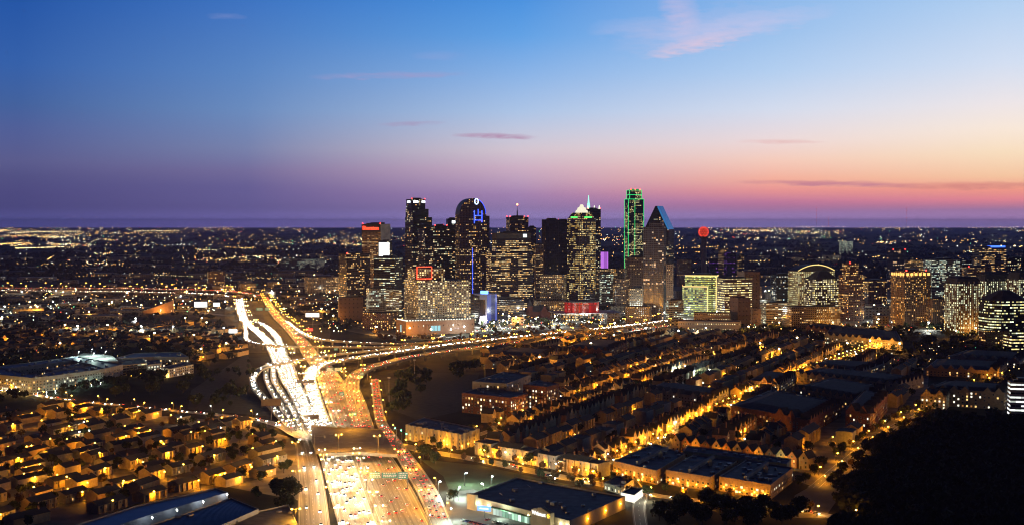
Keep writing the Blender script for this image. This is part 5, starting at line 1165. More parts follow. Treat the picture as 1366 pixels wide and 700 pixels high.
# apartments on the right
DK = dict(wins=1, storey=3.3, gap=4.2, ww=(1.6, 1.8), clutter=8, gables=True)
for lb, pts, h, m, wp in (
    ('wide dark roofed apartment block right of the bright diagonal street', [(975, 540), (1080, 559), (1122, 536), (1030, 519)], 14, brick_m, (.06, .05, .1)),
    ('low dark block with a lit inner court above the wide dark roof', [(1060, 517), (1150, 533), (1182, 516), (1110, 503)], 12, brick_o, (.06, .05, .1)),
    ('tall black roofed block beside the street skirting the wood', [(1128, 545), (1160, 551), (1184, 526), (1152, 519)], 17, brick_m, (.05, .08, .1)),
    ('long apartment slab with lit windows behind the wood', [(1236, 517), (1340, 523), (1352, 514), (1262, 507)], 18, brick_o, (.2, .14, .12)),
    ('corner block with orange windows left of the long slab', [(1228, 524), (1262, 527), (1272, 517), (1240, 514)], 15, stucco, (.3, .12, .12)),
    ('long low grey roofed hall across the middle right', [(1060, 497), (1200, 512), (1232, 503), (1095, 490)], 11, stucco, (.05, .05, .08)),
    ('flat grey hall with lit yard, middle right', [(1075, 487), (1150, 494), (1180, 484), (1105, 479)], 9, stucco_g, (.1, .2, .1)),
    ('long lit fronted museum hall under the golden crowned residence', [(1100, 446), (1204, 455), (1196, 441), (1110, 434)], 14, stucco, (.1, .05, .1)),
    ('flat roofed deck with a strip of white light near the chapel', [(862, 518), (950, 531), (972, 520), (886, 509)], 9, stucco_g, (.05, .1, .05)),
    ('brown block behind the parked cars in the middle', [(1000, 506), (1040, 512), (1062, 499), (1022, 494)], 12, brick_o, (.1, .05, .1)),
    ('long dark apartment row left of the golden crowned residence', [(1075, 436), (1150, 444), (1150, 438), (1085, 430)], 12, brick_m, (.1, .05, .1)),
    ('broad dark roof at the right beneath the mansard group', [(1235, 490), (1330, 494), (1344, 482), (1250, 478)], 10, brick_o, (.1, .05, .1)),
    ('dark roofed hall right of the long grey hall', [(1262, 475), (1360, 481), (1372, 470), (1290, 466)], 10, stucco_g, (.08, .1, .1)),
    ('flat apartment block near the flyover at the middle', [(655, 471), (725, 476), (745, 467), (690, 463)], 11, brick_o, (.12, .06, .12)),
    ('dark long roofed apartments right below the flyover', [(752, 463), (812, 467), (838, 455), (790, 451)], 11, brick_m, (.12, .06, .12))):
    roofed('apartment_block', lb, 'apartment building', pts, h, m, wp=wp, **DK)
tower('white_office', 'white office with bright ribbon windows at the right edge beside the wood', 'office building', 1346, 1385, 508, 556, fc('ribbon_white', '#b8b8b0', bay=5, floor=4.2, lit=.85, s=2.0, wf=.96, hf=.4, row=.1, zone=.1, ca='#f4fff0', cb='#ffffff', pair=.9), rot=-12, ratio=.6)
# hall with an orange lit end wall far left
D = P(209, 417).y; x = xat(209, D); t = thing('gabled_hall', 'hall with a sloping roof and an orange lit end wall on the far left', 'hall', (x, D + 14, 0), R(12)); occupy(x, D + 14, 34)
b = MB(); b.prism(rect(0, 0, 62, 30), 0, 8, 0, None, zt=[4, 26, 26, 4]); b.face([(-31, -15, 4), (31, -15, 26), (31, 15, 26), (-31, 15, 4)], 1); b.obj('wall', [mat('hall_wall', (.5, .33, .2), .8), roof_d], t)
light(lamp_data('hall_wash', (1, .38, .06), 30000, 1), t, (5, -28, 3))
# ------------------------------------------------------------------ townhouses
wallp = [mat('house_wall_tan', (.42, .31, .17), .9, objvar=.35, scale=.5), mat('house_wall_brick', (.30, .16, .10), .9, objvar=.35, scale=.5), mat('house_wall_cream', (.50, .40, .25), .9, objvar=.3, scale=.5), mat('house_wall_grey', (.30, .29, .28), .9, objvar=.3, scale=.5)]
roofp = [mat('shingle_dark', (.050, .048, .055), .9, objvar=.5, scale=.5), mat('shingle_brown', (.085, .065, .055), .9, objvar=.5, scale=.5)]
door_m = mat('door_wood', (.1, .05, .03), .6)
HP = {}
def house_proto(k, w, d, he, hr, wallm, roofm, style, wins, parts=True):
    t = thing('townhouse', 'townhouse', 'townhouse', (0, -420 - 30 * k, 0)); b = MB(); r = MB(); ov = .5
    b.prism(rect(0, 0, w, d), -.3, he, 0)
    hy = d / 2 + ov; hx = w / 2 + .15
    if style == 'ridge':                     # ridge along the row, small front gable
        r.face([(-hx, -hy, he - .2), (hx, -hy, he - .2), (hx, 0, hr), (-hx, 0, hr)]); r.face([(hx, hy, he - .2), (-hx, hy, he - .2), (-hx, 0, hr), (hx, 0, hr)])
        b.face([(-w / 2, -d / 2, he), (-w / 2, d / 2, he), (-w / 2, 0, hr - .3)]); b.face([(w / 2, -d / 2, he), (w / 2, 0, hr - .3), (w / 2, d / 2, he)])
        gw = w * .27; gz = he + (hr - he) * .75
        b.prism(rect(w * .18, -d / 2 + .2, gw * 2, 1.0), 0, he + .3, 0); b.face([(w * .18 - gw, -d / 2 - .3, he + .3), (w * .18 + gw, -d / 2 - .3, he + .3), (w * .18, -d / 2 - .3, gz)])
        for s_ in (-1, 1): r.face([(w * .18 + s_ * (gw + .3), -d / 2 - .6, he), (w * .18, -d / 2 - .6, gz + .25), (w * .18, -d / 2 + d * .38, gz + .25), (w * .18 + s_ * (gw + .3), -d / 2 + .5, he)])
    elif style == 'block':                   # long low row of flats with bays
        r.face([(-hx, -hy, he - .1), (hx, -hy, he - .1), (hx, 0, hr), (-hx, 0, hr)]); r.face([(hx, hy, he - .1), (-hx, hy, he - .1), (-hx, 0, hr), (hx, 0, hr)])
        b.face([(-w / 2, -d / 2, he), (-w / 2, d / 2, he), (-w / 2, 0, hr - .2)]); b.face([(w / 2, -d / 2, he), (w / 2, 0, hr - .2), (w / 2, d / 2, he)])
        for i in range(int(w / 6.5)): b.box(-w / 2 + 3.2 + i * 6.5 + 1.6, -d / 2 - .5, 0, 1.5, 1.0, he - .3)
    elif style == 'gable':                   # tall gable to the street
        r.face([(-hx, -hy, he - .2), (0, -hy, hr), (0, hy, hr), (-hx, hy, he - .2)]); r.face([(hx, hy, he - .2), (0, hy, hr), (0, -hy, hr), (hx, -hy, he - .2)])
        b.face([(-w / 2, -d / 2, he), (w / 2, -d / 2, he), (0, -d / 2, hr - .3)]); b.face([(w / 2, d / 2, he), (-w / 2, d / 2, he), (0, d / 2, hr - .3)])
    else:                                    # hipped
        rr = max(.2, w / 2 - 3)
        r.face([(-hx, -hy, he - .2), (hx, -hy, he - .2), (rr, -1, hr), (-rr, -1, hr)]); r.face([(hx, hy, he - .2), (-hx, hy, he - .2), (-rr, 1, hr), (rr, 1, hr)])
        r.face([(hx, -hy, he - .2), (hx, hy, he - .2), (rr, 1, hr), (rr, -1, hr)]); r.face([(-hx, hy, he - .2), (-hx, -hy, he - .2), (-rr, -1, hr), (-rr, 1, hr)]); r.face([(-rr, -1, hr), (rr, -1, hr), (rr, 1, hr), (-rr, 1, hr)])
    b.obj('wall', wallm, t); r.obj('roof', roofm, t)
    c = MB(); c.box(-w * .3, d * .1, he, .9, .9, hr - he + 1.3); c.box(-w * .3, d * .1, hr + 1.3, 1.1, 1.1, .25); c.obj('chimney', wallp[1], t)
    for x, z, kd in wins: window(t, (x * w, -d / 2 - (.33 if style == 'ridge' and x > 0 else .03), z), 0, 1.3, 1.7, kd)
    q = MB(); q.box(-w * .28, -d / 2 - .06, .1, 1.1, .12, 2.2); q.obj('door', door_m, t)
    HP[k] = (t, (w, d, he, hr, style)); return t
house_proto(0, 8.6, 12, 8.2, 12.4, wallp[0], roofp[0], 'ridge', [(-.28, 4.4, 'dark'), (.18, 4.4, 'dim'), (.18, 1.2, 'dark'), (-.28, 6.2, 'dark')])
house_proto(1, 8.0, 13, 8.6, 13.2, wallp[1], roofp[0], 'gable', [(-.22, 4.6, 'dark'), (.22, 4.6, 'warm'), (.22, 1.2, 'dim'), (0, 8.0, 'dark')])
house_proto(2, 9.6, 12, 9.0, 12.8, wallp[2], roofp[1], 'ridge', [(-.28, 4.6, 'dark'), (.18, 4.6, 'dark'), (.18, 1.2, 'dark'), (-.28, 6.8, 'dim')])
house_proto(3, 9.0, 13, 8.0, 12.0, wallp[0], roofp[0], 'hip', [(-.25, 4.4, 'dark'), (.25, 4.4, 'dark'), (.25, 1.2, 'warm')])
house_proto(4, 8.2, 12, 8.8, 14.0, wallp[2], roofp[0], 'gable', [(-.22, 4.6, 'dim'), (.22, 4.6, 'dark'), (.22, 1.2, 'dark'), (0, 8.2, 'dark')])
house_proto(5, 27.0, 11, 6.0, 8.6, wallp[0], roofp[0], 'block', [(-.42, 3.4, 'dark'), (-.26, 3.4, 'dim'), (-.1, 3.4, 'dark'), (.08, 3.4, 'dark'), (.24, 3.4, 'dark'), (.4, 3.4, 'dark'), (-.34, .9, 'dark'), (.16, .9, 'warm'), (.33, .9, 'dark')])
house_proto(6, 22.0, 11, 6.2, 8.8, wallp[2], roofp[0], 'block', [(-.4, 3.4, 'dark'), (-.2, 3.4, 'dark'), (.02, 3.4, 'dim'), (.2, 3.4, 'dark'), (.4, 3.4, 'dark'), (.3, .9, 'dark'), (-.1, .9, 'dark')])
house_proto(7, 31.0, 10.5, 5.8, 8.2, wallp[3], roofp[0], 'block', [(-.44, 3.4, 'dark'), (-.3, 3.4, 'dark'), (-.14, 3.4, 'dark'), (.04, 3.4, 'dim'), (.2, 3.4, 'dark'), (.36, 3.4, 'dark'), (.1, .9, 'dark'), (-.2, .9, 'warm')])
house_proto(8, 12.0, 11, 6.2, 10.0, wallp[2], roofp[0], 'gable', [(-.3, 3.4, 'dark'), (.1, 3.4, 'dark'), (.3, 3.4, 'dark'), (.3, .9, 'dim'), (0, 6.4, 'dark')])
house_proto(9, 24.0, 12, 10.2, 13.4, wallp[0], roofp[0], 'block', [(-.42, 7.4, 'dark'), (-.26, 4.4, 'dim'), (-.1, 7.4, 'dark'), (.08, 4.4, 'dark'), (.24, 7.4, 'warm'), (.4, 4.4, 'dark'), (-.34, .9, 'dark'), (.16, .9, 'warm')])
house_proto(10, 19.0, 14, 10.8, 11.3, wallp[3], roofp[1], 'block', [(-.42, 7.6, 'dark'), (-.2, 4.4, 'dark'), (.05, 7.6, 'dim'), (.24, 4.4, 'dark'), (.4, 7.6, 'dark'), (.16, .9, 'warm')])
def low_house(b, k, x, y, rz):
    w, d, he, hr, style = HP[k][1]; c, s = math.cos(rz), math.sin(rz); g_ = lambda a, e, z: (x + a * c - e * s, y + a * s + e * c, z)
    q = [(-w / 2, -d / 2), (w / 2, -d / 2), (w / 2, d / 2), (-w / 2, d / 2)]
    for i in range(4):
        a, e = q[i], q[(i + 1) % 4]; b.face([g_(*a, 0), g_(*e, 0), g_(*e, he), g_(*a, he)], 0)
    if style == 'gable':
        b.face([g_(-w / 2, -d / 2, he), g_(0, -d / 2, hr), g_(0, d / 2, hr), g_(-w / 2, d / 2, he)], 1); b.face([g_(w / 2, -d / 2, he), g_(0, -d / 2, hr), g_(0, d / 2, hr), g_(w / 2, d / 2, he)], 1); b.face([g_(-w / 2, -d / 2, he), g_(w / 2, -d / 2, he), g_(0, -d / 2, hr)], 0)
    else:
        b.face([g_(-w / 2, -d / 2, he), g_(w / 2, -d / 2, he), g_(w / 2, 0, hr), g_(-w / 2, 0, hr)], 1); b.face([g_(w / 2, d / 2, he), g_(-w / 2, d / 2, he), g_(-w / 2, 0, hr), g_(w / 2, 0, hr)], 1); b.face([g_(-w / 2, -d / 2, he), g_(-w / 2, d / 2, he), g_(-w / 2, 0, hr)], 0); b.face([g_(w / 2, -d / 2, he), g_(w / 2, d / 2, he), g_(w / 2, 0, hr)], 0)
    if rnd.random() < .6: b.box(*g_(-w * .3, d * .1, 0)[:2], he, .9, .9, hr - he + 1.2, 2, rz)
    for i in range(2):
        if rnd.random() < .13: p0, p1 = g_((i - .5) * w * .5 - .7, -d / 2 - .05, 3.6), g_((i - .5) * w * .5 + .7, -d / 2 - .05, 3.6); b.face([p0, p1, (p1[0], p1[1], 5.3), (p0[0], p0[1], 5.3)], 3)
RZ = [(640, 468), (760, 446), (900, 446), (1060, 452), (1130, 470), (1232, 494), (1225, 540), (1160, 580), (1125, 612), (1088, 632), (1060, 606), (905, 585), (840, 604), (792, 632), (720, 617), (643, 597), (648, 560), (700, 545), (745, 520), (650, 490)]
LZ = [(-20, 560), (60, 545), (130, 545), (250, 556), (330, 566), (386, 580), (394, 610), (392, 650), (352, 668), (306, 650), (180, 668), (60, 705), (-20, 705)]
MZ = [(-20, 440), (120, 436), (260, 432), (316, 440), (330, 472), (300, 478), (262, 482), (240, 466), (150, 466), (60, 474), (-20, 484)]
cand = []
def grid(zone, o_px, u_px, sp_u, street, back, kinds, tag_, seed, jit=0.0, keep=1.0, rowsel=None, skew=0.0, clear=None):
    rr = random.Random(seed); O = P(*o_px); E = P(*u_px) - O; E.z = 0; E.normalize(); V = Vector((E.y, -E.x, 0)); k = 0
    for iv in range(-16, 17):
        for side in (-1, 1):
            v = iv * street + side * back; idx = 0; lastk = rr.choice(kinds); u_off = rr.uniform(0, sp_u)
            if rowsel and not rowsel(iv): continue
            for iu in range(-60, 220):
                u = iu * sp_u + u_off
                if rr.random() < (.10 if sp_u < 20 else .04): lastk = rr.choice(kinds); continue
                p = O + E * (u + rr.uniform(-jit, jit)) + V * (v + rr.uniform(-jit, jit))
                if p.y < 300: continue
                px, py = proj(p.x, p.y, 0)
                if not inpoly(px, py, zone) or rr.random() > keep or not free(p.x, p.y, clear or (4.5 if tag_ == 'R' else 8)): continue
                idx += 1; kd = lastk if rr.random() < .6 else rr.choice(kinds)
                rz = math.atan2(-E.y, -E.x) if side < 0 else math.atan2(E.y, E.x)
                # houses face their own street: front is local -y
                f = V * (-side); rz = math.atan2(f.x, -f.y) + rr.uniform(-skew, skew)
                cand.append((p.length, p.x, p.y, rz, kd, tag_, iv, side, idx, px, py))
O1, U1 = (822, 617), (1040, 512)
grid(RZ, O1, U1, 9.3, 66, 15.5, [0, 2, 3, 0, 4], 'R', 3, .8, .93, lambda i: i % 3 == 0)
grid(RZ, O1, U1, 10, 66, 16, [1, 4, 4, 0], 'R', 33, 1.0, .9, lambda i: i % 3 == 1)
grid(RZ, O1, U1, 27, 66, 16.5, [9, 10, 9], 'R', 34, 2.0, .85, lambda i: i % 3 == 2, .02, 8)
grid(LZ, (40, 640), (250, 590), 35, 44, 10.5, [5, 6, 7, 5], 'L', 4, 5.0, .80, None, .13)
grid(MZ, (60, 470), (260, 440), 24, 56, 13, [8, 8, 6], 'M', 5, 3.5, .7)
cand.sort(key=lambda c: c[0])
print('house candidates', len(cand))
ORD = ['first', 'second', 'third', 'fourth', 'fifth', 'sixth', 'seventh', 'eighth', 'ninth', 'tenth', 'eleventh', 'twelfth']
def ordn(i): return ORD[i - 1] if i <= 12 else str(i) + {1: 'st', 2: 'nd', 3: 'rd'}.get(i % 10 if i % 100 not in (11, 12, 13) else 0, 'th')
LOOK = {0: 'tan gable fronted', 1: 'red brick steep gabled', 2: 'cream bay fronted', 3: 'tan hip roofed', 4: 'cream steep gabled', 5: 'long tan', 6: 'long cream', 7: 'long grey', 8: 'cream gabled', 9: 'tall tan', 10: 'flat grey'}
AREA = {'R': 'right of the motorway', 'L': 'in the lamp lit estate at lower left', 'M': 'on the dark plain at far left'}
rows_ = {}
far = MB(); nh = 0
for (dd, x, y, rz, kd, tg, iv, side, idx, px, py) in cand:
    occupy(x, y, 5)
    if nh < 265:
        key = (tg, iv, side); ri = rows_.setdefault(key, [len([1 for q in rows_ if q[0] == tg]) + 1, 0]); ri[1] += 1
        lab = f'{LOOK[kd]} {"flats" if kd in (5, 6, 7, 9, 10) else "house"}, {ordn(ri[1])} along {ordn(ri[0])} row {AREA[tg]}'
        t = HP[kd][0]
        if kd not in used: used[kd] = 1; t.location = (x, y, 0); t.rotation_euler = (0, 0, rz); t['label'] = lab; t['group'] = 'townhouses ' + AREA[tg]
        else: dup(t, (x, y, 0), rz, lab, 'townhouses ' + AREA[tg], (rnd.uniform(.66, 1) if kd in (5, 6, 7) else 1, 1, rnd.uniform(.88, 1.14)))
        nh += 1
    else: low_house(far, kd, x, y, rz)
if far.f: stuff(far.obj('distant_rooftops', [wallp[0], roofp[0], wallp[1], win_warm]))
# dim lamps on the inner lanes of the two housing areas
nl = 0
for (dd, x, y, rz, kd, tg, iv, side, idx, px, py) in cand:
    if tg == 'R': go = rnd.random() < (.46 if side > 0 else .22)
    elif tg == 'L': go = rnd.random() < .95
    else: go = rnd.random() < .12
    if go and nl < 560:
        fx, fy = math.sin(rz), -math.cos(rz); nl += 1
        put_lamp(lamp_a if tg == 'L' else lamp_d, x + fx * 9.5 + math.cos(rz) * rnd.uniform(-9, 9), y + fy * 9.5 + math.sin(rz) * rnd.uniform(-4, 4), 0, rz + math.pi / 2, 'amber lamp in front of the houses ' + AREA[tg], 'lane lamps ' + AREA[tg])
        if tg == 'L' and rnd.random() < .6: put_lamp(lamp_d, x - fx * 8.0 + math.cos(rz) * rnd.uniform(-10, 10), y - fy * 8.0 + math.sin(rz) * rnd.uniform(-10, 10), 0, rz, 'amber lamp behind the flats ' + AREA[tg], 'yard lamps ' + AREA[tg])
# row of gabled houses behind the green lit block
g0, g1 = P(902, 601), P(1088, 628)
for i in range(13):
    p = g0.lerp(g1, (i + .5) / 13); f = (g1 - g0); rz = math.atan2(f.y, f.x)
    dup(HP[1 if i % 2 else 4][0], (p.x, p.y + 8, 0), rz, f'{"brick" if i % 2 else "cream"} gabled house, {ordn(i + 1)} from the left in the row behind the pale green block', 'gabled row behind the green block')
    if i % 3 == 1: q = p + Vector((f.y, -f.x, 0)).normalized() * 4; put_lamp(lamp_d, q.x, q.y, 0, rz, 'amber lamp before the gabled row behind the green block', 'lamps of the gabled row')
# lit front row on the road by the store
g0, g1 = P(648, 605), P(798, 634)
for i in range(17):
    p = g0.lerp(g1, (i + .5) / 17); f = (g1 - g0); rz = math.atan2(f.y, f.x); kk = (10, 3, 9, 10, 3)[(i // 2) % 5]
    if i % 2 == 0: dup(HP[kk][0], (p.x, p.y, 0), rz, f'{LOOK[kk]} house, {ordn(i // 2 + 1)} from the left in the lit front row opposite the store', 'lit front row')
    q = p + Vector((f.y, -f.x, 0)).normalized() * 10.5
    if i % 2 == 0: put_lamp(lamp_d, q.x, q.y, 0, rz + 1.57, 'amber lamp on the pavement of the lit front row', 'pavement lamps of the front row')

# ------------------------------------------------------------------ trees
leaf = [mat('leaf_green', (.045, .06, .02), .9, objvar=.4, var=.5, scale=.6), mat('leaf_autumn', (.13, .075, .025), .9, objvar=.35, var=.5, scale=.6), mat('leaf_dark', (.014, .019, .010), .95, objvar=.3, var=.5, scale=.6)]
bark = mat('bark', (.06, .045, .035), .9)
def crown_mb(rr, R_, Hc, n, z0, s):
    b = MB(); lob = [(rr.uniform(-.5, .5) * R_, rr.uniform(-.5, .5) * R_, z0 + Hc * rr.uniform(.3, .8), R_ * rr.uniform(.45, .75)) for _ in range(6)] + [(0, 0, z0 + Hc * .5, R_ * .8)]
    for i in range(n):
        lx, ly, lz, lr = rr.choice(lob); v = Vector((rr.gauss(0, 1), rr.gauss(0, 1), rr.gauss(0, 1))).normalized() * lr * (rr.random() ** .35)
        c = Vector((lx + v.x, ly + v.y, lz + v.z * Hc / R_ * .55)); nn = Vector((rr.gauss(0, 1), rr.gauss(0, 1), rr.gauss(0, 1))).normalized(); t = nn.orthogonal().normalized(); w = nn.cross(t); a = s * rr.uniform(.6, 1.3)
        b.face([c - t * a - w * a * .6, c + t * a * .8 - w * a * .7, c + t * a + w * a * .5, c - t * a * .7 + w * a * .8])
    return b
def tree_proto(k, R_, H_t, n, lm, name='tree'):
    rr = random.Random(50 + k); t = thing(name, 'tree', 'tree', (0, -700 - 20 * k, 0)); z0 = H_t * .25
    crown_mb(rr, R_, H_t - z0, n, z0, .55 + R_ * .03).obj('crown', lm, t)
    b = MB(); b.bar((0, 0, -.2), (0, 0, H_t * .45), .32, 0, 6, .2)
    for i in range(5):
        a = rr.uniform(0, 6.28); b.bar((0, 0, H_t * (.28 + .03 * i)), (math.cos(a) * R_ * .6, math.sin(a) * R_ * .6, H_t * rr.uniform(.55, .8)), .15, 0, 4, .05)
    b.obj('trunk', bark, t); return t
TP = [tree_proto(0, 3.6, 8.5, 420, leaf[1], 'street_tree'), tree_proto(1, 3.2, 7.5, 380, leaf[1], 'street_tree'), tree_proto(2, 4.4, 10, 520, leaf[0], 'street_tree'),
      tree_proto(3, 6.5, 12, 800, leaf[2], 'park_tree'), tree_proto(4, 7.5, 13, 950, leaf[2], 'park_tree'), tree_proto(5, 5, 10.5, 600, leaf[0], 'park_tree')]
nt_ = 0; TQ = []
def put_tree(k, x, y, label, group, sc_=None, occ=True):
    TQ.append((math.hypot(x, y), k, x, y, label, group, sc_ or rnd.uniform(.8, 1.2)))
    if occ: occupy(x, y, 2.5)
def lay_tree(k, x, y, label, group, sc_=None, occ=False):
    global nt_
    t = TP[k]; s = sc_ or rnd.uniform(.8, 1.2); nt_ += 1
    if ('tree', k) not in used:
        used[('tree', k)] = 1; t.location = (x, y, 0); t.rotation_euler = (0, 0, rnd.uniform(0, 6)); t.scale = (s, s, s); t['label'] = label; t['group'] = group
    else: dup(t, (x, y, 0), rnd.uniform(0, 6.28), label, group, (s, s, s * rnd.uniform(.9, 1.1)))
    if occ: occupy(x, y, 2.5)
def trees_along(key, sp, off, kinds, label, group, t0=0, t1=1):
    ln = ROADS[key]; d = ln.len * t0
    while d < ln.len * t1:
        c, t, g_ = ln.at(d)
        for s_ in (1, -1):
            o = c[3] / 2 + off
            if rnd.random() < .82: put_tree(rnd.choice(kinds), c[0] + t[1] * s_ * o, c[1] - t[0] * s_ * o, label, group, rnd.uniform(.6, .95))
        d += sp + rnd.uniform(-2, 2)
trees_along('S1', 13, 4.0, [0, 1, 1], 'amber lit autumn tree lining the bright diagonal street', 'trees of the bright diagonal street', 0, .75)
trees_along('S2r', 19, 4.5, [0, 1, 2], 'street tree on the narrow street by the brick apartments', 'trees of the narrow inner street', 0, .7)
trees_along('S5', 17, 4.5, [0, 1, 2], 'small street tree along the road by the store', 'trees of the road by the store', .14, .9)
trees_along('S4', 15, 4.5, [2, 5, 0], 'dark tree on the street skirting the wood', 'trees of the street by the wood', 0, .9)
def scatter(poly, n, kinds, label, group, r=3.0, sc=(.8, 1.2)):
    xs_, ys_ = [p[0] for p in poly], [p[1] for p in poly]; k = 0
    for _ in range(n * 8):
        px, py = rnd.uniform(min(xs_), max(xs_)), rnd.uniform(min(ys_), max(ys_))
        if not inpoly(px, py, poly): continue
        p = P(px, py)
        if not free(p.x, p.y, r): continue
        put_tree(rnd.choice(kinds), p.x, p.y, label, group, rnd.uniform(*sc)); k += 1
        if k >= n: break
scatter([(508, 520), (530, 500), (568, 500), (572, 516), (545, 552), (515, 552)], 15, [3, 4, 3], 'big black tree in the clump beside the frontage road and field', 'clump beside the dark field')
scatter([(585, 500), (618, 490), (640, 492), (630, 505), (600, 508)], 7, [3, 4], 'dark round tree at the far edge of the dark field', 'trees beyond the dark field')
scatter([(372, 655), (395, 648), (400, 690), (380, 695)], 6, [4, 3], 'black tree by the left frontage road at the bottom', 'trees at the bottom of the left frontage road')
scatter([(555, 605), (585, 608), (582, 620), (560, 616)], 4, [5, 2], 'dark tree on the corner below the cream terrace', 'corner trees below the terrace')
scatter([(593, 668), (606, 664), (606, 700), (596, 700)], 7, [5, 2], 'green lit tree on the bank beside the store lot', 'trees on the bank by the store lot', sc=(.6, .9))
scatter([(700, 636), (760, 646), (790, 650), (770, 654)], 4, [2, 0], 'low tree between the store roof and the road', 'trees behind the store', sc=(.5, .8))
scatter(LZ, 150, [0, 2, 5, 1, 2, 5], 'autumn tree between the houses of the lamp lit estate', 'trees in the lamp lit estate', 2.0, (.55, .95))
scatter([(60, 530), (130, 512), (250, 498), (330, 470), (350, 540), (250, 542), (120, 530)], 24, [3, 5, 4], 'dark tree on the unlit ground below the courtyard apartments', 'trees below the courtyard apartments')
scatter([(255, 522), (330, 474), (345, 520), (365, 552), (250, 543)], 18, [5, 2, 3], 'scrubby dark tree on the bank left of the hooked ramp', 'trees on the bank by the hooked ramp', 3, (.5, .9))
scatter([(440, 560), (470, 575), (475, 560)], 0, [5], 'x', 'x')
scatter([(860, 672), (960, 676), (1080, 690), (1060, 705), (850, 705), (856, 690)], 26, [3, 4, 5], 'black tree in the unlit clump at the bottom by the lofts', 'unlit clump below the lofts', 4)
scatter([(1118, 655), (1165, 605), (1235, 562), (1366, 560), (1366, 572), (1240, 580), (1180, 620), (1130, 690)], 34, [3, 4, 4], 'black tree on the near edge of the dark wood', 'edge trees of the dark wood', 4)
scatter(RZ, 90, [2, 5, 0, 3], 'tree between the townhouses right of the motorway', 'trees between the townhouses', 2.0, (.6, .95))
scatter([(640, 440), (690, 437), (690, 444), (640, 450)], 5, [2, 5], 'bushy tree on the lawn left of the red drum hall', 'trees left of the drum hall')
TQ.sort(key=lambda q: q[0]); print('trees', len(TQ))
for q in TQ[:290]: lay_tree(*q[1:])
b = MB(); rr = random.Random(12)
for dd, k, x, y, lb, gp, s in TQ[290:]:
    R_ = (3.6, 3.2, 4.4, 6.5, 7.5, 5)[k] * s; H_t = (8.5, 7.5, 10, 12, 13, 10.5)[k] * s; b.bar((x, y, -.2), (x, y, H_t * .5), .3, 1, 5, .15)
    for i in range(110):
        v = Vector((rr.gauss(0, 1), rr.gauss(0, 1), rr.gauss(0, 1))).normalized() * (rr.random() ** .4); c = Vector((x + v.x * R_, y + v.y * R_, H_t * .6 + v.z * H_t * .38)); nn = Vector((rr.gauss(0, 1), rr.gauss(0, 1), rr.gauss(0, 1))).normalized(); t = nn.orthogonal().normalized(); w = nn.cross(t); a = R_ * rr.uniform(.14, .26)
        b.face([c - t * a - w * a * .6, c + t * a * .8 - w * a * .7, c + t * a + w * a * .5, c - t * a * .7 + w * a * .8], 0 if k > 1 else 2)
stuff(b.obj('distant_trees', [leaf[0], bark, leaf[1]]))
# woods too dense to count
def crowns(poly, n, dr, mats_, rr, near=1.0, hh=(7, 13), zone=None, q=70):
    b = MB(); k = 0; xs_, ys_ = [p[0] for p in poly], [p[1] for p in poly]
    for _ in range(n * 5):
        px, py = rr.uniform(min(xs_), max(xs_)), rr.uniform(min(ys_), max(ys_))
        if not inpoly(px, py, poly): continue
        p = P(px, py)
        if not free(p.x, p.y, 2.5): continue
        R_ = rr.uniform(*dr); H_t = rr.uniform(*hh)
        for i in range(q):
            v = Vector((rr.gauss(0, 1), rr.gauss(0, 1), rr.gauss(0, 1))).normalized() * (rr.random() ** .4)
            c = Vector((p.x + v.x * R_, p.y + v.y * R_, H_t * .58 + v.z * H_t * .4)); nn = Vector((rr.gauss(0, 1), rr.gauss(0, 1), rr.gauss(0, 1) + .6)).normalized(); t = nn.orthogonal().normalized(); w = nn.cross(t); a = R_ * rr.uniform(.16, .34)
            b.face([c - t * a - w * a * .6, c + t * a * .8 - w * a * .7, c + t * a + w * a * .5, c - t * a * .7 + w * a * .8])
        k += 1
        if k >= n: break
    return b
rr = random.Random(91)
stuff(crowns([(1112, 712), (1135, 650), (1180, 605), (1240, 566), (1400, 558), (1400, 712)], 700, (5, 8), None, rr, q=80).obj('dark_woods', leaf[2]))
stuff(crowns([(640, 455), (900, 440), (1060, 440), (1240, 462), (1366, 470), (1366, 520), (1240, 500), (1060, 490), (900, 520), (700, 520)], 420, (3, 5.5), None, rr, hh=(6, 11), q=60).obj('neighbourhood_foliage', leaf[0]))
stuff(crowns([(-40, 420), (280, 420), (330, 470), (250, 500), (-40, 545)], 420, (4, 7), None, rr, hh=(7, 12), q=60).obj('left_bank_foliage', leaf[2]))
stuff(crowns([(-40, 372), (540, 366), (540, 440), (420, 440), (330, 400), (300, 412), (-40, 420)], 420, (8, 15), None, rr, hh=(5, 9), q=40).obj('far_foliage', leaf[2]))
stuff(crowns([(640, 400), (900, 400), (910, 428), (640, 440)], 90, (5, 9), None, rr, hh=(7, 12), q=60).obj('downtown_foliage', leaf[0]))
stuff(crowns([(500, 444), (640, 448), (800, 428), (800, 436), (640, 454), (500, 456)], 70, (3, 5), None, rr, hh=(5, 8), q=60).obj('frontage_foliage', leaf[1]))
stuff(crowns([(900, 436), (1366, 436), (1366, 475), (1060, 455), (900, 450)], 160, (5, 8), None, rr, hh=(7, 12), q=60).obj('museum_foliage', leaf[0]))
stuff(crowns([(-60, 312), (1430, 308), (1430, 368), (900, 372), (540, 368), (-60, 374)], 1300, (30, 90), None, rr, hh=(4, 8), q=14).obj('distant_woods', leaf[2]))
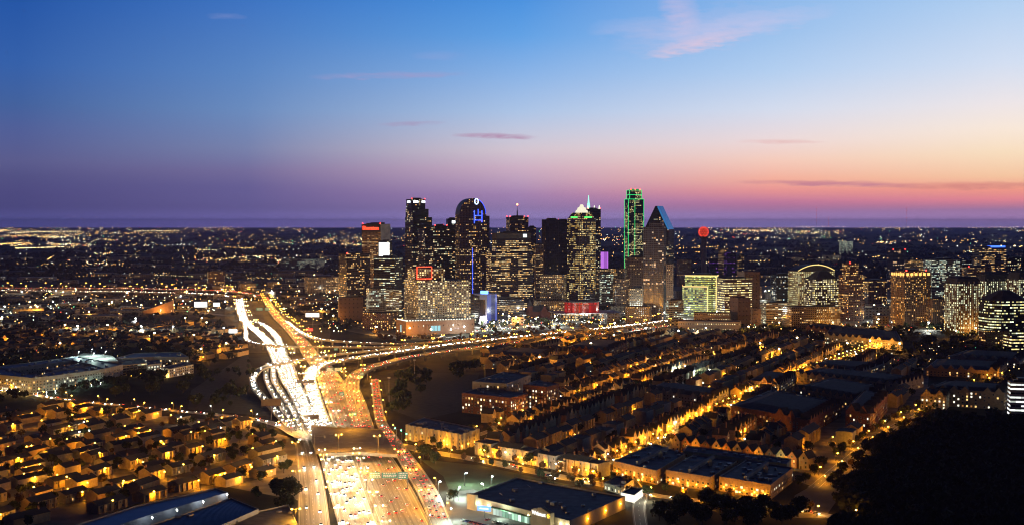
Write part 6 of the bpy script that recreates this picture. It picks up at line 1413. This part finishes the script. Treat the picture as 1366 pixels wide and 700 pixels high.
# ------------------------------------------------------------------ cars
head_m = glow('headlight_lens', (1, .93, .78), 60); tail_m = glow('taillight_lens', (1, .03, .015), 12)
glass_m = mat('car_glass', (.01, .012, .015), .08, var=.05); tyre_m = mat('car_tyre', (.02, .02, .02), .9)
paints = [mat('car_paint_' + n, c, .3, .3, var=.05) for n, c in (('silver', (.45, .46, .48)), ('black', (.02, .02, .022)), ('white', (.7, .7, .68)), ('red', (.3, .02, .02)), ('blue', (.03, .06, .2)), ('grey', (.15, .15, .16)))]
PN = ['silver', 'black', 'white', 'red', 'blue', 'grey']
def car_shape(b, mi_body=0, mi_glass=1, mi_tyre=2, mi_h=None, mi_t=None, T=lambda p: p, wheels=True):
    sec = [(-2.2, .75, .55), (-2.1, .85, .9), (-1.4, .88, 1.0), (1.0, .88, .95), (1.9, .85, .85), (2.25, .75, .6)]
    for (x0, w0, z0), (x1, w1, z1) in zip(sec, sec[1:]):
        b.face([T((x0, -w0, z0)), T((x1, -w1, z1)), T((x1, w1, z1)), T((x0, w0, z0))], mi_body)
        for s in (-1, 1): b.face([T((x0, s * w0, .3)), T((x1, s * w1, .3)), T((x1, s * w1, z1)), T((x0, s * w0, z0))], mi_body)
    b.face([T((-2.2, -.75, .3)), T((-2.2, .75, .3)), T((-2.2, .75, .55)), T((-2.2, -.75, .55))], mi_body); b.face([T((2.25, -.75, .3)), T((2.25, .75, .3)), T((2.25, .75, .6)), T((2.25, -.75, .6))], mi_body)
    if wheels:
        for x in (-1.35, 1.35):
            for s in (-1, 1): b.bar(T((x, s * .7, .32)), T((x, s * .92, .32)), .33, mi_tyre, 8)
    if mi_glass is not None: cabin(b, mi_glass, mi_body, T)
    for s in (-1, 1):
        if mi_h is not None: x = 2.28; b.face([T((x, s * .66 - .2, .5)), T((x, s * .66 + .2, .5)), T((x - .1, s * .66 + .2, .78)), T((x - .1, s * .66 - .2, .78))], mi_h)
        if mi_t is not None: x = -2.24; b.face([T((x, s * .62 - .2, .6)), T((x, s * .62 + .2, .6)), T((x + .06, s * .62 + .2, .9)), T((x + .06, s * .62 - .2, .9))], mi_t)
def cabin(b, mg, mb_, T=lambda p: p):
    q0 = [(-1.75, -.82, .95), (.85, -.82, .95), (.85, .82, .95), (-1.75, .82, .95)]; q1 = [(-1.25, -.66, 1.45), (.1, -.66, 1.45), (.1, .66, 1.45), (-1.25, .66, 1.45)]
    for i in range(4): j = (i + 1) % 4; b.face([T(q0[i]), T(q0[j]), T(q1[j]), T(q1[i])], mg)
    b.face([T(p) for p in q1], mb_)
CARP = {}
def car_proto(pi, lit):
    k = (pi, lit)
    if k not in CARP:
        b = MB(); car_shape(b, 0, 1, 2, 3, 4); CARP[k] = b.mesh('car', [paints[pi], glass_m, tyre_m, head_m if lit else glass_m, tail_m if lit else paints[3]])
    return CARP[k]
# nearer cars are things with parts
CF = {}
def car_full(x, y, z, rz, lit, label, group):
    pi = rnd.randrange(6)
    k = (pi, lit)
    if k not in CF:
        t = thing('car', 'car', 'car', (x, y, z), rz, group)
        b = MB(); car_shape(b, 0, None, None, None, None, wheels=False); b.obj('body', paints[pi], t); b = MB(); cabin(b, 0, 1); b.obj('window', [glass_m, paints[pi]], t)
        for s in (-1, 1):
            for xx in (-1.35, 1.35): b = MB(); b.bar((xx, s * .7, .33), (xx, s * .92, .33), .33, 0, 8); b.obj('wheel', tyre_m, t)
            b = MB(); b.box(2.25, s * .6, .52, .1, .36, .22); b.obj('headlight', head_m if lit else glass_m, t); b = MB(); b.box(-2.22, s * .6, .6, .1, .36, .24); b.obj('tail_light', tail_m if lit else paints[3], t)
        CF[k] = t; t['label'] = label.format(PN[pi]); return t
    return dup(CF[k], (x, y, z), rz, label.format(PN[pi]), group)
L_head = lamp_data('headlamp_beam', (1, .82, .52), 2300, .25, 'SPOT', spot_size=R(110), spot_blend=.8)
L_headf = lamp_data('headlamp_beam_far', (1, .82, .54), 6500, .25, 'SPOT', spot_size=R(115), spot_blend=.8)
L_headz = lamp_data('headlamp_beam_distant', (1, .80, .50), 16000, .25, 'SPOT', spot_size=R(120), spot_blend=.8)
L_near = lamp_data('headlamp_beam_near', (1, .82, .52), 1800, .25, 'SPOT', spot_size=R(110), spot_blend=.8)
ncar = 0
ALLC = []
def traffic(key, flow, gap, label, group, lanes=None, t0=0, t1=1, both=False, full=False, beams=.5):
    ln = ROADS[key]; n = lanes or ln.lanes
    for i in range(n):
        d = ln.len * t0 + rnd.uniform(0, gap); dirn = flow if not both else (1 if i >= n / 2 else -1)
        while d < ln.len * t1 - 3:
            c, t, g_ = ln.at(d); hw = c[3] / 2 - 1.4; o = -hw + 2 * hw * (i + .5) / n
            x, y, z = c[0] + t[1] * o, c[1] - t[0] * o, max(c[2], 0) + ln.zoff + .01
            px, py = proj(x, y, z)
            if -30 < px < 1400 and py < 715: ALLC.append((math.hypot(x, y), x, y, z, math.atan2(t[1] * dirn, t[0] * dirn), -g_ * dirn, label, group, full, beams, dirn * t[1] < .25))
            d += gap * rnd.uniform(.55, 1.6)
HL = 'car with headlights on coming down the {} carriageway'; TL = 'car showing tail lights driving away on the {} carriageway'
traffic('B', 1, 30, HL.format('bright near inbound'), 'cars coming down the near inbound carriageway', full=True, beams=.75)
traffic('C', 1, 17, HL.format('curving flyover'), 'cars coming down the curving flyover', beams=.9)
traffic('M', 1, 17, HL.format('left inbound'), 'cars on the left inbound carriageway', beams=.9)
traffic('S2', 1, 22, HL.format('short inbound ramp'), 'cars on the short inbound ramp', beams=.9)
traffic('L1', 1, 20, HL.format('left slip'), 'cars on the left slip roads', beams=.9)
traffic('L2', 1, 24, HL.format('outer left slip'), 'cars on the outer left slip road', beams=.9)
traffic('O', -1, 42, TL.format('outbound'), 'cars driving away on the outbound carriageway', beams=.45)
traffic('R', 1, 32, TL.format('right flyover'), 'cars driving away on the right flyover', beams=.3)
traffic('H', 1, 24, HL.format('hooked ramp'), 'cars on the hooked ramp', beams=.6)
traffic('F1', 1, 24, TL.format('crossing flyover'), 'cars on the crossing flyover', beams=.5)
traffic('F2', 1, 26, TL.format('upper right flyover'), 'cars on the upper right flyover', beams=.5)
traffic('I1', 1, 20, HL.format('far elevated'), 'cars on the far elevated road', beams=.7)
traffic('I2', -1, 18, TL.format('far elevated'), 'cars leaving on the far elevated road', beams=.3)
traffic('FR', -1, 15, 'car queuing with red tail lights on the right frontage road', 'queue on the right frontage road', t0=.45, t1=.93, full=True, beams=.2)
traffic('FR', -1, 20, 'car with red tail lights on the bend of the right frontage road', 'cars on the bend of the right frontage road', t0=.0, t1=.42, lanes=2, beams=.2)
traffic('FL', 1, 60, 'car with headlights on the left frontage road', 'cars on the left frontage road', lanes=2, full=True, beams=.6)
traffic('S5', -1, 55, 'car with lights on the road between store and lit houses', 'cars on the road by the store', both=True, t0=.12, full=True, beams=.4)
traffic('S1', 1, 60, 'car with lights on the bright diagonal street', 'cars on the bright diagonal street', both=True, beams=.3)
traffic('XW', 1, 30, 'car with lights on the cross street at left', 'cars on the west cross street', both=True, t0=.15, beams=.3)
traffic('D1', 1, 40, 'car with lights on the downtown front street', 'cars on the downtown front street', both=True, beams=.3)
traffic('D2', 1, 40, 'car with lights on the street by the bank', 'cars on the street by the bank', both=True, beams=.3)
ALLC.sort(key=lambda c: c[0])
print('cars', len(ALLC))
LIM = 235
mass = MB(); nb = 0
for i, (dd, x, y, z, rz, pitch, lab, grp, full, beams, oncoming) in enumerate(ALLC):
    if i < LIM:
        if full: r = car_full(x, y, z, rz, True, '{} ' + lab, grp)
        else:
            pi = rnd.randrange(6); r = bpy.data.objects.new('car', car_proto(pi, True)); col.objects.link(r); r.location = (x, y, z); r.rotation_euler = (0, pitch * .9, rz); tag(r, PN[pi] + ' ' + lab, 'car', grp)
    else:
        c, s = math.cos(rz), math.sin(rz); car_shape(mass, 0, 1, 1, 2, 3, T=lambda p: (x + p[0] * c - p[1] * s, y + p[0] * s + p[1] * c, z + p[2] - p[0] * math.sin(pitch)), wheels=False); r = None
    if rnd.random() < beams and nb < 950:
        nb += 1; o = bpy.data.objects.new('headlamp_light', L_near if dd < 1040 else L_head if dd < 1500 else L_headf if dd < 2050 else L_headz); col.objects.link(o)
        if r is not None: o.parent = r; o.location = (2.7, 0, 1.0); o.rotation_euler = (0, R(-64), 0)
        else: o.location = (x + math.cos(rz) * 2.7, y + math.sin(rz) * 2.7, z + 1.0); o.rotation_euler = (0, R(-64), rz)
pk = random.Random(77)
for (x0, y0), (x1, y1), rows, n, a in (((512, 449), (620, 452), 4, 34, .5), ((640, 432), (700, 429), 5, 22, .4), ((640, 441), (690, 438), 4, 20, .4), ((705, 431), (800, 425), 3, 34, .3), ((905, 446), (990, 447), 3, 30, .2), ((440, 432), (500, 440), 3, 22, .6), ((1140, 444), (1200, 434), 3, 18, .5)):
    A, B_ = P(x0, y0), P(x1, y1)
    for r_ in range(rows):
        for i in range(n):
            if pk.random() < .2: continue
            q = A.lerp(B_, (i + .5) / n); x, y, rz = q.x, q.y + r_ * 14, a + (math.pi if pk.random() < .5 else 0)
            if not free(x, y, 1.5): continue
            c, s = math.cos(rz), math.sin(rz); car_shape(mass, 0 if pk.random() < .6 else 4, 1, 1, 1, 3 if pk.random() < .1 else 1, T=lambda p: (x + p[0] * c - p[1] * s, y + p[0] * s + p[1] * c, p[2] + .03), wheels=False)
if mass.f: stuff(mass.obj('distant_traffic', [paints[5], glass_m, head_m, tail_m, paints[2]]))
print('beams', nb)
# parked cars
def parked(px0, px1, n, lab, grp, rz, full):
    a, c = P(*px0), P(*px1)
    for i in range(n):
        if rnd.random() < .12: continue
        p = a.lerp(c, (i + .5) / n)
        if full: car_full(p.x, p.y, .02, rz + rnd.uniform(-.04, .04), False, '{} ' + lab, grp)
        else:
            pi = rnd.randrange(6); r = bpy.data.objects.new('car', car_proto(pi, False)); col.objects.link(r); r.location = (p.x, p.y, .02); r.rotation_euler = (0, 0, rz); tag(r, PN[pi] + ' ' + lab, 'car', grp)
parked((648, 693), (720, 713), 14, 'car parked in front of the dark roofed store', 'cars parked at the store', R(50), True)
parked((610, 692), (655, 703), 8, 'car parked on the store lot beside the blue sign', 'cars parked on the store lot', R(50), True)
patch('car_park', [(888, 503), (950, 507), (962, 500), (905, 496)], paving, .008)
for k in range(4):
    parked((892 + 5 * k, 503.3 - 2 * k), (948 + 5 * k, 507 - 2 * k), 9, 'car parked in the middle car park among the houses', 'cars in the middle car park', R(70), False)
for px, py in ((900, 500), (925, 504), (945, 502), (912, 497)):
    p = P(px, py); put_lamp(lamp_w, p.x, p.y, 0, 0, 'white lamp over the middle car park', 'car park lamps')
# ------------------------------------------------------------------ signs over the motorway
sign_g = mat('sign_green', (.01, .16, .11), .5, var=.1); sign_gl = glow('sign_green_lit', (.02, .38, .26), .5)
back_m = mat('sign_back', (.14, .11, .09), .7, .3); letter_m = mat('sign_letter', (.75, .78, .75), .5)
def gantry(label, pxl, pxr, py, panels, zt=9.0, face=1, truss=True):
    a, c = P(pxl, py), P(pxr, py); m_ = (a + c) / 2; f = c - a; w = f.length
    t = thing('sign_gantry', label, 'road sign', (m_.x, m_.y, 0), math.atan2(f.y, f.x)); b = MB()
    for s in (-1, 1): b.bar((s * w / 2, 0, 0), (s * w / 2, 0, zt), .35, 0, 8)
    b.obj('post', pole_m, t); b = MB()
    for y, z in ((-.5, zt), (.5, zt), (-.5, zt - 1.4), (.5, zt - 1.4)): b.bar((-w / 2, y, z), (w / 2, y, z), .12)
    if truss:
        n = max(4, int(w / 2))
        for i in range(n):
            x0, x1 = -w / 2 + w * i / n, -w / 2 + w * (i + 1) / n
            for y in (-.5, .5): b.bar((x0, y, zt - 1.4 if i % 2 else zt), (x1, y, zt if i % 2 else zt - 1.4), .08)
    b.obj('truss', pole_m, t)
    for x, pw, ph, mt in panels:
        q = MB(); q.box(x * w, -.75 * face, zt - .8 - ph / 2, pw, .15, ph, 0)
        o = q.obj('sign_panel', [mt], t)
        if mt is sign_gl:
            q = MB()
            for r_ in range(3):
                xx = x * w - pw * .4
                while xx < x * w + pw * .36: l = rnd.uniform(.5, 1.6); q.box(xx + l / 2, -.85, zt - .8 - ph / 2 + ph * (.2 + .27 * r_), l, .05, ph * .12); xx += l + .4
            q.obj('lettering', letter_m, o)
    return t
gantry('wide gantry with three green direction signs over the outbound lanes', 489, 544, 653, [(-.30, 8, 4.6, sign_gl), (.06, 11, 4.0, sign_gl), (.38, 7, 5.2, sign_gl)], 11.5)
gantry('gantry with one green sign over the outbound lanes before the ramps', 428, 460, 502, [(-.12, 8, 4.5, sign_gl), (.22, 9, 4.5, sign_gl)], 10)
gantry('dark backed gantry sign over the curving white flyover', 394, 419, 519, [(.05, 20, 4.2, back_m)], 10, -1)
gantry('dark backed gantry sign before the road bridge', 401, 424, 567, [(.05, 16, 4.0, back_m)], 9, -1)
gantry('open lattice gantry above the left carriageway', 380, 400, 553, [], 12)
gantry('small green sign gantry on the right ramp', 466, 490, 507, [(.2, 5, 3.5, sign_gl)], 9)
gantry('green sign gantry under the flyovers far up the outbound lanes', 336, 362, 419, [(-.1, 13, 6, sign_gl), (.3, 10, 6, sign_gl)], 12)
for px, py, lb in ((456, 531, 'single green exit sign beside the outbound lanes'), (472, 559, 'single green sign at the ramp nose'), (448, 470, 'small green sign below the long flyover')):
    p = P(px, py); t = thing('exit_sign', lb, 'road sign', (p.x, p.y, 0)); b = MB(); b.bar((0, 0, 0), (0, 0, 5), .2); b.obj('post', pole_m, t); b = MB(); b.box(0, -.2, 3.6, 5.5, .15, 3.4); b.obj('sign_panel', sign_gl, t)
    b = MB(); b.box(0, -.3, 5.6, 3.6, .06, .5); b.box(-.3, -.3, 4.5, 3.0, .06, .5); b.obj('lettering', letter_m, t)
def billboard(label, px, py, w, h, zb, m, rz=0.0, cols=1):
    p = P(px, py); t = thing('billboard', label, 'billboard', (p.x, p.y, 0), rz); b = MB()
    for k in range(cols): b.bar(((k - (cols - 1) / 2) * w * .5, 0, -.3), ((k - (cols - 1) / 2) * w * .5, 0, zb + h * .6), .5, 0, 8)
    b.obj('column', pole_m, t); b = MB(); b.box(0, -.7, zb, w, .5, h); b.obj('board', m, t)
    b = MB()
    for k in range(7): x = -w / 2 + w * (k + .5) / 7; b.bar((x, .2, zb), (x, .2, zb + h), .14); b.bar((x, -.45, zb - .5), (x, -2.6, zb - .9), .08)
    b.box(0, -1.6, zb - .8, w, 1.6, .1); b.obj('catwalk', pole_m, t); return t
billboard('dark billboard seen from behind with lattice frame beside the motorway', 362, 560, 19, 7, 14, back_m, R(8))
billboard('glaring white lit billboard beside the junction', 417, 436, 25, 7, 19, glow('billboard_white', (1, .96, .85), 2.2), R(-6))
billboard('bright white billboard left of the junction, double boards', 268, 418, 26, 11, 14, glow('billboard_cool', (.95, 1, .95), 2.2), R(5), 2)
billboard('small white lit board far left of the junction', 289, 413, 14, 8, 8, MATS['billboard_white'], R(5))
billboard('small red lit board right of the outbound lanes', 413, 447, 11, 4, 8, glow('board_red', (1, .04, .03), 3))
billboard('white lit board at the fire lit yard on the left', 311, 450, 14, 6, 8, MATS['billboard_cool'])
# signals on the bridge
sg = glow('signal_green', (.1, 1, .75), 14)
for px, py in ((504, 586), (521, 590), (529, 593), (536, 598)):
    p = P(px, py, 0); t = thing('traffic_light', 'green traffic light at the right end of the road bridge', 'traffic light', (p.x, p.y, 0), 0, 'traffic lights by the bridge')
    b = MB(); b.bar((0, 0, 0), (0, 0, 14), .18, 0, 6); b.bar((0, 0, 13.6), (4, 0, 13.9), .1); b.obj('pole', pole_m, t); b = MB(); b.box(4, 0, 12.2, .7, .6, 1.9); b.obj('signal_box', pole_m, t); b = MB(); b.ball((4, -.4, 12.7), .5); b.obj('signal_lens', sg, t)
for px, py in ((420, 598), (505, 600), (512, 588)):
    p = P(px, py, Zb); t = thing('bridge_mast', 'dark signal mast standing on the road bridge', 'mast', (p.x, p.y, Zb), 0, 'masts on the bridge'); b = MB(); b.bar((0, 0, 0), (0, 0, 12), .28, 0, 6, .15); b.bar((0, 0, 10), (9, 1, 10.5), .12); b.obj('pole', pole_m, t); b = MB(); b.box(8, .9, 9, .6, .5, 1.6); b.obj('signal_box', pole_m, t)
# tall thin masts by the field
for px, py in ((519, 535), (647, 516), (553, 508)):
    p = P(px, py); t = thing('floodlight_mast', 'tall unlit floodlight mast on the dark field', 'mast', (p.x, p.y, 0), 0, 'masts on the dark field'); b = MB(); b.bar((0, 0, 0), (0, 0, 26), .3, 0, 6, .15); b.box(0, 0, 25, 3, .5, 1.4); b.obj('pole', mat('mast_metal', (.35, .34, .36), .5, .3), t)
# radio masts on the horizon
for px, yt in ((1089, 277), (1209, 277), (1105, 290)):
    D = 24000; x = xat(px, D); t = thing('radio_mast', 'thin red lit radio mast on the horizon', 'mast', (x, D, 0), 0, 'radio masts on the horizon'); h = zat(yt, D); b = MB(); b.bar((0, 0, 0), (0, 0, h), 1.5, 0, 4); b.obj('lattice', pole_m, t); b = MB()
    for k in range(5): b.ball((0, -3, h * (.45 + .137 * k)), 6, 0, 6, 4)
    b.obj('beacon', glow('mast_red', (1, .1, .12), 1.6), t)
# ------------------------------------------------------------------ the plain: low buildings and the carpet of far lights
rr = random.Random(17)
lowm = [fc('plain_low', '#8a7c6c', bay=6, floor=5, lit=.18, s=1.2, wf=.4, hf=.35), fc('plain_low_b', '#6c6a70', bay=7, floor=5, lit=.2, s=1.2, wf=.5, hf=.3), fc('plain_low_c', '#9c9488', bay=8, floor=6, lit=.3, s=1.4, wf=.4, hf=.3, cb='#e0fff0')]
def lowb(poly, n, wr, hr_, label):
    k = 0; xs_, ys_ = [p[0] for p in poly], [p[1] for p in poly]; tries = 0; proto = None
    while k < n and tries < n * 12:
        tries += 1; px, py = rr.uniform(min(xs_), max(xs_)), rr.uniform(min(ys_), max(ys_)); p = P(px, py)
        if not inpoly(px, py, poly): continue
        w, d, h = rr.uniform(*wr), rr.uniform(*wr) * .7, rr.uniform(*hr_)
        if not free(p.x, p.y, w * .5): continue
        t = thing('low_building', label, 'building', (p.x, p.y, 0), R(rr.choice((8, 14, 20, 100))), label + 's'); occupy(p.x, p.y, w * .55); k += 1
        b = MB(); b.prism(rect(0, 0, w, d), 0, h, 0, None); b.obj('wall', lowm[k % 3], t)
        b = MB(); b.prism(rect(0, 0, w * .99, d * .99), h - .8, h - .3, 0, 0); b.box(w * .2, 0, h - .3, w * .12, d * .2, 1.6); b.obj('roof', rr.choice((roof_n, roof_d, roof_b)), t)
lowb([(-20, 376), (450, 366), (520, 400), (420, 432), (330, 400), (290, 412), (100, 432), (-20, 430)], 90, (26, 70), (6, 14), 'flat roofed low building on the plain left of downtown')
lowb([(640, 388), (1260, 380), (1260, 436), (900, 440), (640, 430)], 45, (20, 42), (8, 22), 'low building squeezed between the downtown towers')
lowb([(-20, 345), (540, 338), (540, 366), (-20, 376)], 60, (60, 140), (8, 18), 'broad low building on the far plain at left')
lowb([(900, 345), (1390, 340), (1390, 376), (900, 378)], 60, (50, 120), (8, 24), 'broad low building on the far plain at right')
DOTS = {'amber': MB(), 'warm': MB(), 'white': MB(), 'green': MB(), 'red': MB()}
FDOTS = {k: MB() for k in DOTS}
def dot(px, py, h, r, c, pole=True):
    p = P(px, py); b = FDOTS[c] if p.y > 5500 else DOTS[c]; b.ball((p.x, p.y, h), r, 0, 5, 4)
    if pole and p.y < 6000: b.bar((p.x, p.y, 0), (p.x, p.y, h - r), .18, 1, 3)
def pick(): 
    q = rr.random(); return 'amber' if q < .55 else 'warm' if q < .78 else 'white' if q < .94 else 'green' if q < .97 else 'red'
clump = [(rr.uniform(-20, 1390), 303 + 72 * rr.random() ** 1.4, rr.uniform(10, 60)) for _ in range(70)]
for i in range(4600):
    y = 303.5 + 78 * rr.random() ** 1.35
    if rr.random() < .6: cx_, cy_, s = rr.choice(clump); x, y = rr.gauss(cx_, s), cy_ + rr.gauss(0, 1.2)
    else: x = rr.uniform(-20, 1390)
    if y < 303 or y > 384: continue
    if 330 < y < 343 and rr.random() < .6: continue
    d = CH * F / (y - YH); r = d / F * rr.choice((.16, .2, .2, .24, .26, .3)) 
    dot(x, y, 9, max(.5, min(r, 7)), pick(), False)
# strings of road lamps across the plain
for x0, y0, x1, y1, n, c in ((10, 311, 110, 309, 40, 'warm'), (20, 314, 240, 311, 40, 'amber'), (180, 309, 240, 308, 24, 'warm'), (190, 329, 262, 327, 12, 'white'), (20, 333, 86, 331, 40, 'warm'), (235, 336, 290, 335, 14, 'warm'), (0, 327, 30, 325, 16, 'amber'),
                           (235, 346, 300, 346, 6, 'amber'), (290, 349, 350, 349, 14, 'white'), (300, 331, 340, 333, 12, 'amber'), (380, 335, 410, 334, 6, 'white'), (1060, 302.6, 1130, 302.6, 40, 'warm'), (960, 305, 1080, 304, 40, 'amber'), (1180, 304, 1240, 303.5, 30, 'warm'), (1290, 304, 1366, 303.5, 36, 'warm'),
                           (903, 340, 935, 338, 16, 'amber'), (905, 333, 960, 330, 22, 'amber'), (990, 351, 1120, 348, 40, 'amber'), (1150, 362, 1230, 358, 26, 'amber'), (1040, 348, 1100, 346, 14, 'warm'), (1340, 345, 1390, 340, 20, 'amber'), (1150, 347, 1180, 343, 12, 'amber'), (800, 320, 834, 316, 16, 'amber'), (800, 332, 834, 330, 18, 'amber'), (20, 352, 130, 358, 30, 'amber'), (60, 350, 75, 342, 20, 'amber'), (100, 372, 250, 366, 30, 'amber'), (170, 368, 260, 372, 24, 'warm')):
    if y0 < 306: n = n // 2
    for i in range(n):
        t = (i + rr.random() * .8) / n; y = y0 + (y1 - y0) * t + rr.uniform(-.25, .25); d = CH * F / (y - YH); dot(x0 + (x1 - x0) * t, y, 9, min(d / F * rr.uniform(.2, .32), 7), c, False)
# middle distance lamps
for poly, n, rad in (([(-20, 384), (540, 378), (540, 446), (420, 446), (330, 405), (300, 415), (-20, 440)], 760, .75), ([(640, 380), (1366, 372), (1366, 446), (900, 446), (640, 436)], 560, .65), ([(640, 440), (1366, 446), (1366, 520), (1230, 500), (900, 520), (640, 500)], 170, .4), ([(-20, 440), (280, 440), (330, 470), (-20, 500)], 90, .45), ([(530, 430), (900, 418), (900, 428), (640, 446), (530, 448)], 150, .7)):
    k = 0; xs_, ys_ = [p[0] for p in poly], [p[1] for p in poly]
    while k < n:
        px, py = rr.uniform(min(xs_), max(xs_)), rr.uniform(min(ys_), max(ys_))
        if not inpoly(px, py, poly): continue
        k += 1; dot(px, py, rr.uniform(4, 9), rad * rr.uniform(.6, 1.3), pick())
for k, (c, s) in {'amber': ((1, .50, .12), 6), 'warm': ((1, .78, .38), 7), 'white': ((.85, 1, .92), 6), 'green': ((.2, 1, .5), 4), 'red': ((1, .06, .05), 5)}.items():
    stuff(DOTS[k].obj('distant_lights', [glow('distant_' + k, c, s), pole_m])); stuff(FDOTS[k].obj('horizon_lights', [glow('horizon_' + k, c, s * 3.0), pole_m]))

# lamps: the nearest as things, the far ones as one mass (their lights stay where they stand)
LQ.sort(key=lambda q: q[0]); print('lamps', len(LQ))
LIML = 300; LM = {}
for i, (dd, proto, x, y, z, rz, lb, gp) in enumerate(LQ):
    if i < LIML: lay_lamp(proto, x, y, z, rz, lb, gp); continue
    b = LM.setdefault('m', MB()); c, s = math.cos(rz), math.sin(rz)
    for ch in proto.children:
        if ch.type == 'LIGHT':
            o = ch.copy(); col.objects.link(o); o.parent = None; l = ch.location; o.location = (x + l.x * c - l.y * s, y + l.x * s + l.y * c, z + l.z)
        else:
            k = 0 if 'lens' not in ch.name else {'lens_amber': 1, 'lens_white': 2, 'lens_warm': 3}[ch.data.materials[0].name]
            vv = ch.data.vertices
            for f in ch.data.polygons: b.face([(x + vv[j].co.x * c - vv[j].co.y * s, y + vv[j].co.x * s + vv[j].co.y * c, z + vv[j].co.z) for j in f.vertices], k)
stuff(LM['m'].obj('distant_lamps', [pole_m, amber_lens, white_lens, warm_lens]))
for p_ in (lamp_p, lamp_a, lamp_d, lamp_e, lamp_h, lamp_w, lamp_ca, lamp_cw):
    if p_.name not in used:
        for ch in list(p_.children): bpy.data.objects.remove(ch)
        bpy.data.objects.remove(p_)
for k, (t, _) in HP.items():
    if k not in used and t['label'] == 'townhouse':
        for ch in list(t.children): bpy.data.objects.remove(ch)
        bpy.data.objects.remove(t)
for k, t in enumerate(TP):
    if ('tree', k) not in used:
        for ch in list(t.children): bpy.data.objects.remove(ch)
        bpy.data.objects.remove(t)
